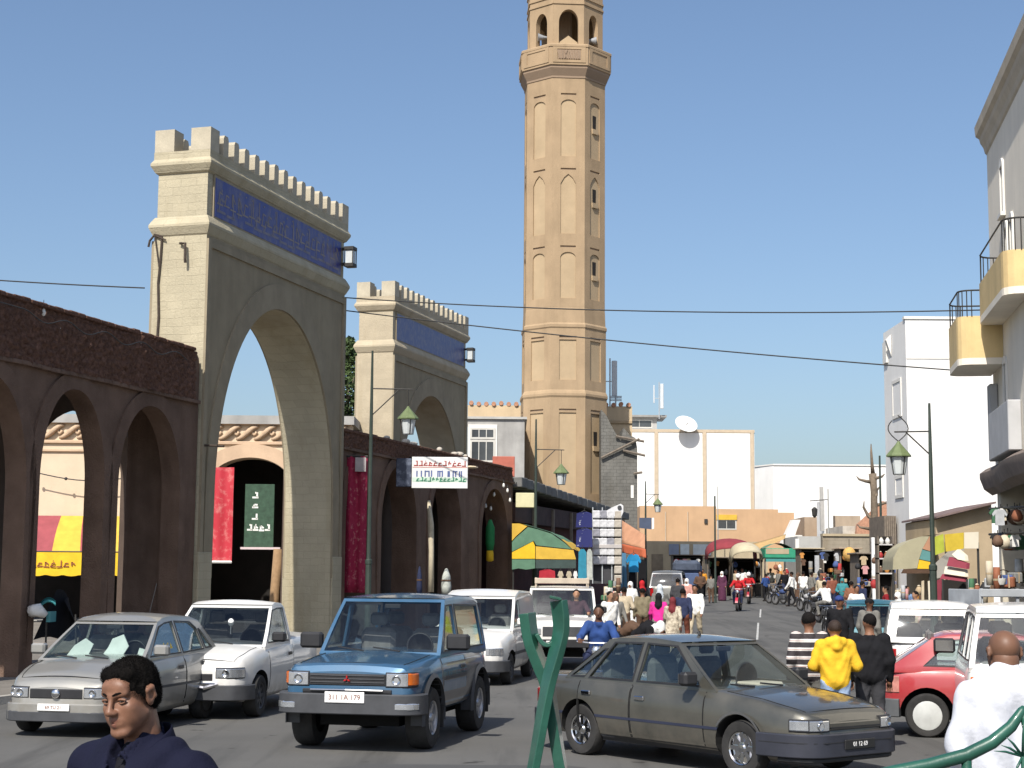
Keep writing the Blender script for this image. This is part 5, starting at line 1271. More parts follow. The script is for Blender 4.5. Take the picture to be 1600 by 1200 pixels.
for pl in ([(-.62, .95), (-.30, .95), (-.22, 1.12), (-.34, 1.2), (-.5, 1.1)], [(-.1, .95), (.2, .95), (.3, 1.1), (.22, 1.26), (.06, 1.2), (.0, 1.08)], [(.42, .95), (.6, .95), (.58, 1.05), (.46, 1.08)]): MB().prism(pl, (.42, .44), axis='x').obj('pale_panel', M('pale_panel_white', (.62, .66, .64), .9, .15), hat.t)  # pale greenish panels upright behind the windscreen
# ---- white pick-up
wht = paint('white_paint_car', (.70, .69, .66), .35, 0, .7, .12)
pk = Car('white_pickup', 'white pick-up with dented front parked between hatchback and blue four-wheel drive', 'pickup', (-4.3, 25.5), 261.5, dict(
    W=.83, xr=-2.2, xf=2.0, wr=.31, ax=(-1.35, 1.27), track=1.42, tw=.2, wheel='steel', rimm=greyp, sill=.32, belt=1.03, paint=wht, crown=.04,
    top=[(-2.2, .95), (-2.15, 1.1), (-.35, 1.12), (-.3, 1.06), (.8, 1.03), (1.35, .97), (1.75, .88), (1.92, .78), (2.0, .68)], bot=[(-2.2, .42), (-1.8, .3), (1.6, .24), (2.0, .3)],
    cab=dict(rear=(-.42, 1.06), front=(1.0, 1.01), roof=[(-.32, 1.56), (-.2, 1.63), (.1, 1.645), (.3, 1.61)], pillar=wht,
             win=[[(-.25, 1.08), (.82, 1.08), (.34, 1.53), (.1, 1.56), (-.2, 1.56)]], wglass=glz_d, wsm=.05), yb=.77, yr=.64, seats=(-.05,)))
pk.door(-.36, .86, .32, 1.0); pk.wrap('f', -1.2, 1.2, .28, .50, .06, 'bumper', greyp, 22, .08)
pk.wrap('f', -.3, .3, .56, .66, .014, 'grille', blackp, 10)
for sg in (1, -1): pk.wrap('f', sg * .36, sg * .8, .60, .74, .015, 'headlight', lampg, 9)
pk.wrap('f', -.34, .36, .47, .535, .075, 'bent_bumper_strip', chrome, 9)
MB().tube([(2.05, -.3, .44), (2.1, -.1, .50), (2.08, .2, .46), (2.04, .4, .52)], .03, 6).obj('hanging_trim', chrome, pk.t)
pk.plate('f', .41, '26 81', plate_k, MATS['plate_white'], .2, .045, -.25, .07); pk.mirrors(.72, 1.14); hood(pk, 1.08)
for sg in (1, -1): lens(pk, 'f', sg * .5, .67, .055, .017); pk.wrap('f', sg * .35, sg * .815, .59, .75, .009, 'lamp_surround', blackp, 9)

MB().ball((.62, .1, 1.36), (.03, .05, .06), 8, 6).tube([(.62, .1, 1.3), (.62, .1, 1.18)], .008, 5).obj('mirror_charm', plate_w, pk.t)
# ---- white panel van behind the blue car
van = Car('white_van', 'small white panel van half hidden behind the blue four-wheel drive', 'van', (-.55, 33.1), 260.5, dict(
    W=.84, xr=-2.0, xf=1.98, wr=.30, ax=(-1.25, 1.25), track=1.42, tw=.19, wheel='steel', rimm=greyp, sill=.32, belt=1.05, paint=wht, crown=.03,
    top=[(-2.0, 1.0), (-1.95, 1.1), (.7, 1.08), (1.3, .98), (1.8, .86), (1.92, .76), (1.98, .66)], bot=[(-2.0, .36), (-1.7, .28), (1.6, .24), (1.98, .3)],
    cab=dict(rear=(-1.95, 1.06), front=(1.05, 1.02), roof=[(-1.86, 1.70), (-1.6, 1.76), (-.2, 1.78), (.35, 1.68)], pillar=wht, win=[[(.02, 1.1), (.86, 1.1), (.5, 1.45), (.3, 1.58), (.04, 1.6)]]), yb=.79, yr=.70, seats=(.1,)))
van.door(-.08, .9, .32, 1.02); van.wrap('f', -1.2, 1.2, .26, .48, .05, 'bumper', greyp, 22); van.patch(-1.9, 1.5, .56, .62, .008, 'rub_strip', greyp, nx=30, nz=2, cut=True)
for sg in (1, -1): van.wrap('f', sg * .42, sg * .8, .58, .72, .015, 'headlight', lampg, 8)
van.wrap('f', -.38, .38, .58, .68, .012, 'grille', blackp, 8); van.mirrors(.7, 1.18, wht); van.plate('f', .36, '77 10', plate_k, MATS['plate_white'], .2, .045)
# ---- white off-road wagon with roof rack
lr = Car('white_jeep', 'white boxy off-roader with a roof rack coming towards the camera', 'jeep', (1.22, 38.2), 268.5, dict(
    W=.84, xr=-2.0, xf=1.95, wr=.38, ax=(-1.2, 1.25), track=1.42, tw=.22, wheel='steel', rimm=plate_w, sill=.55, belt=1.18, paint=wht, crown=.02, gap=.09,
    plan=[(-2, .80), (-1.9, .83), (0, .84), (1.6, .83), (1.88, .81), (1.95, .77)], top=[(-2, 1.1), (-1.95, 1.2), (.6, 1.2), (.7, 1.17), (1.8, 1.1), (1.9, 1.06), (1.95, .98)], bot=[(-2, .55), (1.95, .55)],
    cab=dict(rear=(-1.95, 1.16), front=(.72, 1.16), roof=[(-1.9, 1.80), (-1.7, 1.84), (-.4, 1.85), (.38, 1.82)], pillar=wht, win=[[(-.35, 1.22), (.55, 1.22), (.32, 1.74), (-.35, 1.76)], [(-1.8, 1.24), (-.5, 1.24), (-.5, 1.74), (-1.75, 1.72)]]), yb=.80, yr=.74, rcrown=.02, seats=(-.15,)))
lr.door(-.45, .66, .56, 1.14); lr.wrap('f', -.95, .95, .52, .70, .10, 'bumper', blackp, 16); lr.wrap('f', -.44, .44, .76, .98, .014, 'grille', greyp, 10)
for sg in (1, -1): lr.wrap('f', sg * .48, sg * .64, .80, .94, .018, 'headlight', lampg, 6); lr.wrap('f', sg * .66, sg * .76, .83, .93, .02, 'indicator', amber, 4)
lr.mirrors(.6, 1.32); lr.plate('f', .62, '7', plate_w, MATS['plate_brown_text'], .06, .05, -.3, .105)
rk = MB(); 
for y in (-.62, .62): rk.box((-1.7, y - .02, 1.98), (.35, y + .02, 2.07), bev=.01)
for x in (-1.7, -1.2, -.7, -.2, .31): rk.box((x, -.62, 1.985), (x + .04, .62, 2.02))
for x in (-1.5, .1):
    for y in (-.62, .62): rk.box((x, y - .015, 1.80), (x + .03, y + .015, 1.99))
rk.box((.31, -.64, 1.93), (.37, .64, 2.06), bev=.01); tag(rk.obj('roof_rack', M('rack_timber', (.45, .38, .3), .8, .15), lr.t), kind='stuff')
# ---- red hatchback
redp = paint('red_paint', (.38, .022, .03), .33, 0, .9, .14)
rh = Car('red_hatchback', 'red three-door hatchback parked on the right, seen side on', 'car', (6.92, 22.25), -12, dict(
    W=.80, xr=-1.78, xf=1.85, wr=.29, ax=(-1.2, 1.2), track=1.38, tw=.17, rim=.66, wheel='cap', rimm=M('pale_hubcap', (.50, .51, .49), .5, .12, 5), sill=.30, belt=.92, paint=redp, crown=.03, gap=.07,
    top=[(-1.78, .68), (-1.74, .84), (-1.62, .93), (-.4, .93), (.8, .91), (1.3, .86), (1.7, .74), (1.85, .6)], bot=[(-1.78, .32), (-1.5, .24), (1.5, .2), (1.85, .28)],
    cab=dict(rear=(-1.70, .91), front=(.95, .90), roof=[(-1.12, 1.30), (-.9, 1.345), (-.2, 1.36), (.2, 1.32)], pillar=redp,
             win=[[(-.42, .95), (.72, .95), (.2, 1.27), (-.38, 1.30)], [(-1.22, .96), (-.52, .95), (-.48, 1.30), (-.84, 1.275)]]), yb=.73, yr=.58))
rh.door(-.5, .85, .32, .90); rh.wrap('r', -1.45, 1.45, .26, .50, .05, 'bumper', M('mid_grey_plastic', (.10, .105, .11), .55, .15, 3), 26, .08); rh.wrap('f', -1.2, 1.2, .24, .46, .05, 'bumper', MATS['mid_grey_plastic'], 20)
for sg in (1, -1): rh.wrap('r', sg * .46, sg * .85, .58, .80, .014, 'tail_light', M('pink_lens', (.5, .22, .18), .25, .3, 9, coat=1), 8)
rh.mirrors(.7, 1.0)
# ---- white estate on the right edge, seen from behind
we = Car('white_estate', 'white tall estate car seen from behind at the right edge', 'car', (6.62, 20.75), 77, dict(
    W=.88, xr=-2.15, xf=2.2, wr=.36, ax=(-1.3, 1.4), track=1.5, tw=.24, wheel='alloy', sill=.45, belt=1.12, paint=wht, crown=.02, gap=.08,
    plan=[(-2.15, .80), (-2.08, .85), (-1.8, .875), (0, .88), (1.7, .86), (2.1, .78), (2.2, .7)], top=[(-2.15, 1.02), (-2.1, 1.12), (.9, 1.12), (1.9, 1.02), (2.2, .85)], bot=[(-2.15, .42), (2.2, .42)],
    cab=dict(rear=(-2.1, 1.08), front=(1.1, 1.08), roof=[(-1.9, 1.70), (-1.7, 1.75), (-.2, 1.77), (.3, 1.72)], pillar=wht, win=[[(-.3, 1.15), (.8, 1.15), (.3, 1.66), (-.3, 1.68)], [(-1.2, 1.15), (-.42, 1.15), (-.42, 1.68), (-1.2, 1.67)], [(-1.95, 1.17), (-1.32, 1.15), (-1.32, 1.66), (-1.82, 1.64)]], sglass=glz_d), yb=.82, yr=.70))
we.wrap('r', -1.15, 1.15, .36, .62, .10, 'bumper', blackp, 24); we.mirrors(.8, 1.2, None, 1.3)
for sg in (1, -1):
    we.wrap('r', sg * .64, sg * .80, .70, .80, .02, 'tail_light', redlens, 5); we.wrap('r', sg * .64, sg * .80, .805, .87, .02, 'reversing_light', milk_glass, 5); we.wrap('r', sg * .64, sg * .80, .875, .98, .02, 'indicator', amber, 5)
we.wrap('r', .35, .48, .9, 1.02, .012, 'blue_sticker', M('pale_blue_sticker', (.35, .55, .7), .5), 4)
we.wrap('r', -.3, .3, .7, .82, .014, 'number_plate', plate_w, 5)
MB().box((-2.18, -.12, .38), (-2.12, .9, .40)).obj('tow_plate', blackp, we.t)
# ---- white van beyond the red car, teal hatchback, distant cars
wv = Car('white_minivan', 'rounded white minivan parked behind the red hatchback', 'van', (7.55, 29.3), 78, dict(
    W=.80, xr=-1.9, xf=1.9, wr=.29, ax=(-1.2, 1.2), track=1.36, tw=.18, wheel='steel', rimm=greyp, sill=.32, belt=1.06, paint=wht, crown=.03,
    top=[(-1.9, .95), (-1.84, 1.06), (.8, 1.06), (1.6, .92), (1.9, .7)], bot=[(-1.9, .34), (1.9, .3)],
    cab=dict(rear=(-1.86, 1.03), front=(1.0, 1.02), roof=[(-1.62, 1.58), (-1.4, 1.66), (-.2, 1.68), (.3, 1.6)], pillar=wht, win=[[(-.1, 1.1), (.8, 1.1), (.35, 1.5), (-.1, 1.54)]], rwm=.16), yb=.76, yr=.64))
wv.wrap('r', -1.1, 1.1, .3, .5, .05, 'bumper', greyp, 18); wv.wrap('r', -1.0, 1.0, 1.0, 1.02, .006, 'seam', blackp, 18)
for sg in (1, -1): wv.wrap('r', sg * .6, sg * .75, .62, .92, .012, 'tail_light', redlens, 5)
tealp = paint('teal_paint', (.02, .13, .17), .35, .2, .8, .15)
tl_ = Car('teal_hatchback', 'teal car parked nose-in beyond the people on the right', 'car', (8.75, 39.2), 82, dict(
    W=.82, xr=-1.85, xf=1.85, wr=.29, ax=(-1.2, 1.2), track=1.4, tw=.18, sill=.3, belt=.96, paint=tealp, top=[(-1.85, .8), (-1.8, .94), (-.2, .97), (.8, .95), (1.5, .85), (1.85, .65)], bot=[(-1.85, .34), (1.85, .28)],
    cab=dict(rear=(-1.76, .95), front=(1.0, .93), roof=[(-1.3, 1.5), (-1.0, 1.56), (-.2, 1.56), (.2, 1.5)], pillar=tealp, win=[[(-.3, 1.0), (.74, 1.0), (.2, 1.44), (-.3, 1.47)], [(-1.3, 1.02), (-.42, 1.0), (-.42, 1.47), (-1.0, 1.45)]], wglass=glz_d), yb=.76, yr=.64))
for sg in (1, -1): tl_.wrap('r', sg * .55, sg * .9, .6, .82, .012, 'tail_light', redlens, 6)
dk = paint('charcoal_paint', (.05, .055, .065), .3, .3, .8, .1); dk2 = paint('pewter_paint', (.17, .17, .155), .4, .3, .6, .2)
mv = Car('charcoal_minibus', 'charcoal minibus driving away past the left-hand shops', 'van', (GX(1041, 74) + .35, 76, 0), 80, dict(
    W=.84, xr=-2, xf=2, wr=.31, ax=(-1.25, 1.25), track=1.44, tw=.2, sill=.35, belt=1.02, paint=dk2, top=[(-2, .92), (-1.95, 1.04), (.9, 1.04), (1.7, .9), (2, .7)], bot=[(-2, .36), (2, .3)],
    cab=dict(rear=(-1.96, 1.0), front=(1.2, 1.0), roof=[(-1.66, 1.66), (-1.4, 1.72), (-.2, 1.74), (.5, 1.66)], pillar=dk, win=[[(-1.5, 1.06), (1.0, 1.06), (.5, 1.58), (-1.4, 1.6)]], wglass=glz_d), yb=.78, yr=.66))
mv.wrap('r', -1.1, 1.1, .32, .5, .05, 'bumper', greyp, 16)
for sg in (1, -1): mv.wrap('r', sg * .6, sg * .78, .6, .95, .012, 'tail_light', redlens, 5)
# small blue lorry with a canvas load
bl = thing('blue_lorry', 'small blue lorry with a loaded back at the far left kerb', 'lorry', (GX(1077, 90), 91, gz(91)), R(82))
lb_ = M('lorry_blue', (.06, .09, .18), .6, .2, 3)
MB().box((-1.9, -.8, .75), (.6, .8, 1.45), bev=.04).obj('bed', lb_, bl); MB().box((.65, -.78, .5), (1.9, .78, 1.95), bev=.12).obj('cab', lb_, bl)
MB().box((-1.85, -.76, 1.451), (.5, .76, 2.15), bev=.18).obj('canvas_load', M('navy_canvas', (.06, .075, .11), .9, .3, 3, .5, 8), bl)
wm = MB().lathe([(.2, -.1), (.36, -.1), (.38, 0), (.36, .1), (.2, .1)], 16, (0, 0, 0), 'y').me('wheel', rubber)
for x in (-1.2, 1.2):
    for y in (-.7, .7): link('wheel', wm, bl, (x, y, .38))
for sg in (-1, 1): MB().box((-1.93, sg * .55 - .1, .85), (-1.901, sg * .55 + .1, 1.0)).obj('tail_light', redlens, bl)
# high-sided grey trailer behind the white estate
tr = thing('cargo_trailer', 'grey railed cargo trailer behind the white estate on the right', 'trailer', (GX(1590, 29), 29, gz(29)), R(4))
gr_ = M('trailer_grey', (.33, .35, .37), .6, .15, 4)
MB().box((-.95, -.7, 1.42), (1.6, .9, 1.5), bev=.02).obj('bed', gr_, tr)
for z in (1.55, 1.80): MB().box((-.95, -.72, z), (1.6, -.68, z + .14), bev=.012).obj('side_rail', gr_, tr)
for x in (-.95, -.3, .35, 1.0, 1.55): MB().box((x, -.68, 1.5), (x + .05, -.64, 1.95)).obj('stake', gr_, tr)
MB().box((-.97, -.7, 1.5), (-.93, .9, 1.93), bev=.01).obj('headboard', gr_, tr)
for x in (-.3, .6): link('wheel', wm, tr, (x, -.6, .38)); link('wheel', wm, tr, (x, .7, .38))
MB().box((-.9, -.5, .6), (1.5, .7, .75)).box((-.8, -.4, .75), (-.7, .5, 1.42)).box((1.3, -.4, .75), (1.4, .5, 1.42)).obj('chassis', blackp, tr)
# ================================================================== people
def skinm(n, c): return M('skin_' + n, c, .55, .1, 14, .15, 60, spec=.35)
SK = [skinm('brown', (.22, .105, .06)), skinm('tan', (.33, .18, .11)), skinm('dark', (.13, .062, .038)), skinm('light', (.42, .26, .18))]
hair_m = M('black_hair', (.008, .0065, .006), .8, .3, 40, .6, 90, spec=.15)
def cloth(n, c): return M('cloth_' + n, c, .9, .14, 5, .35, 14, spec=.15, dist=.03)
shoe_m = M('shoe_leather', (.03, .022, .018), .5, .2)
def hand(p, d, m, par, sc=1.0, side=1):
    """palm, four unequal bent fingers and a thumb"""
    d = Vector(d).normalized(); sd = d.cross(Vector((0, 0, 1))); sd = sd.normalized() if sd.length > .1 else Vector((1, 0, 0)); nn = sd.cross(d).normalized()
    p = Vector(p); mb = MB(); S = lambda v: v * sc
    mb.tube([p - d * S(.02), p + d * S(.03), p + d * S(.085)], [S(.026), S(.036), S(.034)], 7)
    for i, L in enumerate((.07, .082, .076, .058)):
        b = p + d * S(.08) + sd * S((i - 1.5) * .019); mid = b + d * S(L * .5) - nn * S(.008); mb.tube([b, mid, mid + d * S(L * .38) - nn * S(.03)], [S(.0095), S(.009), S(.007)], 5)
    b = p + d * S(.02) + sd * S(.03) * side; mb.tube([b, b + sd * S(.03) * side + d * S(.03), b + sd * S(.032) * side + d * S(.065) - nn * S(.01)], [S(.012), S(.011), S(.008)], 5)
    return mb.obj('hand', m, par, True)
def V(*a): return np.array(a, float)
def person(label, loc, face, pose='stand', h=1.72, sk=0, top=None, bot=None, head='hair', hm=None, vox=.022, robe=False, build=1.0, sleeves='long', lift=0, seed=0, group=None, hands=False, look=0, hood=None):
    """one continuous body; mats: 0 skin, 1 hair or headwear, 2 top, 3 bottom, 4 shoe"""
    rd = random.Random(seed); z0 = gz(loc[1]) + lift
    t = thing('person', label, 'person', (loc[0], loc[1], z0), R(face - 90), group)
    s = h / 1.72; B = build; skn = SK[sk]
    mats = [skn, hm or hair_m, top or cloth('white', (.7, .7, .68)), bot or cloth('navy', (.03, .035, .06)), shoe_m]
    J = dict(hipc=V(0, 0, .93), chest=V(0, .01, 1.28), neck=V(0, 0, 1.46), head=V(0, .02, 1.60))
    hp = .095; L = {}
    for sg, nm in ((1, 'l'), (-1, 'r')):
        st = .0
        if pose == 'walk': st = .2 * sg
        L[nm] = [V(sg * hp, 0, .92), V(sg * .1, .03 + st * .8, .5), V(sg * .1, -.02 + st * (1.1 if st > 0 else 1.6), .09 + (.05 if st < 0 else 0)), V(sg * .11, .13 + st * (1.1 if st > 0 else 1.4), .035)]
        sw = -st * .9
        L['a' + nm] = [V(sg * .185, 0, 1.40), V(sg * .245, -.03 + sw * .5, 1.13), V(sg * .245, .06 + sw, .89), V(sg * .24, .09 + sw * 1.15, .80)]
        if pose == 'ride':
            L[nm] = [V(sg * .1, -.02, .80), V(sg * .17, .40, .74), V(sg * .15, .33, .33), V(sg * .15, .50, .29)]
            L['a' + nm] = [V(sg * .19, .12, 1.26), V(sg * .30, .28, 1.05), V(sg * .30, .52, 1.02), V(sg * .28, .60, 1.01)]
        if pose == 'bend':
            L['a' + nm] = [V(sg * .18, .40, 1.10), V(sg * .22, .48, .84), V(sg * .18, .55, .62), V(sg * .17, .58, .52)]
        if pose == 'fold':
            L['a' + nm] = [V(sg * .19, 0, 1.40), V(sg * .29, .0, 1.13), V(sg * .16, .22, 1.08), V(sg * .06, .27, 1.10)]
    if pose == 'ride': J = dict(hipc=V(0, -.05, .84), chest=V(0, .06, 1.14), neck=V(0, .12, 1.33), head=V(0, .17, 1.47))
    if pose == 'bend': J = dict(hipc=V(0, -.08, .93), chest=V(0, .22, 1.10), neck=V(0, .45, 1.16), head=V(0, .58, 1.12))
    sc = lambda v: v * s
    P = []
    c = lambda a, b, ra, rb, m: P.append(('c', sc(a), sc(b), ra * s, rb * s, m))
    e = lambda p, r, m: P.append(('e', sc(p), V(*r) * s, m))
    H = J['head']; fw = V(math.sin(R(-look)), math.cos(R(-look)), 0); rt = V(fw[1], -fw[0], 0)
    if pose == 'bend': fw = V(0, .5, -.85); rt = V(1, 0, 0)
    e(H + V(0, -.01, .02), (.074, .09, .092), 0); e(H + fw * .025 - V(0, 0, .05), (.055, .06, .068), 0)
    P.append(('c', sc(H + fw * .085 + V(0, 0, .0)), sc(H + fw * .102 - V(0, 0, .03)), .008 * s, .013 * s, 0))
    for sg in (1, -1): e(H + rt * .075 * sg - V(0, 0, .01) - fw * .005, (.014, .018, .03), 0)
    c(J['neck'] - V(0, .0, .04), H - V(0, .01, .06), .058, .052, 0)
    if head == 'hair': e(H - fw * .022 + V(0, 0, .037), (.081, .093, .085), 1)
    elif head == 'bald': pass
    elif head == 'cap': e(H - fw * .01 + V(0, 0, .05), (.088, .1, .07), 1); c(H + fw * .07 + V(0, 0, .045) + rt * .05, H + fw * .15 + V(0, 0, .03), .012, .01, 1); c(H + fw * .07 + V(0, 0, .045) - rt * .05, H + fw * .15 + V(0, 0, .03), .012, .01, 1)
    elif head == 'helmet': e(H - fw * .015 + V(0, 0, .03), (.118, .135, .125), 1); 
    elif head == 'scarf': e(H - fw * .03 + V(0, 0, .01), (.098, .112, .125), 1); c(H - fw * .03 - V(0, 0, .06), J['neck'] - fw * .03 - V(0, 0, .1), .085, .12, 1)
    ch, hc = J['chest'], J['hipc']
    w1 = .105 * B
    for sg in (1, -1):
        c(hc + V(sg * .055, 0, .02), ch + V(sg * .075 * B, 0, -.05), w1 + .01, w1 + .008, 2)
        c(ch + V(sg * .07 * B, 0, 0), L['a' + 'lr'[sg < 0]][0] * V(.8, 1, 1) + V(0, 0, -.02), w1 + .005, .082, 2)
    e((ch + hc) / 2 + V(0, .02, 0), (.145 * B, .11 * B, .2), 2)
    c(ch + V(0, 0, .08), J['neck'] - V(0, 0, .06), .11, .075, 2)
    if hood: c(J['neck'] + V(-.09, -.05, -.02), J['neck'] + V(.09, -.05, -.02), .065, .065, 2); c(J['neck'] + V(0, -.09, -.08), J['neck'] + V(0, -.09, .0), .07, .06, 2)
    for nm in 'lr':
        a = L['a' + nm]
        c(a[0], a[1], .066 * B, .056 * B, 2)
        c(a[1], a[2], .056 * B, .046, 2 if sleeves == 'long' else 0)
        if not hands: c(a[2], a[3], .036, .03, 0)
        l = L[nm]
        if robe: continue
        c(hc * V(0, 1, 0) + l[0], l[1], .102, .075, 3); c(l[1], l[2], .074, .058, 3); c(l[2] + V(0, -.03, -.02), l[3], .045, .04, 4)
    if robe:
        for nm in 'lr':
            l = L[nm]; c(l[0], l[2] + V(0, 0, .02), .13, .15, 2); c(l[2] + V(0, 0, -.02), l[3], .045, .04, 4)
        c(hc, V(0, .02, .14), .16, .2, 2)
    wr = lambda G: .006 * s * np.sin(G[..., 2] * 34 + 6 * np.sin(G[..., 0] * 11 + seed)) * np.sin(G[..., 0] * 19 + G[..., 1] * 23) * (G[..., 2] < 1.42 * s)
    skin('body', P, mats, vox, .035 * s, t, wr)
    if hands:
        for nm, sg in (('l', 1), ('r', -1)):
            a = L['a' + nm]; hand(tuple(sc(a[2])), tuple(a[3] - a[2]), skn, t, s, -sg)
    return t
cw = cloth('white', (.72, .71, .68)); cnavy = cloth('navy', (.028, .035, .075)); cblk = cloth('black', (.012, .012, .014)); cgry = cloth('grey', (.17, .165, .15)); cbei = cloth('beige', (.46, .39, .28))
cpink = cloth('magenta', (.62, .035, .26)); cblue = cloth('blue', (.03, .065, .20)); cyel = cloth('yellow', (.70, .42, .03)); cjean = cloth('denim', (.16, .24, .38)); cred = cloth('red', (.42, .02, .025)); cbrn = cloth('brown', (.10, .06, .04)); cteal = cloth('teal', (.05, .22, .24))
stripe = stripes('striped_jersey', [(0, (.035, .028, .03)), (.42, (.60, .56, .52)), (.55, (.42, .24, .2)), (.62, (.66, .63, .6)), (.8, (.035, .028, .03))], 9.5, 2)
pat = figured('patterned_robe', (.50, .44, .34), (.24, .20, .15), 14, (1, 1, 1), .45, .6, .9)
# the three seen from behind beyond the grey saloon
def at_(px, Y): return (GX(px, Y), Y)
person('man in brown and white striped jersey, back to the camera, left of the yellow sweater', at_(1263, 20.3), 97, 'stand', 1.68, 0, stripe, cgry, vox=.014, build=1.12, hands=True, seed=1, look=-20)
person('person in a yellow hooded sweater and pale jeans with back to the camera', at_(1303, 19.6), 92, 'fold', 1.60, 0, cyel, cloth('pale_denim', (.32, .42, .58)), vox=.014, build=1.16, seed=2, hood=True, hm=M('brown_hair', (.03, .016, .01), .6, .2, 40, .6, 90))
person('person in a black jacket standing right of the yellow sweater', at_(1357, 20.1), 80, 'stand', 1.67, 0, cblk, cloth('charcoal', (.05, .05, .055)), vox=.014, build=1.2, hands=True, seed=3, look=25)
# blue rider and others between the white jeep and the crowd
person('man in a blue long-sleeved shirt riding a moped towards the camera', at_(937, 27.6), 262, 'ride', 1.72, 2, cblue, cnavy, vox=.016, build=1.1, hands=True, seed=4, lift=.03)
person('person bending over in black with a white stole beside the grey saloon', at_(1002, 33), 310, 'bend', 1.66, 0, cblk, cblk, 'scarf', cw, .02, seed=5, build=1.15)
person('woman in a magenta shawl and dark headscarf walking away', at_(1029, 44), 80, 'walk', 1.60, 0, cpink, cgry, 'scarf', cblk, .024, robe=False, seed=6, build=1.05)
person('person in an olive jacket left of the magenta shawl', at_(1004, 47), 100, 'stand', 1.66, 0, cloth('olive', (.2, .17, .11)), cbrn, 'hair', None, .024, seed=7, build=1.15)
person('woman in a pale headscarf behind the magenta shawl', at_(1031, 50), 85, 'stand', 1.70, 1, cgry, cgry, 'scarf', M('pale_scarf', (.55, .6, .64), .9), .026, True, seed=8)
person('woman in a beige patterned robe right of the magenta shawl', at_(1051, 42), 70, 'walk', 1.55, 0, pat, pat, 'scarf', cloth('maroon', (.16, .03, .035)), .024, True, seed=9, build=1.1)
person('man in a navy jacket and rust trousers at the road edge', at_(1067, 46), 75, 'walk', 1.68, 0, cnavy, cloth('rust', (.2, .07, .045)), 'hair', None, .024, seed=10)
person('man in a white shirt and tan trousers at the road edge', at_(1086, 48), 250, 'walk', 1.74, 0, cw, cbei, 'hair', None, .024, seed=11)
person('man in a white shirt among the shoppers left of the blue rider', at_(953, 41), 300, 'stand', 1.72, 1, cw, cblk, vox=.024, seed=12)
person('person in a rose top near the hanging clothes', at_(966, 52), 280, 'stand', 1.68, 1, cloth('rose', (.5, .26, .22)), cgry, vox=.028, seed=13)
person('person in a white hood beside the blue hanging clothes', at_(985, 56), 250, 'stand', 1.66, 0, cw, cw, 'scarf', cw, .028, True, seed=14)
person('person with a red headscarf by the left-hand shops', at_(1003, 58), 120, 'walk', 1.66, 0, cblk, cblk, 'scarf', cred, .028, seed=15)
person('seller in brown sitting behind the bent shopper', at_(975, 37), 330, 'bend', 1.5, 0, cbrn, cblk, vox=.026, seed=16)
# right-hand side
person('man in a blue cap and white scarf walking between the motorbikes', at_(1311, 33), 250, 'walk', 1.76, 0, cblk, cblk, 'cap', cloth('royal', (.03, .05, .17)), .022, seed=17)
person('man in a grey coat and dark cap beside the teal car', at_(1357, 33.5), 40, 'stand', 1.70, 2, cgry, cgry, 'cap', cblk, .022, seed=18, build=1.15)
person('man in a white shirt on a parked moped along the right kerb', at_(1291, 62), 110, 'ride', 1.74, 2, cw, cgry, vox=.028, seed=19)
person('man in a white shirt pushing a bicycle on the right', at_(1237, 80), 150, 'walk', 1.72, 2, cw, cblk, vox=.032, seed=20)
person('man in a white printed shirt right of the bicycle', at_(1255, 82), 60, 'walk', 1.72, 2, cw, cgry, vox=.032, seed=21)
person('rider in a red jacket and white helmet coming down the road', at_(1154, 74), 255, 'ride', 1.78, 0, cred, cnavy, 'helmet', cw, .026, seed=22, lift=.03)
person('second rider in red with a white helmet farther up the road', at_(1170, 84), 258, 'ride', 1.70, 0, cred, cbrn, 'helmet', cw, .03, seed=23, lift=.03)
person('shopkeeper in pale pink beside the striped tent', at_(1430, 46), 200, 'stand', 1.66, 1, cloth('pale_pink', (.6, .42, .38)), cbei, vox=.026, seed=24)
person('shopper in navy facing the right-hand stalls', at_(1347, 58), 20, 'stand', 1.7, 0, cnavy, cbrn, vox=.03, seed=25)
person('shopper in brown facing the jar stall', at_(1330, 60), 60, 'stand', 1.66, 0, cloth('sienna', (.22, .1, .06)), cgry, vox=.03, seed=26)
person('vendor in white under the beige awning', at_(1160, 96), 240, 'stand', 1.7, 0, cw, cblk, vox=.034, seed=27)
person('vendor in orange beside the blue lorry', at_(1098, 92), 250, 'stand', 1.66, 0, cloth('orange', (.55, .24, .03)), cblk, vox=.034, seed=28)
person('shopper in tan by the green stall', at_(1204, 96), 100, 'stand', 1.7, 0, cbei, cbrn, vox=.034, seed=29)
person('shopper in grey by the green stall post', at_(1216, 93), 200, 'walk', 1.68, 0, cgry, cblk, vox=.034, seed=30)
person('shopper in rust near the red awning', at_(1181, 99), 240, 'walk', 1.68, 0, cloth('rust', (.2, .07, .045)), cbrn, vox=.034, seed=31)
person('driver in the white jeep', (1.55, 37.9), 268, 'ride', 1.66, 1, cloth('dark_plum', (.08, .04, .05)), cblk, vox=.024, seed=32, lift=.27)
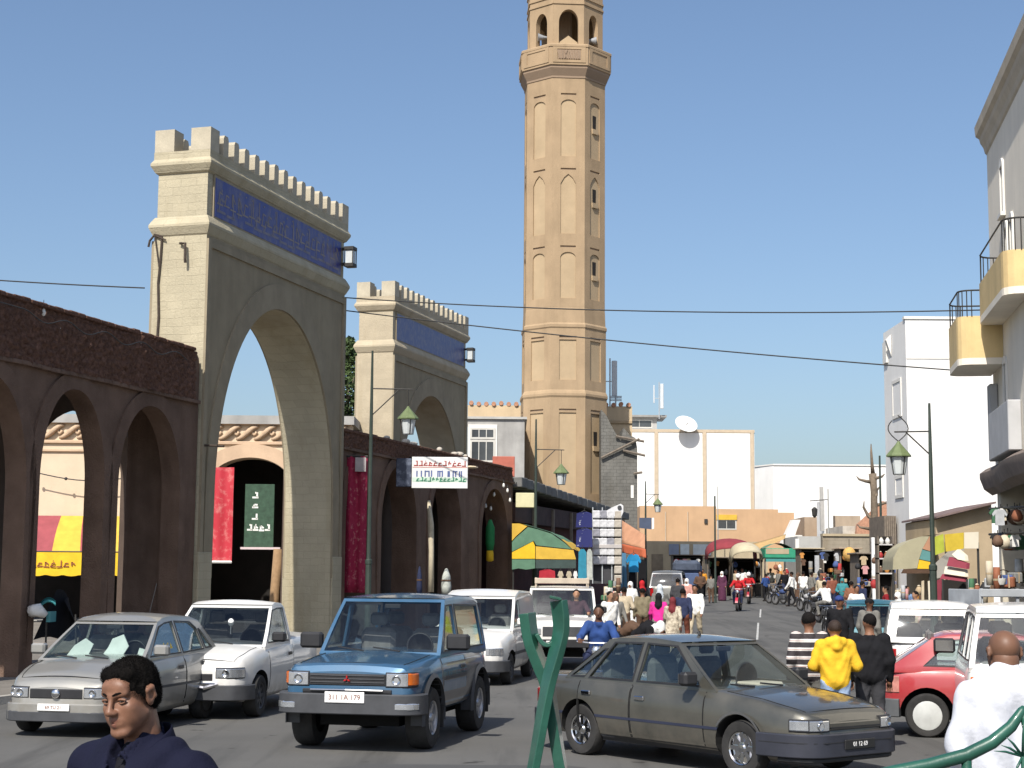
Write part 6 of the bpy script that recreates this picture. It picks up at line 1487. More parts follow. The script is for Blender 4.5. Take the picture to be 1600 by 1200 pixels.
# more shoppers and idlers deeper in the street
more = [('man in a tan shirt and cap', 1150, 90, 200, 'tan'), ('woman in a plum robe', 1128, 88, 250, 'plum'), ('boy in a blue shirt', 1196, 88, 120, 'blue'), ('man in a black jacket', 1226, 88, 300, 'black'), ('woman in a brown robe', 1247, 86, 200, 'brown'), ('man in a pale grey shirt', 1268, 80, 30, 'grey'), ('woman in a cream shawl', 1283, 78, 260, 'beige'), ('man in a rust pullover', 1300, 72, 100, 'rust'), ('woman in a teal headscarf', 1316, 70, 250, 'teal'), ('man in a white tunic', 1338, 50, 280, 'white'), ('man in a dark red jersey', 1384, 50, 170, 'red'), ('woman in a black robe', 1402, 47, 220, 'black'), ('man in a denim jacket', 1416, 50, 300, 'denim'), ('boy in a grey shirt', 1111, 84, 80, 'grey'), ('man in a brown jacket', 1094, 80, 265, 'brown'), ('woman in a rose robe', 1073, 66, 250, 'rose'), ('man in a charcoal coat', 1059, 60, 85, 'charcoal'), ('man in a beige pullover', 975, 46, 60, 'beige'), ('woman in a grey robe', 962, 44, 290, 'grey'), ('porter in a green tunic', 1521, 33, 180, 'green')]
cm = dict(plum=cloth('plum', (.09, .03, .06)), tan=cbei, white=cw, blue=cblue, black=cblk, brown=cbrn, grey=cgry, beige=cbei, rust=cloth('rust', (.2, .07, .045)), teal=cteal, red=cloth('dark_red', (.2, .015, .02)), denim=cjean, yellow=cyel, rose=cloth('rose', (.5, .26, .22)), charcoal=cloth('charcoal', (.05, .05, .055)), green=cloth('bottle_green', (.02, .08, .045)))
plc = {0: 'under the far awnings', 1: 'under the far awnings', 2: 'before the green stall', 3: 'right of the green stall', 4: 'at the first centre right booth', 5: 'behind the parked motorbikes', 6: 'at the middle centre right booth', 7: 'at the kerb past the motorbikes', 8: 'at the last centre right booth', 9: 'left of the teal car', 10: 'beside the jar shelf', 11: 'in front of the beige awning', 12: 'under the beige awning', 13: 'by the pole in the roadway', 14: 'behind the blue lorry', 15: 'right of the charcoal minibus', 16: 'behind the beige patterned robe', 17: 'among the hung clothes on the left', 18: 'behind the white shirted shopper on the left', 19: 'behind the white estate'}
for i, (lb, px, Y, fc, cn) in enumerate(more):
    rb = 'robe' in lb; sc_ = 'woman' in lb
    person(lb + ' ' + plc[i], at_(px, Y), fc, ('walk', 'stand', 'fold')[i % 3], 1.5 if 'boy' in lb else 1.6 if sc_ else 1.72, i % 3, cm[cn], (cgry, cbrn, cblk, cnavy)[i % 4], 'scarf' if sc_ else 'cap' if 'cap' in lb else 'hair', (cteal if 'teal' in lb else cw if i % 2 else cbrn) if sc_ else None, .036 if Y > 55 else .03, rb, seed=50 + i)
# motorbikes
tyre_s = MB().lathe([(.22, -.045), (.27, -.05), (.29, 0), (.27, .05), (.22, .045)], 20, (0, 0, 0), 'y', cap=False).me('tyre', rubber, 40)
def moped(label, loc, hd, col, head=True):
    t = thing('moped', label, 'motorbike', (loc[0], loc[1], gz(loc[1])), R(hd), 'mopeds and motorbikes')
    for x in (-.55, .6):
        w_ = MB().lathe([(.2, -.03), (.22, 0), (.2, .03), (.05, .05), (.05, -.05), (.2, -.03)], 16, (0, 0, 0), 'y', cap=False).obj('wheel', alloy, t, 40, (x, 0, .29)); link('tyre', tyre_s, w_)
    m = M('moped_' + col[0], col[1], .4, .2, 6, coat=.5)
    MB().tube([(-.55, 0, .3), (-.2, 0, .42), (.1, 0, .45), (.42, 0, .85)], .045, 7).tube([(.6, .07, .29), (.5, .07, .7), (.42, .05, .95)], .025, 6).tube([(.6, -.07, .29), (.5, -.07, .7), (.42, -.05, .95)], .025, 6).obj('frame', blackp, t)
    MB().ball((.05, 0, .68), (.26, .13, .12), 12, 8).obj('tank', m, t, True)
    MB().box((-.62, -.13, .72), (-.08, .13, .80), bev=.035).obj('seat', blackp, t)
    MB().tube([(.36, -.34, 1.02), (.42, -.12, 1.0), (.42, .12, 1.0), (.36, .34, 1.02)], .016, 6).obj('handlebar', chrome, t)
    MB().lathe([(.001, .1), (.07, .09), (.08, .06), (.05, 0)], 12, (.46, 0, .88), 'x').obj('headlight', lampg, t, True)
    MB().box((-.15, -.14, .28), (.22, .14, .55), bev=.05).obj('engine', greyp, t)
    mb = MB(); mb.grid(lambda u, v: (.6 + .33 * math.cos(u), v, .29 + .33 * math.sin(u)), linsp(.3, 2.6, 10), (-.06, 0, .06)); mb.obj('mudguard', m, t, True)
    MB().tube([(-.1, -.16, .33), (-.5, -.16, .33), (-.8, -.16, .4)], .035, 7).obj('exhaust', chrome, t)
    return t
moped('dark moped under the rider in blue', (at_(937, 27.6)[0] - .02, 27.4), 262, ('navy', (.03, .04, .09)))
moped('red moped ridden down the middle of the road', at_(1154, 73.8), 255, ('red', (.45, .02, .05)))
moped('second red moped farther up the road', at_(1170, 83.8), 258, ('dark_red', (.3, .02, .03)))
moped('moped under the man in white along the right kerb', at_(1291, 62), 110, ('black', (.02, .02, .02)))
for i, (px, Y, hd, cn, cc) in enumerate(((1213, 84, 120, 'grey', (.2, .2, .21)), (1224, 82, 125, 'blue', (.05, .08, .2)), (1262, 74, 115, 'silver', (.4, .4, .4)), (1276, 70, 118, 'black', (.02, .02, .02)), (1300, 52, 100, 'white', (.6, .6, .6)), (1318, 47, 95, 'black', (.02, .02, .02)))):
    moped(('grey', 'blue', 'silver', 'black', 'pale tanked', 'black seated')[i] + ' parked motorbike on the right kerb, ' + ('farthest', 'second farthest', 'third farthest', 'fourth farthest', 'fifth from the far end', 'nearest')[i] + ' of the row', at_(px, Y), hd, (cn, cc))

# ------------------------------------------------------------------ man in the navy polo shirt, close to the camera
def head_prims():
    P = [('e', V(0, -.014, .036), V(.076, .094, .083), 0), ('e', V(0, .018, -.04), V(.060, .070, .085), 0), ('e', V(0, .042, -.068), V(.043, .046, .048), 0),
         ('e', V(0, .072, -.104), V(.023, .02, .018), 0), ('c', V(-.05, -.005, -.055), V(-.022, .066, -.103), .017, .014, 0), ('c', V(.05, -.005, -.055), V(.022, .066, -.103), .017, .014, 0),
         ('e', V(-.04, .05, -.024), V(.024, .027, .026), 0), ('e', V(.04, .05, -.024), V(.024, .027, .026), 0),
         ('c', V(-.043, .068, .026), V(-.012, .083, .023), .010, .010, 0), ('c', V(.043, .068, .026), V(.012, .083, .023), .010, .010, 0),
         ('e', V(0, .064, .045), V(.05, .026, .03), 0), ('e', V(-.04, .028, -.05), V(.026, .045, .042), 0), ('e', V(.04, .028, -.05), V(.026, .045, .042), 0), ('e', V(-.031, .088, .004), V(.017, .016, .0105), -1), ('e', V(.031, .088, .004), V(.017, .016, .0105), -1)]
    P += [('c', V(0, .086, .018), V(0, .107, -.026), .0075, .0095, 0), ('e', V(0, .106, -.029), V(.0105, .0100, .009), 0), ('e', V(-.0125, .096, -.033), V(.0075, .0095, .007), 0), ('e', V(.0125, .096, -.033), V(.0075, .0095, .007), 0),
          ('c', V(-.023, .074, -.060), V(0, .087, -.0565), .0042, .0062, 1), ('c', V(.023, .074, -.060), V(0, .087, -.0565), .0042, .0062, 1), ('c', V(-.018, .075, -.070), V(0, .0845, -.0725), .0048, .0068, 1), ('c', V(.018, .075, -.070), V(0, .0845, -.0725), .0048, .0068, 1),
          ('c', V(-.023, .080, -.0645), V(0, .092, -.0645), .0008, .0010, -1), ('c', V(.023, .080, -.0645), V(0, .092, -.0645), .0008, .0010, -1),
          ('c', V(0, -.03, -.05), V(0, -.045, -.18), .057, .064, 0)]
    for sg in (1, -1):
        P += [('e', V(sg * .079, -.008, .0), V(.008, .020, .033), 0), ('c', V(sg * .084, -.018, .026), V(sg * .086, -.028, -.005), .005, .005, 0), ('c', V(sg * .084, -.018, .026), V(sg * .082, .006, .02), .005, .005, 0), ('e', V(sg * .087, -.008, -.0), V(.006, .009, .014), -1)]
    return P
def man_left():
    Y = 4.75; base_p = W(209, 1088, Y); yaw = R(-90 - 26 + 360)
    t = thing('person', 'young man in a navy polo shirt close to the camera at lower left', 'person', (base_p.x, base_p.y, 0), yaw - math.pi / 2)
    zc_ = base_p.z; skn = M('skin_near', (.20, .098, .06), .48, .2, 26, .3, 260, spec=.4, dist=.002); lip = M('lip', (.19, .08, .055), .45, .1, 20)
    hr = M('cropped_hair', (.006, .005, .0045), .9, .3, 60, .9, 220, dist=.004, spec=.12)
    hd_ = bpy.data.objects.new('head_pivot', None)
    bpy.data.objects.remove(hd_)
    tilt = Matrix.Translation((0, .02, zc_)) @ Matrix.Rotation(R(-10), 4, 'X') @ Matrix.Rotation(R(4), 4, 'Y') @ Matrix.Scale(.88, 4)
    def place(o, m=tilt):
        o.data.transform(m); return o
    place(skin('head', head_prims(), [skn, lip], .0034, .013, t))
    # short hair: a cap over the skull with a hairline, roughened
    P = [('e', V(0, -.02, .044), V(.0805, .0975, .0835), 0), ('e', V(0, -.05, .0), V(.074, .07, .075), 0), ('c', V(-.045, .034, .082), V(.045, .034, .082), .024, .024, 0), ('e', V(0, .045, .086), V(.05, .024, .019), 0), ('c', V(-.0745, .014, .035), V(-.0745, .012, .0), .008, .005, 0), ('c', V(.0745, .014, .035), V(.0745, .012, .0), .008, .005, 0),
         ('e', V(0, .118, .0), V(.12, .065, .068), -1), ('e', V(.0, -.03, -.115), V(.12, .12, .068), -1), ('e', V(-.095, .03, -.035), V(.03, .05, .05), -1), ('e', V(.095, .03, -.035), V(.03, .05, .05), -1)]
    wp = lambda G: .0018 * np.sin(G[..., 0] * 120 + 3 * np.sin(G[..., 1] * 70)) * np.sin(G[..., 2] * 130 + G[..., 1] * 60) + .0026 * np.sin(G[..., 0] * 310 + 4 * np.sin(G[..., 2] * 90)) * np.sin(G[..., 1] * 260) * np.sin(G[..., 2] * 290)
    ho = place(skin('hair', P, [hr], .0042, .012, t, wp)); rs_ = random.Random(3); vs, fs = [], []
    for pl in ho.data.polygons:                                # short strands standing off the scalp
        c, n = pl.center, pl.normal
        for _ in range(2):
            q = c + Vector((rs_.gauss(0, 1), rs_.gauss(0, 1), rs_.gauss(0, 1))) * .0016; d = (n + Vector((rs_.gauss(0, .35), rs_.gauss(0, .35) + .25, rs_.gauss(0, .35) - .1))).normalized(); sd_ = d.orthogonal().normalized() * .0006; b = len(vs)
            vs += [q - sd_, q + sd_, q + d * rs_.uniform(.003, .0075)]; fs.append((b, b + 1, b + 2))
    tag(MB().add(vs, fs).obj('hair_strands', hr, t), kind='stuff')
    eyew = M('eye_white', (.38, .34, .31), .25, .05); iris = M('iris', (.025, .014, .008), .15, .05)
    for sg in (1, -1):
        o = place(MB().ball((sg * .031, .0675, .0035), .0122, 14, 10).obj('eye', eyew, t, True)); q = place(MB().ball((sg * .031 - .002, .0738, .001), .0072, 10, 8).obj('iris', iris, t, True))
        lid = MB(); lid.tube([(sg * (.031 + .0165 * math.cos(a)), .0812 - .006 * abs(math.cos(a)), .0035 + .0058 * math.sin(a)) for a in linsp(.1, 3.04, 9)], .0044, 6); place(lid.obj('eyelid', skn, t, True))
        lid = MB(); lid.tube([(sg * (.031 + .015 * math.cos(a)), .080 - .005 * abs(math.cos(a)), .0025 - .0065 * math.sin(a)) for a in linsp(.1, 3.04, 9)], .0026, 6); place(lid.obj('eyelid', skn, t, True))
        br = MB(); br.tube([(sg * x, y, z) for x, y, z in ((.011, .0935, .0245), (.022, .0895, .029), (.036, .081, .0305), (.049, .068, .025))], [.003, .0042, .0038, .0015], 6); place(br.obj('eyebrow', hr, t, True))
    # shoulders and shirt
    nz = zc_ + .078
    navy = cloth('navy_polo', (.0075, .0085, .022)); und = cloth('dark_undershirt', (.012, .012, .016))
    P = [('c', V(-.105, -.045, nz - .262), V(.105, -.045, nz - .262), .068, .068, 0), ('c', V(-.10, -.05, nz - .27), V(-.20, -.05, nz - .305), .068, .072, 0), ('c', V(.10, -.05, nz - .27), V(.20, -.05, nz - .305), .068, .072, 0),
         ('c', V(0, -.045, nz - .33), V(0, -.03, nz - .75), .155, .14, 0), ('c', V(-.09, -.02, nz - .36), V(-.08, -.01, nz - .75), .115, .12, 0), ('c', V(.09, -.02, nz - .36), V(.08, -.01, nz - .75), .115, .12, 0),
         ('c', V(-.205, -.05, nz - .31), V(-.27, -.02, nz - .58), .076, .07, 0), ('c', V(.205, -.05, nz - .31), V(.27, -.02, nz - .58), .076, .07, 0), ('c', V(0, -.055, nz - .19), V(0, -.05, nz - .24), .062, .08, 0),
         ('c', V(0, .0, nz - .10), V(0, .02, nz - .235), .05, .046, -1), ('c', V(0, .03, nz - .21), V(0, .11, nz - .31), .046, .022, -1), ('c', V(0, -.04, nz - .02), V(0, -.045, nz - .16), .066, .062, -1)]
    fold = lambda G: .0055 * np.sin(G[..., 2] * 42 + 5 * np.sin(G[..., 0] * 9) + G[..., 1] * 20) * np.sin(G[..., 0] * 13 + G[..., 2] * 9) + .003 * np.sin(G[..., 0] * 60 + G[..., 2] * 35)
    sh_ = skin('shirt', P, [navy], .0085, .03, t, fold); sh_.scale = (.92, .95, 1)
    place(skin('neck', [('c', V(0, -.04, -.07), V(0, -.05, -.25), .056, .066, 0), ('e', V(0, .0, -.27), V(.11, .10, .07), 1), ('c', V(0, .02, -.2), V(0, .07, -.28), .05, .05, 1)], [skn, und], .008, .03, t))
    # open collar: two folded leaves
    for sg in (1, -1):
        mb = MB(); ring = [(0, -.118, .0), (sg * .045, -.108, .002), (sg * .075, -.07, -.008), (sg * .079, -.025, -.028), (sg * .066, .022, -.058), (sg * .045, .052, -.092)]
        mb.grid(lambda u, v: tuple(Vector(ring[int(u)]) * 1 + Vector((sg * (.012 + .022 * v) * (.2 + .8 * min(1, u / 2)), (-.02 if u < 2 else .004) * v + (.012 * v if u > 3 else 0), (.018 - .05 * v) - (.02 * v if u > 3.5 else 0) + nz - .178))), range(6), (0, .2, .5, 1), flip=sg < 0)
        o = mb.obj('collar', navy, t, True); md = o.modifiers.new('thick', 'SOLIDIFY'); md.thickness = .004; ms = o.modifiers.new('sub', 'SUBSURF'); ms.levels = 2; ms.render_levels = 2
    MB().lathe([(.006, 0), (.0065, .002), (.001, .003)], 12, (.004, .118, nz - .36), 'y').obj('button', M('shirt_button', (.55, .56, .6), .35), t, True)
    # legs and arms below the frame so that the figure stands
    skin('legs', [('c', V(sg * .1, -.02, nz - .75), V(sg * .1, 0, nz - 1.15), .1, .08, 0) for sg in (1, -1)] + [('c', V(sg * .1, 0, nz - 1.15), V(sg * .1, -.02, .1), .08, .06, 0) for sg in (1, -1)], [cgry], .022, .04, t)
    skin('arms', [('c', V(sg * .275, -.02, nz - .56), V(sg * .28, .10, nz - .80), .043, .034, 0) for sg in (1, -1)], [skn], .014, .02, t)
    for sg in (1, -1): hand((sg * .28, .11, nz - .82), (0, .3, -.9), skn, t, 1.0, -sg)
    MB().box((-.16, -.12, 0), (-.04, .16, .1), bev=.04).box((.04, -.12, 0), (.16, .16, .1), bev=.04).obj('shoes', shoe_m, t)
man_left()
def man_right():
    Y = 8.6; p = W(1568, 1022, Y); zc_ = p.z
    t = thing('person', 'man in a white shirt with shaved head, back to the camera at lower right', 'person', (p.x, p.y, 0), R(92 - 90))
    skn = M('skin_shaved', (.16, .08, .048), .5, .14, 7, .2, 180, dist=.002)
    sc_ = Matrix.Translation((0, 0, zc_)) @ Matrix.Rotation(R(-4), 4, 'X') @ Matrix.Scale(1.04, 4)
    h_ = skin('head', head_prims(), [skn, skn], .005, .016, t); h_.data.transform(sc_)
    n_ = skin('neck', [('c', V(0, -.03, -.03), V(0, -.035, -.2), .066, .06, 0)], [skn], .009, .03, t); n_.data.transform(sc_)
    wsh = M('white_shirt', (.56, .575, .62), .9, .05, 4, .35, 9, dist=.03)
    nz = zc_ + .10
    P = [('c', V(-.09, -.075, nz - .25), V(.09, -.075, nz - .25), .075, .075, 0), ('c', V(0, -.05, nz - .20), V(0, -.06, nz - .30), .088, .12, 0), ('c', V(-.13, -.04, nz - .265), V(.13, -.04, nz - .265), .075, .075, 0), ('c', V(-.12, -.04, nz - .28), V(-.22, -.03, nz - .33), .075, .08, 0), ('c', V(.12, -.04, nz - .28), V(.22, -.03, nz - .33), .075, .08, 0),
         ('c', V(-.1, -.03, nz - .36), V(-.1, -.02, nz - .85), .15, .14, 0), ('c', V(.1, -.03, nz - .36), V(.1, -.02, nz - .85), .15, .14, 0), ('c', V(-.1, -.02, nz - .85), V(-.1, 0, nz - 1.0), .14, .135, 0), ('c', V(.1, -.02, nz - .85), V(.1, 0, nz - 1.0), .14, .135, 0),
         ('c', V(-.235, -.03, nz - .34), V(-.32, -.04, nz - .60), .085, .075, 0), ('c', V(-.32, -.04, nz - .60), V(-.24, .16, nz - .78), .072, .06, 0), ('c', V(.235, -.03, nz - .34), V(.32, -.04, nz - .60), .085, .075, 0), ('c', V(.32, -.04, nz - .60), V(.24, .16, nz - .78), .072, .06, 0)]
    fold = lambda G: .013 * np.sin(G[..., 2] * 22 + 4 * np.sin(G[..., 0] * 7) + G[..., 1] * 12) * np.sin(G[..., 0] * 10 + G[..., 2] * 7) + .003 * np.sin(G[..., 0] * 50 + G[..., 2] * 28)
    skin('shirt', P, [wsh], .011, .035, t, fold).scale = (.84, .9, 1)
    mb = MB(); mb.grid(lambda a, v: ((.072 + .014 * v) * 1.05 * math.cos(a), -.045 + (.075 + .014 * v) * math.sin(a), nz - .175 - .05 * v + .012 * math.sin(a)), linsp(-3.6, .45, 18), (0, .15, 1)); o = mb.obj('collar', wsh, t, True); md = o.modifiers.new('thick', 'SOLIDIFY'); md.thickness = .005
    skin('trousers', [('c', V(sg * .1, 0, nz - .95), V(sg * .11, .0, .55), .125, .085, 0) for sg in (1, -1)] + [('c', V(sg * .11, 0, .55), V(sg * .11, -.02, .1), .085, .07, 0) for sg in (1, -1)], [cblk], .025, .05, t)
    for sg in (1, -1): hand((sg * .23, .18, nz - .79), (-.4 * sg, .9, 0), skn, t, 1.05, sg); MB().box((sg * .11 - .06, -.12, 0), (sg * .11 + .06, .17, .1), bev=.04).obj('shoe', shoe_m, t)
man_right()

# ------------------------------------------------------------------ green wrought-iron railing pieces in front
green_p = M('green_enamel', (.018, .085, .058), .4, .25, 7, .1, 30, coat=.4)
def ribbon(pts, wd, th, name, par, twist=0):
    """flat bar following a path in its local x-z plane"""
    pts = [Vector((p[0], 0, p[1])) for p in pts]; fine = []
    n = len(pts)
    for i in range(n - 1):
        p0, p1, p2, p3 = pts[max(i - 1, 0)], pts[i], pts[i + 1], pts[min(i + 2, n - 1)]
        for k in range(6):
            f = k / 6; fine.append(.5 * ((2 * p1) + (p2 - p0) * f + (2 * p0 - 5 * p1 + 4 * p2 - p3) * f * f + (3 * p1 - p0 - 3 * p2 + p3) * f ** 3))
    fine.append(pts[-1]); vs = []; fs = []; m = len(fine)
    for i, p in enumerate(fine):
        d = (fine[min(i + 1, m - 1)] - fine[max(i - 1, 0)]).normalized(); nn = Vector((d.z, 0, -d.x)); a = twist * (1 - i / m); yv = Vector((0, 1, 0))
        A = nn * math.cos(a) + yv * math.sin(a); B = yv * math.cos(a) - nn * math.sin(a)
        for sx, sy in ((-1, -1), (1, -1), (1, 1), (-1, 1)): vs.append(p + A * (sx * th / 2) + B * (sy * wd / 2))
    for i in range(m - 1):
        for k in range(4): fs.append((i * 4 + k, i * 4 + (k + 1) % 4, i * 4 + 4 + (k + 1) % 4, i * 4 + 4 + k))
    fs += [(3, 2, 1, 0), tuple(range((m - 1) * 4, m * 4))]
    mb = MB().add(vs, fs); bm_ = mb.obj(name, green_p, par, 40); md = bm_.modifiers.new('edge', 'BEVEL'); md.width = .002; md.segments = 2; md.limit_method = 'ANGLE'; return bm_
YR = 4.6; o0 = W(850, 1200, YR)
rl_ = thing('green_railing', 'green painted crossed iron bars of a railing in the centre foreground', 'railing', (o0.x, YR, 0), R(0))
def L2(px, py): p = W(px, py, YR); return (p.x - o0.x, p.z)
RW = .8
ribbon([L2(824, 958), L2(830, 1000), L2(845, 1042), L2(854, 1066), L2(862, 1110), L2(873, 1180), L2(890, 1280), L2(900, 1420), L2(902, 1700)], .05, .03, 'left_bar', rl_, .5)
ribbon([L2(872, 938), L2(876, 980), L2(868, 1020), L2(857, 1062), L2(848, 1110), L2(836, 1180), L2(815, 1290), L2(800, 1420), L2(796, 1700)], .052, .022, 'right_bar', rl_, -.7).location.y = -.055
ribbon([L2(838, 990), L2(846, 1003), L2(856, 1007), L2(866, 1000), L2(872, 985)], .05, .012, 'scroll_web', rl_).location.y = -.02
ribbon([L2(876, 936), L2(868, 934), L2(858, 932)], .06, .008, 'top_curl', rl_).location.y = -.05
ribbon([L2(780, 2000), L2(800, 1700)], .06, .03, 'foot', rl_); ribbon([L2(920, 2000), L2(900, 1700)], .06, .03, 'foot', rl_)
r2_ = thing('green_railing', 'curved green iron rail sweeping up at the lower right corner', 'railing', (o0.x, 4.3, 0), 0)
YR = 4.3
mb = MB(); P_ = [(1330, 1222), (1400, 1205), (1450, 1196), (1510, 1180), (1550, 1160), (1580, 1135), (1597, 1110)]
P3 = [Vector((W(a, b, YR).x - o0.x, 0, W(a, b, YR).z)) for a, b in P_]
mb.tube(P3 + [P3[-1] + Vector((.004, 0, .012))], [.017, .017, .018, .0185, .018, .016, .012, .004], 12); mb.obj('rail', green_p, r2_, True)
MB().tube([P3[-1] + Vector((.002, 0, -.01)), P3[-1] + Vector((.02, 0, -.06)), P3[-1] + Vector((.06, 0, -.16)), P3[-1] + Vector((.12, 0, -.4))], [.01, .017, .018, .018], 10).obj('rail', green_p, r2_, True)
MB().tube([P3[0], P3[0] + Vector((-.25, 0, -.02)), P3[0] + Vector((-.4, 0, -.2)), Vector((P3[0].x - .42, 0, 0))], .017, 10).obj('post', green_p, r2_, True)
MB().tube([P3[3], Vector((P3[3].x, 0, 0))], .014, 8).obj('post', green_p, r2_, True)
lf = [Vector((W(1598, 1182, YR).x - o0.x, 0, W(1598, 1182, YR).z))][0]
for k, (dx, dz) in enumerate(((-.08, .015), (-.06, .03), (-.045, .05), (.0, .09), (-.03, -.05), (.05, .04))):
    MB().tube([lf, lf + Vector((dx * .6, -.01, dz * .6 + .004)), lf + Vector((dx, -.015, dz))], [.004, .0035, .0008], 6).obj('leaf_spray', green_p, r2_, True)
MB().tube([lf, Vector((lf.x + .03, 0, 0))], .006, 6).obj('stem', green_p, r2_, True)
# ================================================================== shops of the left frontage beyond the arcade
maroon = M('maroon_shopfront', (.07, .025, .028), .85, .25, 2, .3, 14, stain=.3)
roofg = M('grey_roof_sheet', (.14, .14, .135), .8, .25, 2, .5, 9)
sp_ = thing('shop_row', 'low maroon shop row with a grey roof between arcade and minaret', 'building', SP(0), math.pi / 2 - ST)
zr0, zr1 = W(832, 748, 66).z, W(960, 778, 80).z
MB().box((34.05, .4, -.2), (54, 4.5, 4.9)).obj('wall', maroon, sp_)
for i in range(22):
    s_ = 34.1 + i * .9
    MB().box((s_, -.35 + .02 * (i % 2), lerp(5.55, 4.95, i / 22)), (s_ + .86, 4.6, lerp(5.95, 5.3, i / 22)), bev=.03).obj('roof_sheet', roofg, sp_)
MB().box((34.06, -.1, 4.2), (53.9, .39, 4.95)).obj('fascia', M('dark_fascia', (.05, .03, .03), .85, .3, 2), sp_)
for s_ in (36.5, 39.5, 42.6, 46, 49.5): MB().box((s_, -.2, -.1), (s_ + .16, -.101, 4.9)).obj('post', tim, sp_)
cr_ = M('cream_board', (.60, .57, .36), .7, .08)
tag(MB().box((GX(805, 62), 62, W(820, 793, 62).z), (GX(834, 62), 62.12, W(820, 770, 62).z), bev=.02).obj('sign_board', cr_), 'blank cream board above the green and yellow awning', 'sign')
# green and yellow awning
grn = M('green_canvas', (.10, .20, .13), .85, .15, 3, .25, 25); grn_d = M('dark_green_canvas', (.045, .07, .065), .85, .15, 3)
aw2 = thing('green_yellow_awning', 'green and yellow barrel awning at the end of the long arcade', 'awning', (0, 0, 0))
YA = 60.0
def aP(px, py, Y): p = W(px, py, Y); return p
# the end gable faces us, the sheet runs back along the street
gab = [(800, 818), (812, 817), (835, 824), (862, 832), (882, 846), (894, 858)]
bk = 7.0
def asurf(u, v):
    k = u * (len(gab) - 1); i = min(int(k), len(gab) - 2); f = k - i; px, py = lerp(gab[i][0], gab[i + 1][0], f), lerp(gab[i][1], gab[i + 1][1], f)
    p = W(px, py, YA); return (p.x + v * bk * UX * .35, p.y + v * bk * UY, p.z + .02 * math.sin(v * 9))
for i, m_ in enumerate((yel2, grn, grn, yel2)):
    mb = MB(); mb.grid(asurf, linsp(i / 4, (i + 1) / 4, 4), linsp(0, 1, 6)); mb.obj('canvas_panel', m_, aw2, True)
def flat(pts, Y, m_, nm, par, th=.04):
    q = [W(a, b, Y) for a, b in pts]; MB().prism([(p.x, p.z) for p in reversed(q)] if sum((q[i].x * q[(i + 1) % len(q)].z - q[(i + 1) % len(q)].x * q[i].z) for i in range(len(q))) < 0 else [(p.x, p.z) for p in q], (Y, Y + th)).obj(nm, m_, par)
flat([(800, 818), (812, 818), (824, 822), (806, 838), (800, 845)], YA - .01, yel2, 'gable_panel', aw2)
flat([(800, 847), (806, 840), (825, 823.5), (840, 827), (862, 834), (882, 848), (893, 858), (838, 852), (834, 845), (800, 862)], YA - .01, grn, 'gable_panel', aw2)
flat([(800, 863), (833, 846), (836, 853), (836, 873), (800, 873)], YA - .02, yel, 'gable_panel', aw2)
flat([(837, 853.5), (896, 859.5), (900, 874), (837, 873.5)], YA - .01, yel2, 'gable_panel', aw2)
flat([(800, 874), (836, 874), (836, 888), (822, 890), (810, 888), (800, 890)], YA - .02, grn, 'valance', aw2)
flat([(837, 874.5), (900, 875), (900, 888), (837, 888)], YA - .01, grn_d, 'valance', aw2)
for px in (802, 898): p = W(px, 888, YA); MB().tube([(p.x, YA + .1, gz(YA)), (p.x, YA + .1, p.z + .4)], .035, 6).obj('awning_post', dark_iron, aw2)
# hanging goods
def garment(label, px, py0, py1, wpx, Y, m_, kind='shirt', group='clothes hung out for sale'):
    p = W(px, py0, Y); H_ = p.z - W(px, py1, Y).z; wd = wpx * Y / FPX / 2
    t = thing('hanging_garment', label, 'clothes', p, rng.uniform(-.15, .15), group)
    if kind == 'shirt': out = [(-wd * .62, -H_), (wd * .62, -H_), (wd * .6, -H_ * .38), (wd * .85, -H_ * .5), (wd, -H_ * .38), (wd * .6, -.02), (wd * .22, 0), (0, -H_ * .07), (-wd * .22, 0), (-wd * .6, -.02), (-wd, -H_ * .38), (-wd * .85, -H_ * .5), (-wd * .6, -H_ * .38)]
    elif kind == 'trousers': out = [(-wd, -H_), (-wd * .12, -H_), (0, -H_ * .35), (wd * .12, -H_), (wd, -H_), (wd * .7, 0), (-wd * .7, 0)]
    else: out = [(-wd, -H_), (wd, -H_), (wd * .92, -H_ * .1), (wd * .4, 0), (-wd * .4, 0), (-wd * .92, -H_ * .1)]
    mb = MB().prism(out, (-.05, .05)); mb.v = [(x, y + .05 * math.sin(x * 9 + z * 3), z) for x, y, z in mb.v]; mb.obj('cloth', m_, t, 50)
    MB().tube([(-wd * .5, 0, -.03), (0, 0, .06), (wd * .5, 0, -.03)], .012, 5).tube([(0, 0, .06), (0, 0, .16)], .008, 5).obj('hanger', dark_iron, t)
    return t
turq = M('turquoise_cloth', (.03, .22, .32), .85, .15, 4); sky_b = M('sky_blue_cloth', (.02, .26, .52), .8, .12, 4)
dblue = figured('blue_white_print', (.02, .025, .13), (.6, .62, .68), 2.2, (1, 1, 1), .62, .66, .8); pal_c = M('pale_stripe_cloth', (.42, .44, .40), .9, .2, 9)
garment('long turquoise robe beside the striped awning', 910, 858, 906, 13, 58.6, turq, 'robe')
garment('pale patterned robe right of the turquoise robe', 921, 858, 906, 9, 58.6, pal_c, 'robe')
garment('blue and white printed cloth above the turquoise robe', 913, 800, 824, 26, 59, dblue, 'robe')
garment('second blue and white printed cloth, lower of the two', 913, 826, 855, 26, 59, dblue, 'robe')
garment('dark red robe under the rack of packets', 938, 868, 912, 17, 60.5, M('brick_cloth', (.25, .045, .035), .9, .15, 4), 'robe')
garment('bright red robe under the rack of packets', 955, 880, 914, 12, 60.3, cred, 'robe')
garment('white scarf beside the bright red robe', 964, 890, 914, 7, 60.2, cw, 'robe')
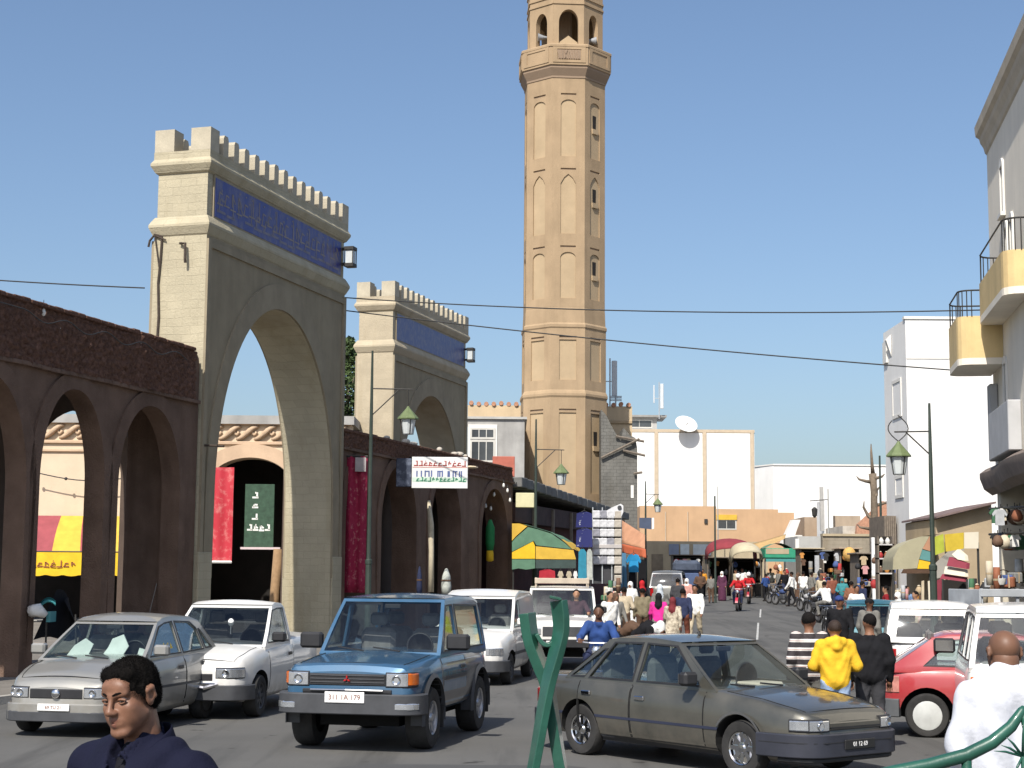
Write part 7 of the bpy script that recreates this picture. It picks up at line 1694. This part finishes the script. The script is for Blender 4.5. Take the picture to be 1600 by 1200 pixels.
garment('long steel blue trousers left of the sky blue shirt', 974, 864, 920, 11, 62, M('steel_blue_cloth', (.08, .2, .32), .9, .12), 'trousers')
garment('sky blue shirt hanging under the orange awning', 990, 866, 894, 24, 62, sky_b)
garment('black trousers under the sky blue shirt', 988, 894, 940, 14, 62.1, cblk, 'trousers')
garment('black coat right of the sky blue shirt', 1003, 874, 925, 13, 63, cblk, 'robe')
garment('red cloth over the roof of the white jeep', 855, 890, 912, 26, 57.5, red_cloth, 'robe')
garment('cream vest right of the red cloth', 876, 892, 910, 9, 57.5, cbei); garment('second cream vest right of the red cloth', 889, 892, 910, 9, 57.6, cbei); garment('white vest left of the turquoise robe', 899, 892, 910, 7, 57.7, cw)
# rack of packets
rk_ = thing('packet_rack', 'tall wire rack of white packets at the left-hand shops', 'rack', (0, 0, 0))
YK = 60.0; rx0, rx1, rz0, rz1 = GX(926, YK), GX(971, YK), W(950, 912, YK).z, W(950, 797, YK).z
MB().box((rx0, YK + .06, rz0), (rx1, YK + .1, rz1)).obj('backboard', M('dark_backboard', (.05, .05, .055), .9), rk_)
for k in range(4): MB().box((lerp(rx0, rx1, k / 3) - .02, YK - .02, rz0), (lerp(rx0, rx1, k / 3) + .02, YK + .055, rz1 + .1)).obj('upright', galv if 'galv' in globals() else M('galvanised', (.45, .47, .48), .5, .1), rk_)
MB().box((rx0, YK - .14, lerp(rz0, rz1, .48)), (rx1, YK - .03, lerp(rz0, rz1, .53)), bev=.01).obj('shelf', M('pale_shelf', (.45, .42, .4), .8), rk_)
pkm = [M('packet_white', (.55, .55, .56), .6, .25, 8), M('packet_grey', (.25, .25, .28), .6, .3, 8), M('packet_tan', (.42, .38, .32), .7, .2, 8)]
pm_ = [MB().box((-.14, -.05, -.15), (.14, .04, .15), bev=.03).me('packet', m_) for m_ in pkm]
for c_ in range(4):
    for r_ in range(8):
        if r_ < 2 and c_ < 3: continue
        o = link('packet', pm_[2 if c_ == 3 else (c_ * 3 + r_) % 5 == 0], None, (lerp(rx0, rx1, (c_ + .5) / 4), YK - .06, lerp(rz0, rz1, (r_ + .5) / 8 + .0)))
        tag(o, ('tan' if c_ == 3 else 'grey' if (c_ * 3 + r_) % 5 == 0 else 'white') + ' packet on the tall wire rack of the left-hand shops', 'packet', 'packets on the tall rack')
bd = thing('white_board', 'tilted white ironing board leaning on top of the packet rack', 'board', (0, 0, 0))
flat([(936, 806), (944, 800), (958, 792), (970, 787), (974, 790), (974, 800), (970, 809), (955, 806)], YK - .1, M('white_board_cloth', (.62, .62, .63), .8, .06), 'board_top', bd, .06)
p = W(968, 793, YK - .12); MB().lathe([(.05, -.02), (.08, -.02), (.08, 0), (.05, 0)], 10, p, 'y').obj('iron_rest', greyp, bd)
# orange awning
oaw = thing('orange_awning', 'faded orange sloping awning before the old grey wall', 'awning', (0, 0, 0))
or1 = M('faded_orange_canvas', (.42, .22, .13), .85, .12, 3, .25, 20); or2 = M('rust_canvas', (.40, .10, .045), .85, .15, 3, .25, 20)
a_, b_, c__, d_ = W(970, 812, 66), W(1008, 836, 64), W(1010, 866, 63), W(970, 862, 65)
def quad(p, q, r, s_, m_, nm, par, n=6, sag=.06):
    mb = MB(); mb.grid(lambda u, v: tuple(p.lerp(q, u).lerp(s_.lerp(r, u), v) + Vector((0, 0, -sag * math.sin(math.pi * u) * math.sin(math.pi * v)))), linsp(0, 1, n), linsp(0, 1, n)); o = mb.obj(nm, m_, par, True); md = o.modifiers.new('t', 'SOLIDIFY'); md.thickness = .02; return o
quad(a_, b_, W(1008, 858, 63.2), W(970, 848, 64.8), or1, 'canvas_panel', oaw); quad(W(970, 849, 64.7), W(1009, 858, 63.1), W(1010, 872, 63), W(970, 863, 64.6), or2, 'valance', oaw)
for px in (972, 1008): p = W(px, 862, 63.5); MB().tube([(p.x, p.y, gz(64)), tuple(p)], .04, 6).obj('awning_post', dark_iron, oaw)
sgn = thing('shop_sign', 'small dark blue sign sticking out above the orange awning', 'sign', (0, 0, 0)); flat([(999, 809), (1018, 809), (1018, 827), (999, 825)], 66, M('dark_blue_sign', (.06, .08, .13), .6), 'panel', sgn); flat([(1018.5, 809), (1022, 809), (1022, 826), (1018.5, 827)], 66.02, white_w, 'edge', sgn)
# red textile and goods under the long arcade
tx = thing('hanging_textile', 'tall crimson textile hanging beside the nearest gateway', 'textile', (0, 0, 0))
YT = 46.3; mb = MB(); x0, x1, z0_, z1_ = GX(533, YT), GX(571, YT), W(550, 926, YT).z, W(550, 713, YT).z
mb.grid(lambda u, v: (lerp(x0, x1, u), YT + .05 * math.sin(u * 14) + .03 * math.sin(v * 5 + u * 6), lerp(z0_, z1_, v)), linsp(0, 1, 24), linsp(0, 1, 16))
o = mb.obj('cloth', figured('crimson_textile', (.27, .008, .045), (.34, .03, .07), 5, (1, 1, 1), .5, .7, .85, (.4, .12, .14)), tx, True); md = o.modifiers.new('t', 'SOLIDIFY'); md.thickness = .015
MB().tube([(x0, YT, z1_), (x1, YT, z1_)], .03, 6).obj('rod', dark_iron, tx)
MB().box((GX(552, YT) , YT - .09, W(560, 737, YT).z), (GX(569, YT), YT - .07, W(560, 715, YT).z)).obj('label_tag', M('grey_tag', (.4, .36, .36), .8), tx)
# signboard
sb = thing('sign_board', 'white signboard with red blue and green script on the long arcade', 'sign', (0, 0, 0))
YS = 49.6; X_ = lambda p: GX(p, YS); Z_ = lambda y: W(680, y, YS).z
MB().box((X_(641), YS, Z_(763)), (X_(729), YS + .08, Z_(714)), bev=.01).obj('panel', M('sign_white', (.72, .72, .70), .5, .04), sb)
mb = MB(); strokes(mb, X_(644), X_(727), Z_(728.5), Z_(720), 11, 21, YS - .004, .018); mb.obj('red_lettering', M('red_lettering', (.35, .05, .04), .6), sb)
MB().box((X_(642), YS - .006, Z_(730.6)), (X_(728), YS - .002, Z_(729.6))).obj('red_line', M('pale_red_line', (.6, .25, .2), .6), sb)
mb = MB(); rd = random.Random(9)
for px in (648, 655, 661, 667, 671, 681, 684, 688, 697, 699, 705, 709, 715, 718): mb.box((X_(px), YS - .006, Z_(745)), (X_(px + 2.2), YS - .002, Z_(735 + rd.uniform(0, 1.5))))
for px in (661, 681, 705): mb.box((X_(px), YS - .0055, Z_(737.5)), (X_(px + 8), YS - .0025, Z_(735.5)))
tag(mb.obj('blue_lettering', M('blue_lettering', (.10, .14, .30), .6), sb), kind='stuff')
mb = MB(); strokes(mb, X_(648), X_(727), Z_(752.5), Z_(745.5), 13, 31, YS - .0045, .02); mb.obj('green_lettering', M('green_lettering', (.05, .22, .13), .6), sb)
MB().box((X_(642), YS - .0032, Z_(753)), (X_(728), YS - .0012, Z_(746))).obj('green_band', M('pale_green_band', (.50, .62, .52), .6), sb)
MB().box((X_(616), YS + .02, Z_(761)), (X_(640.5), YS + .09, Z_(716.5)), bev=.02).obj('dark_panel', figured('navy_print', (.035, .045, .075), (.12, .14, .19), 3, (1, 1, 1), .5, .6, .5), sb)
for px in (655, 700): MB().tube([(X_(px), YS + .09, Z_(718)), (X_(px) - .4, YS + .8, Z_(712))], .03, 6).obj('bracket', dark_iron, sb)
p = W(735, 730, YS + 1); tag(MB().lathe([(.001, -.05), (.2, -.03), (.25, 0), (.2, .03), (.001, .05)], 14, (0, 0, 0), 'z').obj('straw_hat', M('straw', (.6, .5, .34), .9), None, True, p), 'pale straw disc hanging right of the arcade signboard', 'hat')
# shells and ornaments round the last arch
for i, (px, py) in enumerate(((745, 746), (752, 762), (787, 755), (793, 763), (797, 778), (772, 769), (759, 787), (767, 791))):
    bulb(W(px, py, 60.5), 'small white lamp strung round the last arch of the long arcade', 'lamps round the last arch')
kt = thing('hanging_windsock', 'green windsock with yellow tip hanging in the last arch', 'windsock', W(766, 812, 60))
MB().lathe([(.05, 0), (.17, -.3), (.17, -.9), (.12, -1.15)], 10, (0, 0, 0)).obj('green_cloth', M('green_cloth', (.02, .2, .06), .8, .15), kt, True); MB().lathe([(.12, -1.152), (.14, -1.3), (.14, -1.52), (.05, -1.56)], 10).obj('yellow_tip', yel, kt, True)
st_ = thing('driftwood_post', 'crooked pale wooden pole in the middle arch of the long arcade', 'post', (0, 0, 0))
MB().tube([W(673, 925, 51), W(674, 860, 51), W(673, 820, 51), W(670, 782, 51)], [.10, .085, .1, .05], 8).obj('pole', M('pale_timber', (.55, .48, .35), .85, .15, 5, .3, 20), st_, True)
for i, (px, y0, y1, w_, m_, lb_) in enumerate(((583, 885, 930, 10, cgry, 'grey roll of cloth standing by the left pillar of the long arcade'), (655, 885, 930, 9, cnavy, 'navy roll of cloth in the middle arch of the long arcade'), (697, 888, 928, 16, pal_c, 'pale striped sack leaning in the middle arch of the long arcade'))):
    a, b = W(px, y1, 49.5), W(px, y0, 49.5); h_ = b.z - a.z; r_ = w_ * 49.5 / FPX / 2
    t = thing('cloth_roll', lb_, 'cloth', a); MB().lathe([(r_ * .9, 0), (r_, h_ * .3), (r_ * .8, h_ * .7), (r_ * .3, h_ * .97), (.01, h_)], 10).obj('roll', m_, t, True); MB().lathe([(r_ * 1.03, h_ * .5), (r_ * 1.05, h_ * .53), (r_ * 1.0, h_ * .56)], 10, cap=False).obj('band', cbrn, t)
# bundle under the left arcade
bn_ = thing('covered_stall', 'black tarpaulin over a stall with teal cloth under the left arcade', 'stall', (0, 0, 0))
YC = 31.2; q = lambda x, y, d=0: W(x, y, YC + d)
mb = MB(); mb.grid(lambda u, v: tuple(q(lerp(52, 130, u), 1000, 0).lerp(q(lerp(88, 100, u), 922 + 18 * u, .8), math.sin(v * 1.57)) + Vector((0, .6 * math.sin(u * 3.1), .05 * math.sin(u * 9)))), linsp(0, 1, 10), linsp(0, 1, 8)); mb.obj('tarpaulin', cblk, bn_, True)
mb = MB(); mb.grid(lambda u, v: tuple(q(lerp(56, 87, u), 951 - 18 * math.sin(u * 2.4) + 8 * v, -.15 + .1 * math.sin(v * 6))), linsp(0, 1, 8), linsp(0, 1, 5)); mb.obj('teal_cloth', cteal, bn_, True)
MB().box(tuple(q(72, 972, -.1)), tuple(q(88, 955, .3))).obj('teal_box', M('teal_box', (.08, .28, .30), .6, .1), bn_)
MB().tube([q(48, 955, -.2), q(60, 953, -.25), q(72, 962, -.2)], [.12, .13, .06], 8).obj('white_bundle', cw, bn_, True); MB().tube([q(70, 1040, 0), q(73, 960, 0)], .02, 5).obj('leg', dark_iron, bn_); MB().tube([q(120, 1040, .3), q(118, 960, .3)], .02, 5).obj('leg', dark_iron, bn_)

# ================================================================== far market, both sides
def round_awning(label, px0, px1, py0, py1, Y, m_, dep=2.0, cat='awning', post=True):
    a, b, zt, zl = GX(px0, Y), GX(px1, Y), W(px0, py0, Y).z, W(px0, py1, Y).z
    t = thing('round_awning', label, cat, ((a + b) / 2, Y, 0)); h = (b - a) / 2
    mb = MB(); mb.grid(lambda u, v: (h * -math.cos(u * math.pi) * (1 if v < .99 else 1.0), -dep * math.sin(v * 1.4) * (.55 + .45 * math.sin(u * math.pi)), lerp(zl, zt, math.sin(u * math.pi) ** .55 * (1 - .5 * v * v))), linsp(0, 1, 15), linsp(0, 1, 8), flip=True)
    o = mb.obj('canvas', m_, t, True); md = o.modifiers.new('t', 'SOLIDIFY'); md.thickness = .03
    if post:
        for sg in (-1, 1): MB().tube([(sg * h * .92, -dep * .5, gz(Y)), (sg * h * .92, -dep * .5, zl + .1)], .04, 6).obj('awning_post', dark_iron, t)
    return t
round_awning('dark red barrel awning at the far left of the market', 1101, 1178, 841, 874, 97, M('dark_red_canvas', (.23, .035, .045), .85, .12, 3, .3, 20), 2.4)
round_awning('beige barrel awning right of the dark red one', 1139, 1188, 847, 878, 94, M('beige_canvas', (.48, .42, .29), .85, .1, 3, .3, 20), 2.0)
gs = thing('green_stall', 'green canopied market stall in the far centre', 'stall', (GX(1218, 95), 95, gz(95)))
zg = lambda y: W(1218, y, 95).z - gz(95); wg = (GX(1245, 95) - GX(1192, 95)) / 2
MB().box((-wg, -1, zg(873)), (wg, 1, zg(857)), bev=.06).obj('canopy_side', M('stall_green', (.03, .26, .15), .8, .12, 3), gs); MB().box((-wg + .05, -1.02, zg(866)), (wg * .4, -1.002, zg(858))).obj('canopy_patch', lowm, gs)
MB().grid(lambda u, v: (lerp(-wg, wg * .6, u), lerp(-1, 1, v), zg(857) + .3 * math.sin(u * 3.1)), linsp(0, 1, 6), (0, 1)).obj('canopy_top', grn, gs); MB().box((-wg, -1, zg(878)), (wg, -.95, zg(873.5))).obj('valance', M('teal_valance', (.06, .25, .24), .8), gs)
for x in (-wg, wg): MB().box((x - .05, -1, 0), (x + .05, -.9, zg(873))).obj('post', tim, gs)
MB().box((-wg, -.6, 0), (wg, .8, .85), bev=.03).obj('counter', tim, gs)
tp = thing('ochre_tarpaulin', 'ochre tarpaulin stretched between the beige awning and the white ramp', 'awning', (0, 0, 0)); quad(W(1176, 850, 99), W(1228, 835, 99), W(1226, 842, 97), W(1178, 862, 97), M('ochre_canvas', (.5, .33, .14), .85, .12), 'sheet', tp); 
for px, y in ((1178, 862), (1226, 842)): p = W(px, y, 97); MB().tube([(p.x, p.y, gz(97)), tuple(p)], .04, 5).obj('pole', dark_iron, tp)
# right-hand awnings
ba = thing('beige_awning', 'big dusty beige quarter-round awning with coloured end on the right', 'awning', (0, 0, 0))
YB2 = 50; khaki = M('dusty_khaki_canvas', (.36, .33, .22), .88, .1, 2, .25, 15)
crv = [(1395, 890), (1396, 872), (1404, 856), (1420, 845), (1440, 838), (1470, 834)]
def bs(u, v):
    k = u * (len(crv) - 1); i = min(int(k), len(crv) - 2); f = k - i; p = W(lerp(crv[i][0], crv[i + 1][0], f), lerp(crv[i][1], crv[i + 1][1], f), YB2); return (p.x + v * 5 * .165, p.y + v * 5, p.z)
mb = MB(); mb.grid(bs, linsp(0, 1, 16), linsp(0, 1, 5), flip=True); mb.obj('canvas', khaki, ba, True)
flat([(1395, 890), (1396, 872), (1404, 856), (1420, 845), (1440, 838), (1452, 838), (1441, 858), (1436, 874), (1433, 888)], YB2, khaki, 'gable_panel', ba)
flat([(1441.5, 857.5), (1452.5, 838), (1456, 837), (1456, 862)], YB2, or1, 'gable_panel', ba); flat([(1441, 858.5), (1456, 863), (1458, 878), (1437, 873.5)], YB2 + .002, M('teal_canvas', (.10, .25, .24), .85), 'gable_panel', ba); flat([(1436.5, 874.5), (1457, 879), (1457, 889), (1433.5, 888.5)], YB2, yel, 'gable_panel', ba)
flat([(1412, 889), (1456, 890), (1456, 896), (1408, 896)], YB2 - .03, cbrn, 'valance', ba)
for px in (1397, 1454): p = W(px, 890, YB2); MB().tube([(p.x, YB2 + .1, gz(50)), (p.x, YB2 + .1, p.z)], .04, 6).obj('awning_post', dark_iron, ba)
yt_ = thing('yellow_tarpaulin', 'yellow and cream tarpaulin under the tan lean-to on the right', 'awning', (0, 0, 0))
flat([(1476, 835), (1506, 832), (1506, 857), (1478, 862)], 47, M('ochre_yellow_canvas', (.55, .40, .04), .85, .12, 3), 'yellow_sheet', yt_); flat([(1506.5, 832), (1529, 831), (1529, 857), (1506.5, 857)], 47.01, M('cream_canvas', (.66, .60, .48), .85, .06), 'cream_sheet', yt_); flat([(1458, 840), (1474, 834), (1476, 862), (1460, 868)], 47.4, M('lime_canvas', (.38, .42, .05), .85, .2, 3), 'lime_sheet', yt_)
flat([(1460, 905), (1462, 880), (1480, 863), (1508, 857), (1495, 876), (1486, 898)], 46.6, M('grey_canvas', (.33, .31, .27), .85, .1, 3), 'grey_sheet', yt_)
for px in (1478, 1528): p = W(px, 858, 47.1); MB().tube([(p.x, 47.1, gz(47)), (p.x, 47.1, p.z + .2)], .035, 6).obj('pole', dark_iron, yt_)
tn = thing('striped_tent', 'maroon and cream striped stall tent behind the white minivan', 'tent', (0, 0, 0))
wine = M('wine_canvas', (.22, .035, .055), .85, .12, 3); crm = MATS['cream_canvas']; YN = 43
for k, (pa, m_) in enumerate(((((1492, 866), (1502, 858), (1512, 868), (1512, 876), (1500, 874)), crm), (((1488, 870), (1514, 880), (1512, 889), (1482, 884)), wine), (((1481.5, 885), (1511, 890), (1511, 901), (1478, 896)), crm), (((1477, 897), (1511, 902), (1510, 909), (1472, 904)), wine))):
    pts = [W(a, b, YN) for a, b in pa]
    n = len(pts); vs = [tuple(p + Vector((0, .0 + (pts[0].z - p.z) * -.5 + .3, 0))) for p in pts]; back = [(v[0] + .1, v[1] + .05, v[2]) for v in vs]
    MB().add(vs + back, [tuple(range(n)), tuple(range(n, 2 * n))[::-1]] + [(i, i + n, (i + 1) % n + n, (i + 1) % n) for i in range(n)]).obj('roof_stripe', m_, tn)
flat([(1461, 908), (1472, 904), (1470, 955), (1461, 955)], YN, wine, 'side_flap', tn); flat([(1450, 908), (1460.5, 906), (1460.5, 955), (1452, 955)], YN + .05, crm, 'side_flap', tn); flat([(1440, 908), (1444, 907), (1444, 955), (1440, 955)], YN + .1, M('pale_timber2', (.5, .42, .3), .85), 'side_post', tn)
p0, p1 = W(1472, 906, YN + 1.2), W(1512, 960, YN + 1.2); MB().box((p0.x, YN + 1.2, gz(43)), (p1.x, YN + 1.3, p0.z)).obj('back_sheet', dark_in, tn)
for px in (1473, 1511): p = W(px, 905, YN - .2); MB().tube([(p.x, p.y, gz(43)), tuple(p)], .03, 6).obj('pole', dark_iron, tn)
# the clutter of goods: each thing on its own
gcol = dict(white=(.65, .64, .6), black=(.02, .02, .022), brown=(.14, .08, .05), tan=(.42, .32, .2), blue=(.06, .1, .25), red=(.35, .03, .03), grey=(.22, .22, .21), cream=(.55, .48, .36), green=(.05, .14, .07), orange=(.5, .22, .05), pink=(.5, .25, .25), rust=(.25, .09, .045), silver=(.4, .41, .42))
GM = {k: M('goods_' + k, v, .75, .2, 5, .2, 20) for k, v in gcol.items()}
def goods(kind, col, px, py, Y, sz, where, grp):
    """py is the foot of the thing"""
    p = W(px, py, Y); r = sz * Y / FPX / 2; m_ = GM[col]
    lab = f'{col} {kind} {where}'
    t = thing(kind.replace(' ', '_'), lab, kind.split()[-1], p, rng.uniform(0, 6), grp)
    if kind == 'basket': MB().lathe([(r * .7, 0), (r * .9, r * .5), (r, r * 1.1), (r * .93, r * 1.12), (r * .85, r * .5), (.01, r * .1)], 12).obj('weave', m_, t, 40); MB().tube([(r * math.cos(a), 0, r * 1.1 + r * .8 * math.sin(a)) for a in linsp(0, 3.14, 9)], r * .07, 5).obj('handle', m_, t)
    elif kind == 'jar': MB().lathe([(r * .5, 0), (r * .9, r * .6), (r, r * 1.3), (r * .6, r * 2.0), (r * .45, r * 2.2), (r * .55, r * 2.4)], 12).obj('body', m_, t, 50); MB().lathe([(r * .5, r * 2.41), (r * .3, r * 2.6), (.01, r * 2.7)], 10).obj('lid', GM['cream'], t)
    elif kind == 'carton': MB().box((-r, -r * .7, 0), (r, r * .7, r * 1.5), bev=.03).obj('box', m_, t); MB().box((-r * 1.002, -r * .1, -.001 + .002), (r * 1.002, r * .1, r * 1.503)).obj('tape', GM['tan'] if col != 'tan' else GM['cream'], t)
    elif kind == 'hanging bag': MB().lathe([(r * .4, 0), (r * .95, r * .4), (r, r * 1.1), (r * .6, r * 1.9), (r * .25, r * 2.1)], 10).obj('bag', m_, t, True); MB().tube([(0, 0, r * 2.1), (0, 0, r * 3)], .012, 5).obj('cord', dark_iron, t)
    elif kind == 'cloth roll': MB().lathe([(r * .5, 0), (r * .55, r * 2), (r * .5, r * 3.6), (.02, r * 3.62)], 10).obj('roll', m_, t, True); MB().lathe([(r * .57, r * 1.6), (r * .58, r * 1.9)], 10, cap=False).obj('band', GM['tan'], t)
    elif kind == 'hanging shirt':
        MB().prism([(-r * .6, 0), (r * .6, 0), (r * .58, r * 1.5), (r * .85, r * 1.2), (r, r * 1.5), (r * .6, r * 2.1), (r * .2, r * 2.15), (-r * .2, r * 2.15), (-r * .6, r * 2.1), (-r, r * 1.5), (-r * .85, r * 1.2), (-r * .58, r * 1.5)], (-.04, .04)).obj('shirt', m_, t); t.rotation_euler.z = rng.uniform(-.4, .4); MB().tube([(0, 0, r * 2.1), (0, 0, r * 2.5)], .012, 5).obj('hook', dark_iron, t)
    elif kind == 'lantern': MB().lathe([(r * .5, 0), (r, r * .5), (r, r * 1.5), (r * .3, r * 2.2), (r * .1, r * 2.6)], 8).obj('body', m_, t); MB().lathe([(r * .55, -.1), (r * .6, 0), (r * .5, .02)], 8).obj('base', GM['brown'], t)
    return t
table = lambda lb, px, Y, w_, h_=.8: (lambda t: [MB().box((-w_, -.5, h_ - .06), (w_, .5, h_), bev=.02).obj('top', tim, t)] + [MB().box((sx * (w_ - .1) - .04, sy * .4 - .04, 0), (sx * (w_ - .1) + .04, sy * .4 + .04, h_ - .061)).obj('leg', tim, t) for sx in (-1, 1) for sy in (-1, 1)])(thing('market_table', lb, 'table', (GX(px, Y), Y, gz(Y)), rng.uniform(-.1, .1), 'market tables'))
kinds = ['basket', 'jar', 'carton', 'carton', 'cloth roll', 'cloth roll', 'hanging shirt', 'hanging shirt', 'hanging bag']; cols = ['white', 'black', 'brown', 'tan', 'blue', 'grey', 'cream', 'green', 'rust', 'silver', 'red', 'pink', 'orange']
rdg = random.Random(21); seen = {}
def booth(label, px0, px1, ptop, Y, m_, dep=1.6):
    """open-fronted market booth: back, sides, roof and a hanging rail"""
    a, b, zt = GX(px0, Y), GX(px1, Y), W(px0, ptop, Y).z; g_ = gz(Y); t = thing('market_booth', label, 'booth', ((a + b) / 2, Y, g_)); h = (b - a) / 2; H_ = zt - g_
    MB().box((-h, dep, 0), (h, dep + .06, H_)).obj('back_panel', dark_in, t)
    for sg in (-1, 1): MB().box((sg * h - .03, 0, 0), (sg * h + .03, dep - .002, H_ - .002)).obj('side_panel', tim, t)
    MB().box((-h - .15, -.35, H_), (h + .15, dep + .1, H_ + .07), bev=.02).obj('roof_board', m_, t)
    MB().tube([(-h, -.1, H_ - .12), (h, -.1, H_ - .12)], .025, 6).obj('hanging_rail', dark_iron, t)
    MB().box((-h + .05, -.2, 0), (h - .05, .6, .8), bev=.02).obj('counter', tim, t)
    return t
booth('dark booth with a tan roof at the left of the centre right stalls', 1252, 1284, 858, 90, lowm)
booth('dark booth with a grey roof in the middle of the centre right stalls', 1287, 1312, 862, 88, roofg)
booth('dark booth with a brown roof at the right of the centre right stalls', 1314, 1342, 858, 86, tanh)
booth('dark booth behind the goods beside the beige awning', 1342, 1369, 866, 68, tim)
booth('dark booth under the dark red awning', 1106, 1142, 872, 99, tim, 1.2)
booth('dark booth under the beige barrel awning', 1144, 1188, 874, 98, tim, 1.2)
booth('dark booth against the khaki shop front', 1052, 1098, 868, 108, tim, 1.4)
def scatter(n, box, Yr, szr, where, grp, kk, tables, cc=None):
    for i, (px, w_) in enumerate(tables): table(f'{("first", "second", "third", "fourth", "fifth")[i]} wooden market table from the left {where}', px, (Yr[0] + Yr[1]) / 2, w_)
    for i in range(n):
        for _ in range(60):
            k, c = rdg.choice(kk), rdg.choice((cc or cols))
            if (k, c, where) not in seen: break
        else: continue
        seen[(k, c, where)] = 1; Y = rdg.uniform(*Yr); hang = k.startswith('hanging') or k == 'lantern'
        sz = rdg.uniform(*szr); py = box[1] + sz * 1.15 + rdg.uniform(0, 2) if hang else rdg.uniform(lerp(box[1], box[3], .6), box[3])
        if hang and n > 20 and rdg.random() < .4: py += sz * 1.2
        goods(k, c, rdg.uniform(box[0], box[2]), py, Y, sz, where, grp)
drab = ['black', 'grey', 'blue', 'white', 'brown', 'silver', 'cream', 'green', 'rust']
scatter(30, (1252, 862, 1340, 914), (85.5, 87.5), (7, 12), 'at the centre right market stalls', 'goods at the centre right stalls', kinds, ((1262, 1.2), (1290, 1.2), (1318, 1.2)))
scatter(24, (1338, 868, 1400, 925), (64, 67.5), (8, 13), 'beside the big beige awning', 'goods beside the beige awning', kinds, ((1345, .9), (1372, .9)))
scatter(20, (1106, 876, 1188, 912), (96.5, 97.8), (6, 9), 'under the dark red and beige awnings', 'goods under the far awnings', kinds, ((1125, 1.3), (1165, 1.3)))
scatter(12, (1194, 880, 1244, 908), (93.6, 94), (6, 9), 'at the green stall', 'goods at the green stall', kinds, ())
scatter(14, (1052, 872, 1100, 905), (106, 107.8), (7, 11), 'before the khaki shop front', 'goods at the khaki shop', kinds, ((1070, 1.0),))
for k_, (z_, lb) in enumerate(((795, 'upper'), (835, 'middle'))):
    p, q = W(1546, z_, 37.5), W(1602, z_ - 3, 34.8); tag(MB().tube([p, q], .03, 6).obj('hanging_rail', dark_iron), lb + ' iron rail of hung goods under the corner house canopy', 'rail')
    scatter(13, (1548, z_ - 2, 1598, z_ + 30), (35.2, 37), (15, 24), ('on the upper rail of the corner shop', 'on the middle rail of the corner shop')[k_], 'goods on the corner shop rails', ['hanging shirt', 'hanging shirt', 'hanging bag'], (), drab)
scatter(12, (1546, 880, 1598, 925), (35, 37.5), (14, 24), 'on the floor of the corner house shop', 'goods in the corner shop', ['carton', 'cloth roll', 'basket'], ((1578, 1.0),), drab)
scatter(9, (1515, 900, 1545, 945), (36, 40), (10, 18), 'before the corner house shop', 'goods outside the corner shop', ['basket', 'carton', 'jar', 'cloth roll'], (), drab)
scatter(12, (940, 900, 975, 940), (49, 56), (8, 14), 'among the shoppers on the left', 'goods among the shoppers', ['basket', 'carton', 'cloth roll'], (), drab)
scatter(9, (1400, 905, 1445, 945), (47, 49), (9, 15), 'left of the striped tent', 'goods left of the tent', ['basket', 'carton', 'jar', 'cloth roll'], ((1420, .9),))
gl_ = thing('brass_lantern_ball', 'big golden wicker globe hanging at the centre right stalls', 'lantern', W(1327, 866, 84)); MB().ball((0, 0, 0), (.34, .34, .38), 14, 10).obj('globe', M('golden_wicker', (.55, .33, .1), .7, .3, 14, .6, 30), gl_, True); MB().tube([(0, 0, .35), (0, 0, .8)], .015, 5).obj('cord', dark_iron, gl_)
for i, (px, y0, y1, Y, m_, lb) in enumerate(((1367, 840, 900, 66, white_w, 'white post left of the beige awning'), (1277, 868, 915, 88, GM['silver'], 'pale grey sheet metal post at the centre right stalls'), (1246, 842, 885, 100, offw, 'white door post right of the green stall'))):
    p = W(px, y1, Y); t = thing('stall_post', lb, 'post', (p.x, Y, gz(Y))); MB().box((-.12, -.1, 0), (.12, .1, W(px, y0, Y).z - gz(Y)), bev=.02).obj('shaft', m_, t); MB().box((-.2, -.16, -.02), (.2, .16, .12), bev=.02).obj('base', grey_pl, t)
rs = thing('jar_shelf', 'dark shelf of red and amber jars left of the beige awning', 'shelf', (GX(1383, 60), 60, 0))
zs_ = lambda y: W(1383, y, 60).z; wv_ = (GX(1396, 60) - GX(1370, 60)) / 2
for y in (872, 895, 850): MB().box((-wv_, -.2, zs_(y) - .05), (wv_, .2, zs_(y))).obj('board', M('pale_shelf2', (.5, .48, .46), .8), rs)
for x in (-wv_, wv_ - .06): MB().box((x, -.2, gz(60)), (x + .06, .2, zs_(838))).obj('upright', tim, rs)
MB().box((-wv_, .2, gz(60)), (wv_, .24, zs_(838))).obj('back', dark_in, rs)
for i, (px, y, c) in enumerate(((1376, 872, 'red'), (1385, 872, 'rust'), (1391, 872, 'silver'), (1376, 895, 'brown'), (1386, 895, 'orange'), (1377, 850, 'white'), (1387, 850, 'white'))): goods('jar', c, px, y, 59.95, 8, ('on the jar shelf, ' + ('left middle', 'centre middle', 'right middle', 'left low', 'right low', 'left top', 'right top')[i]), 'jars on the shelf')
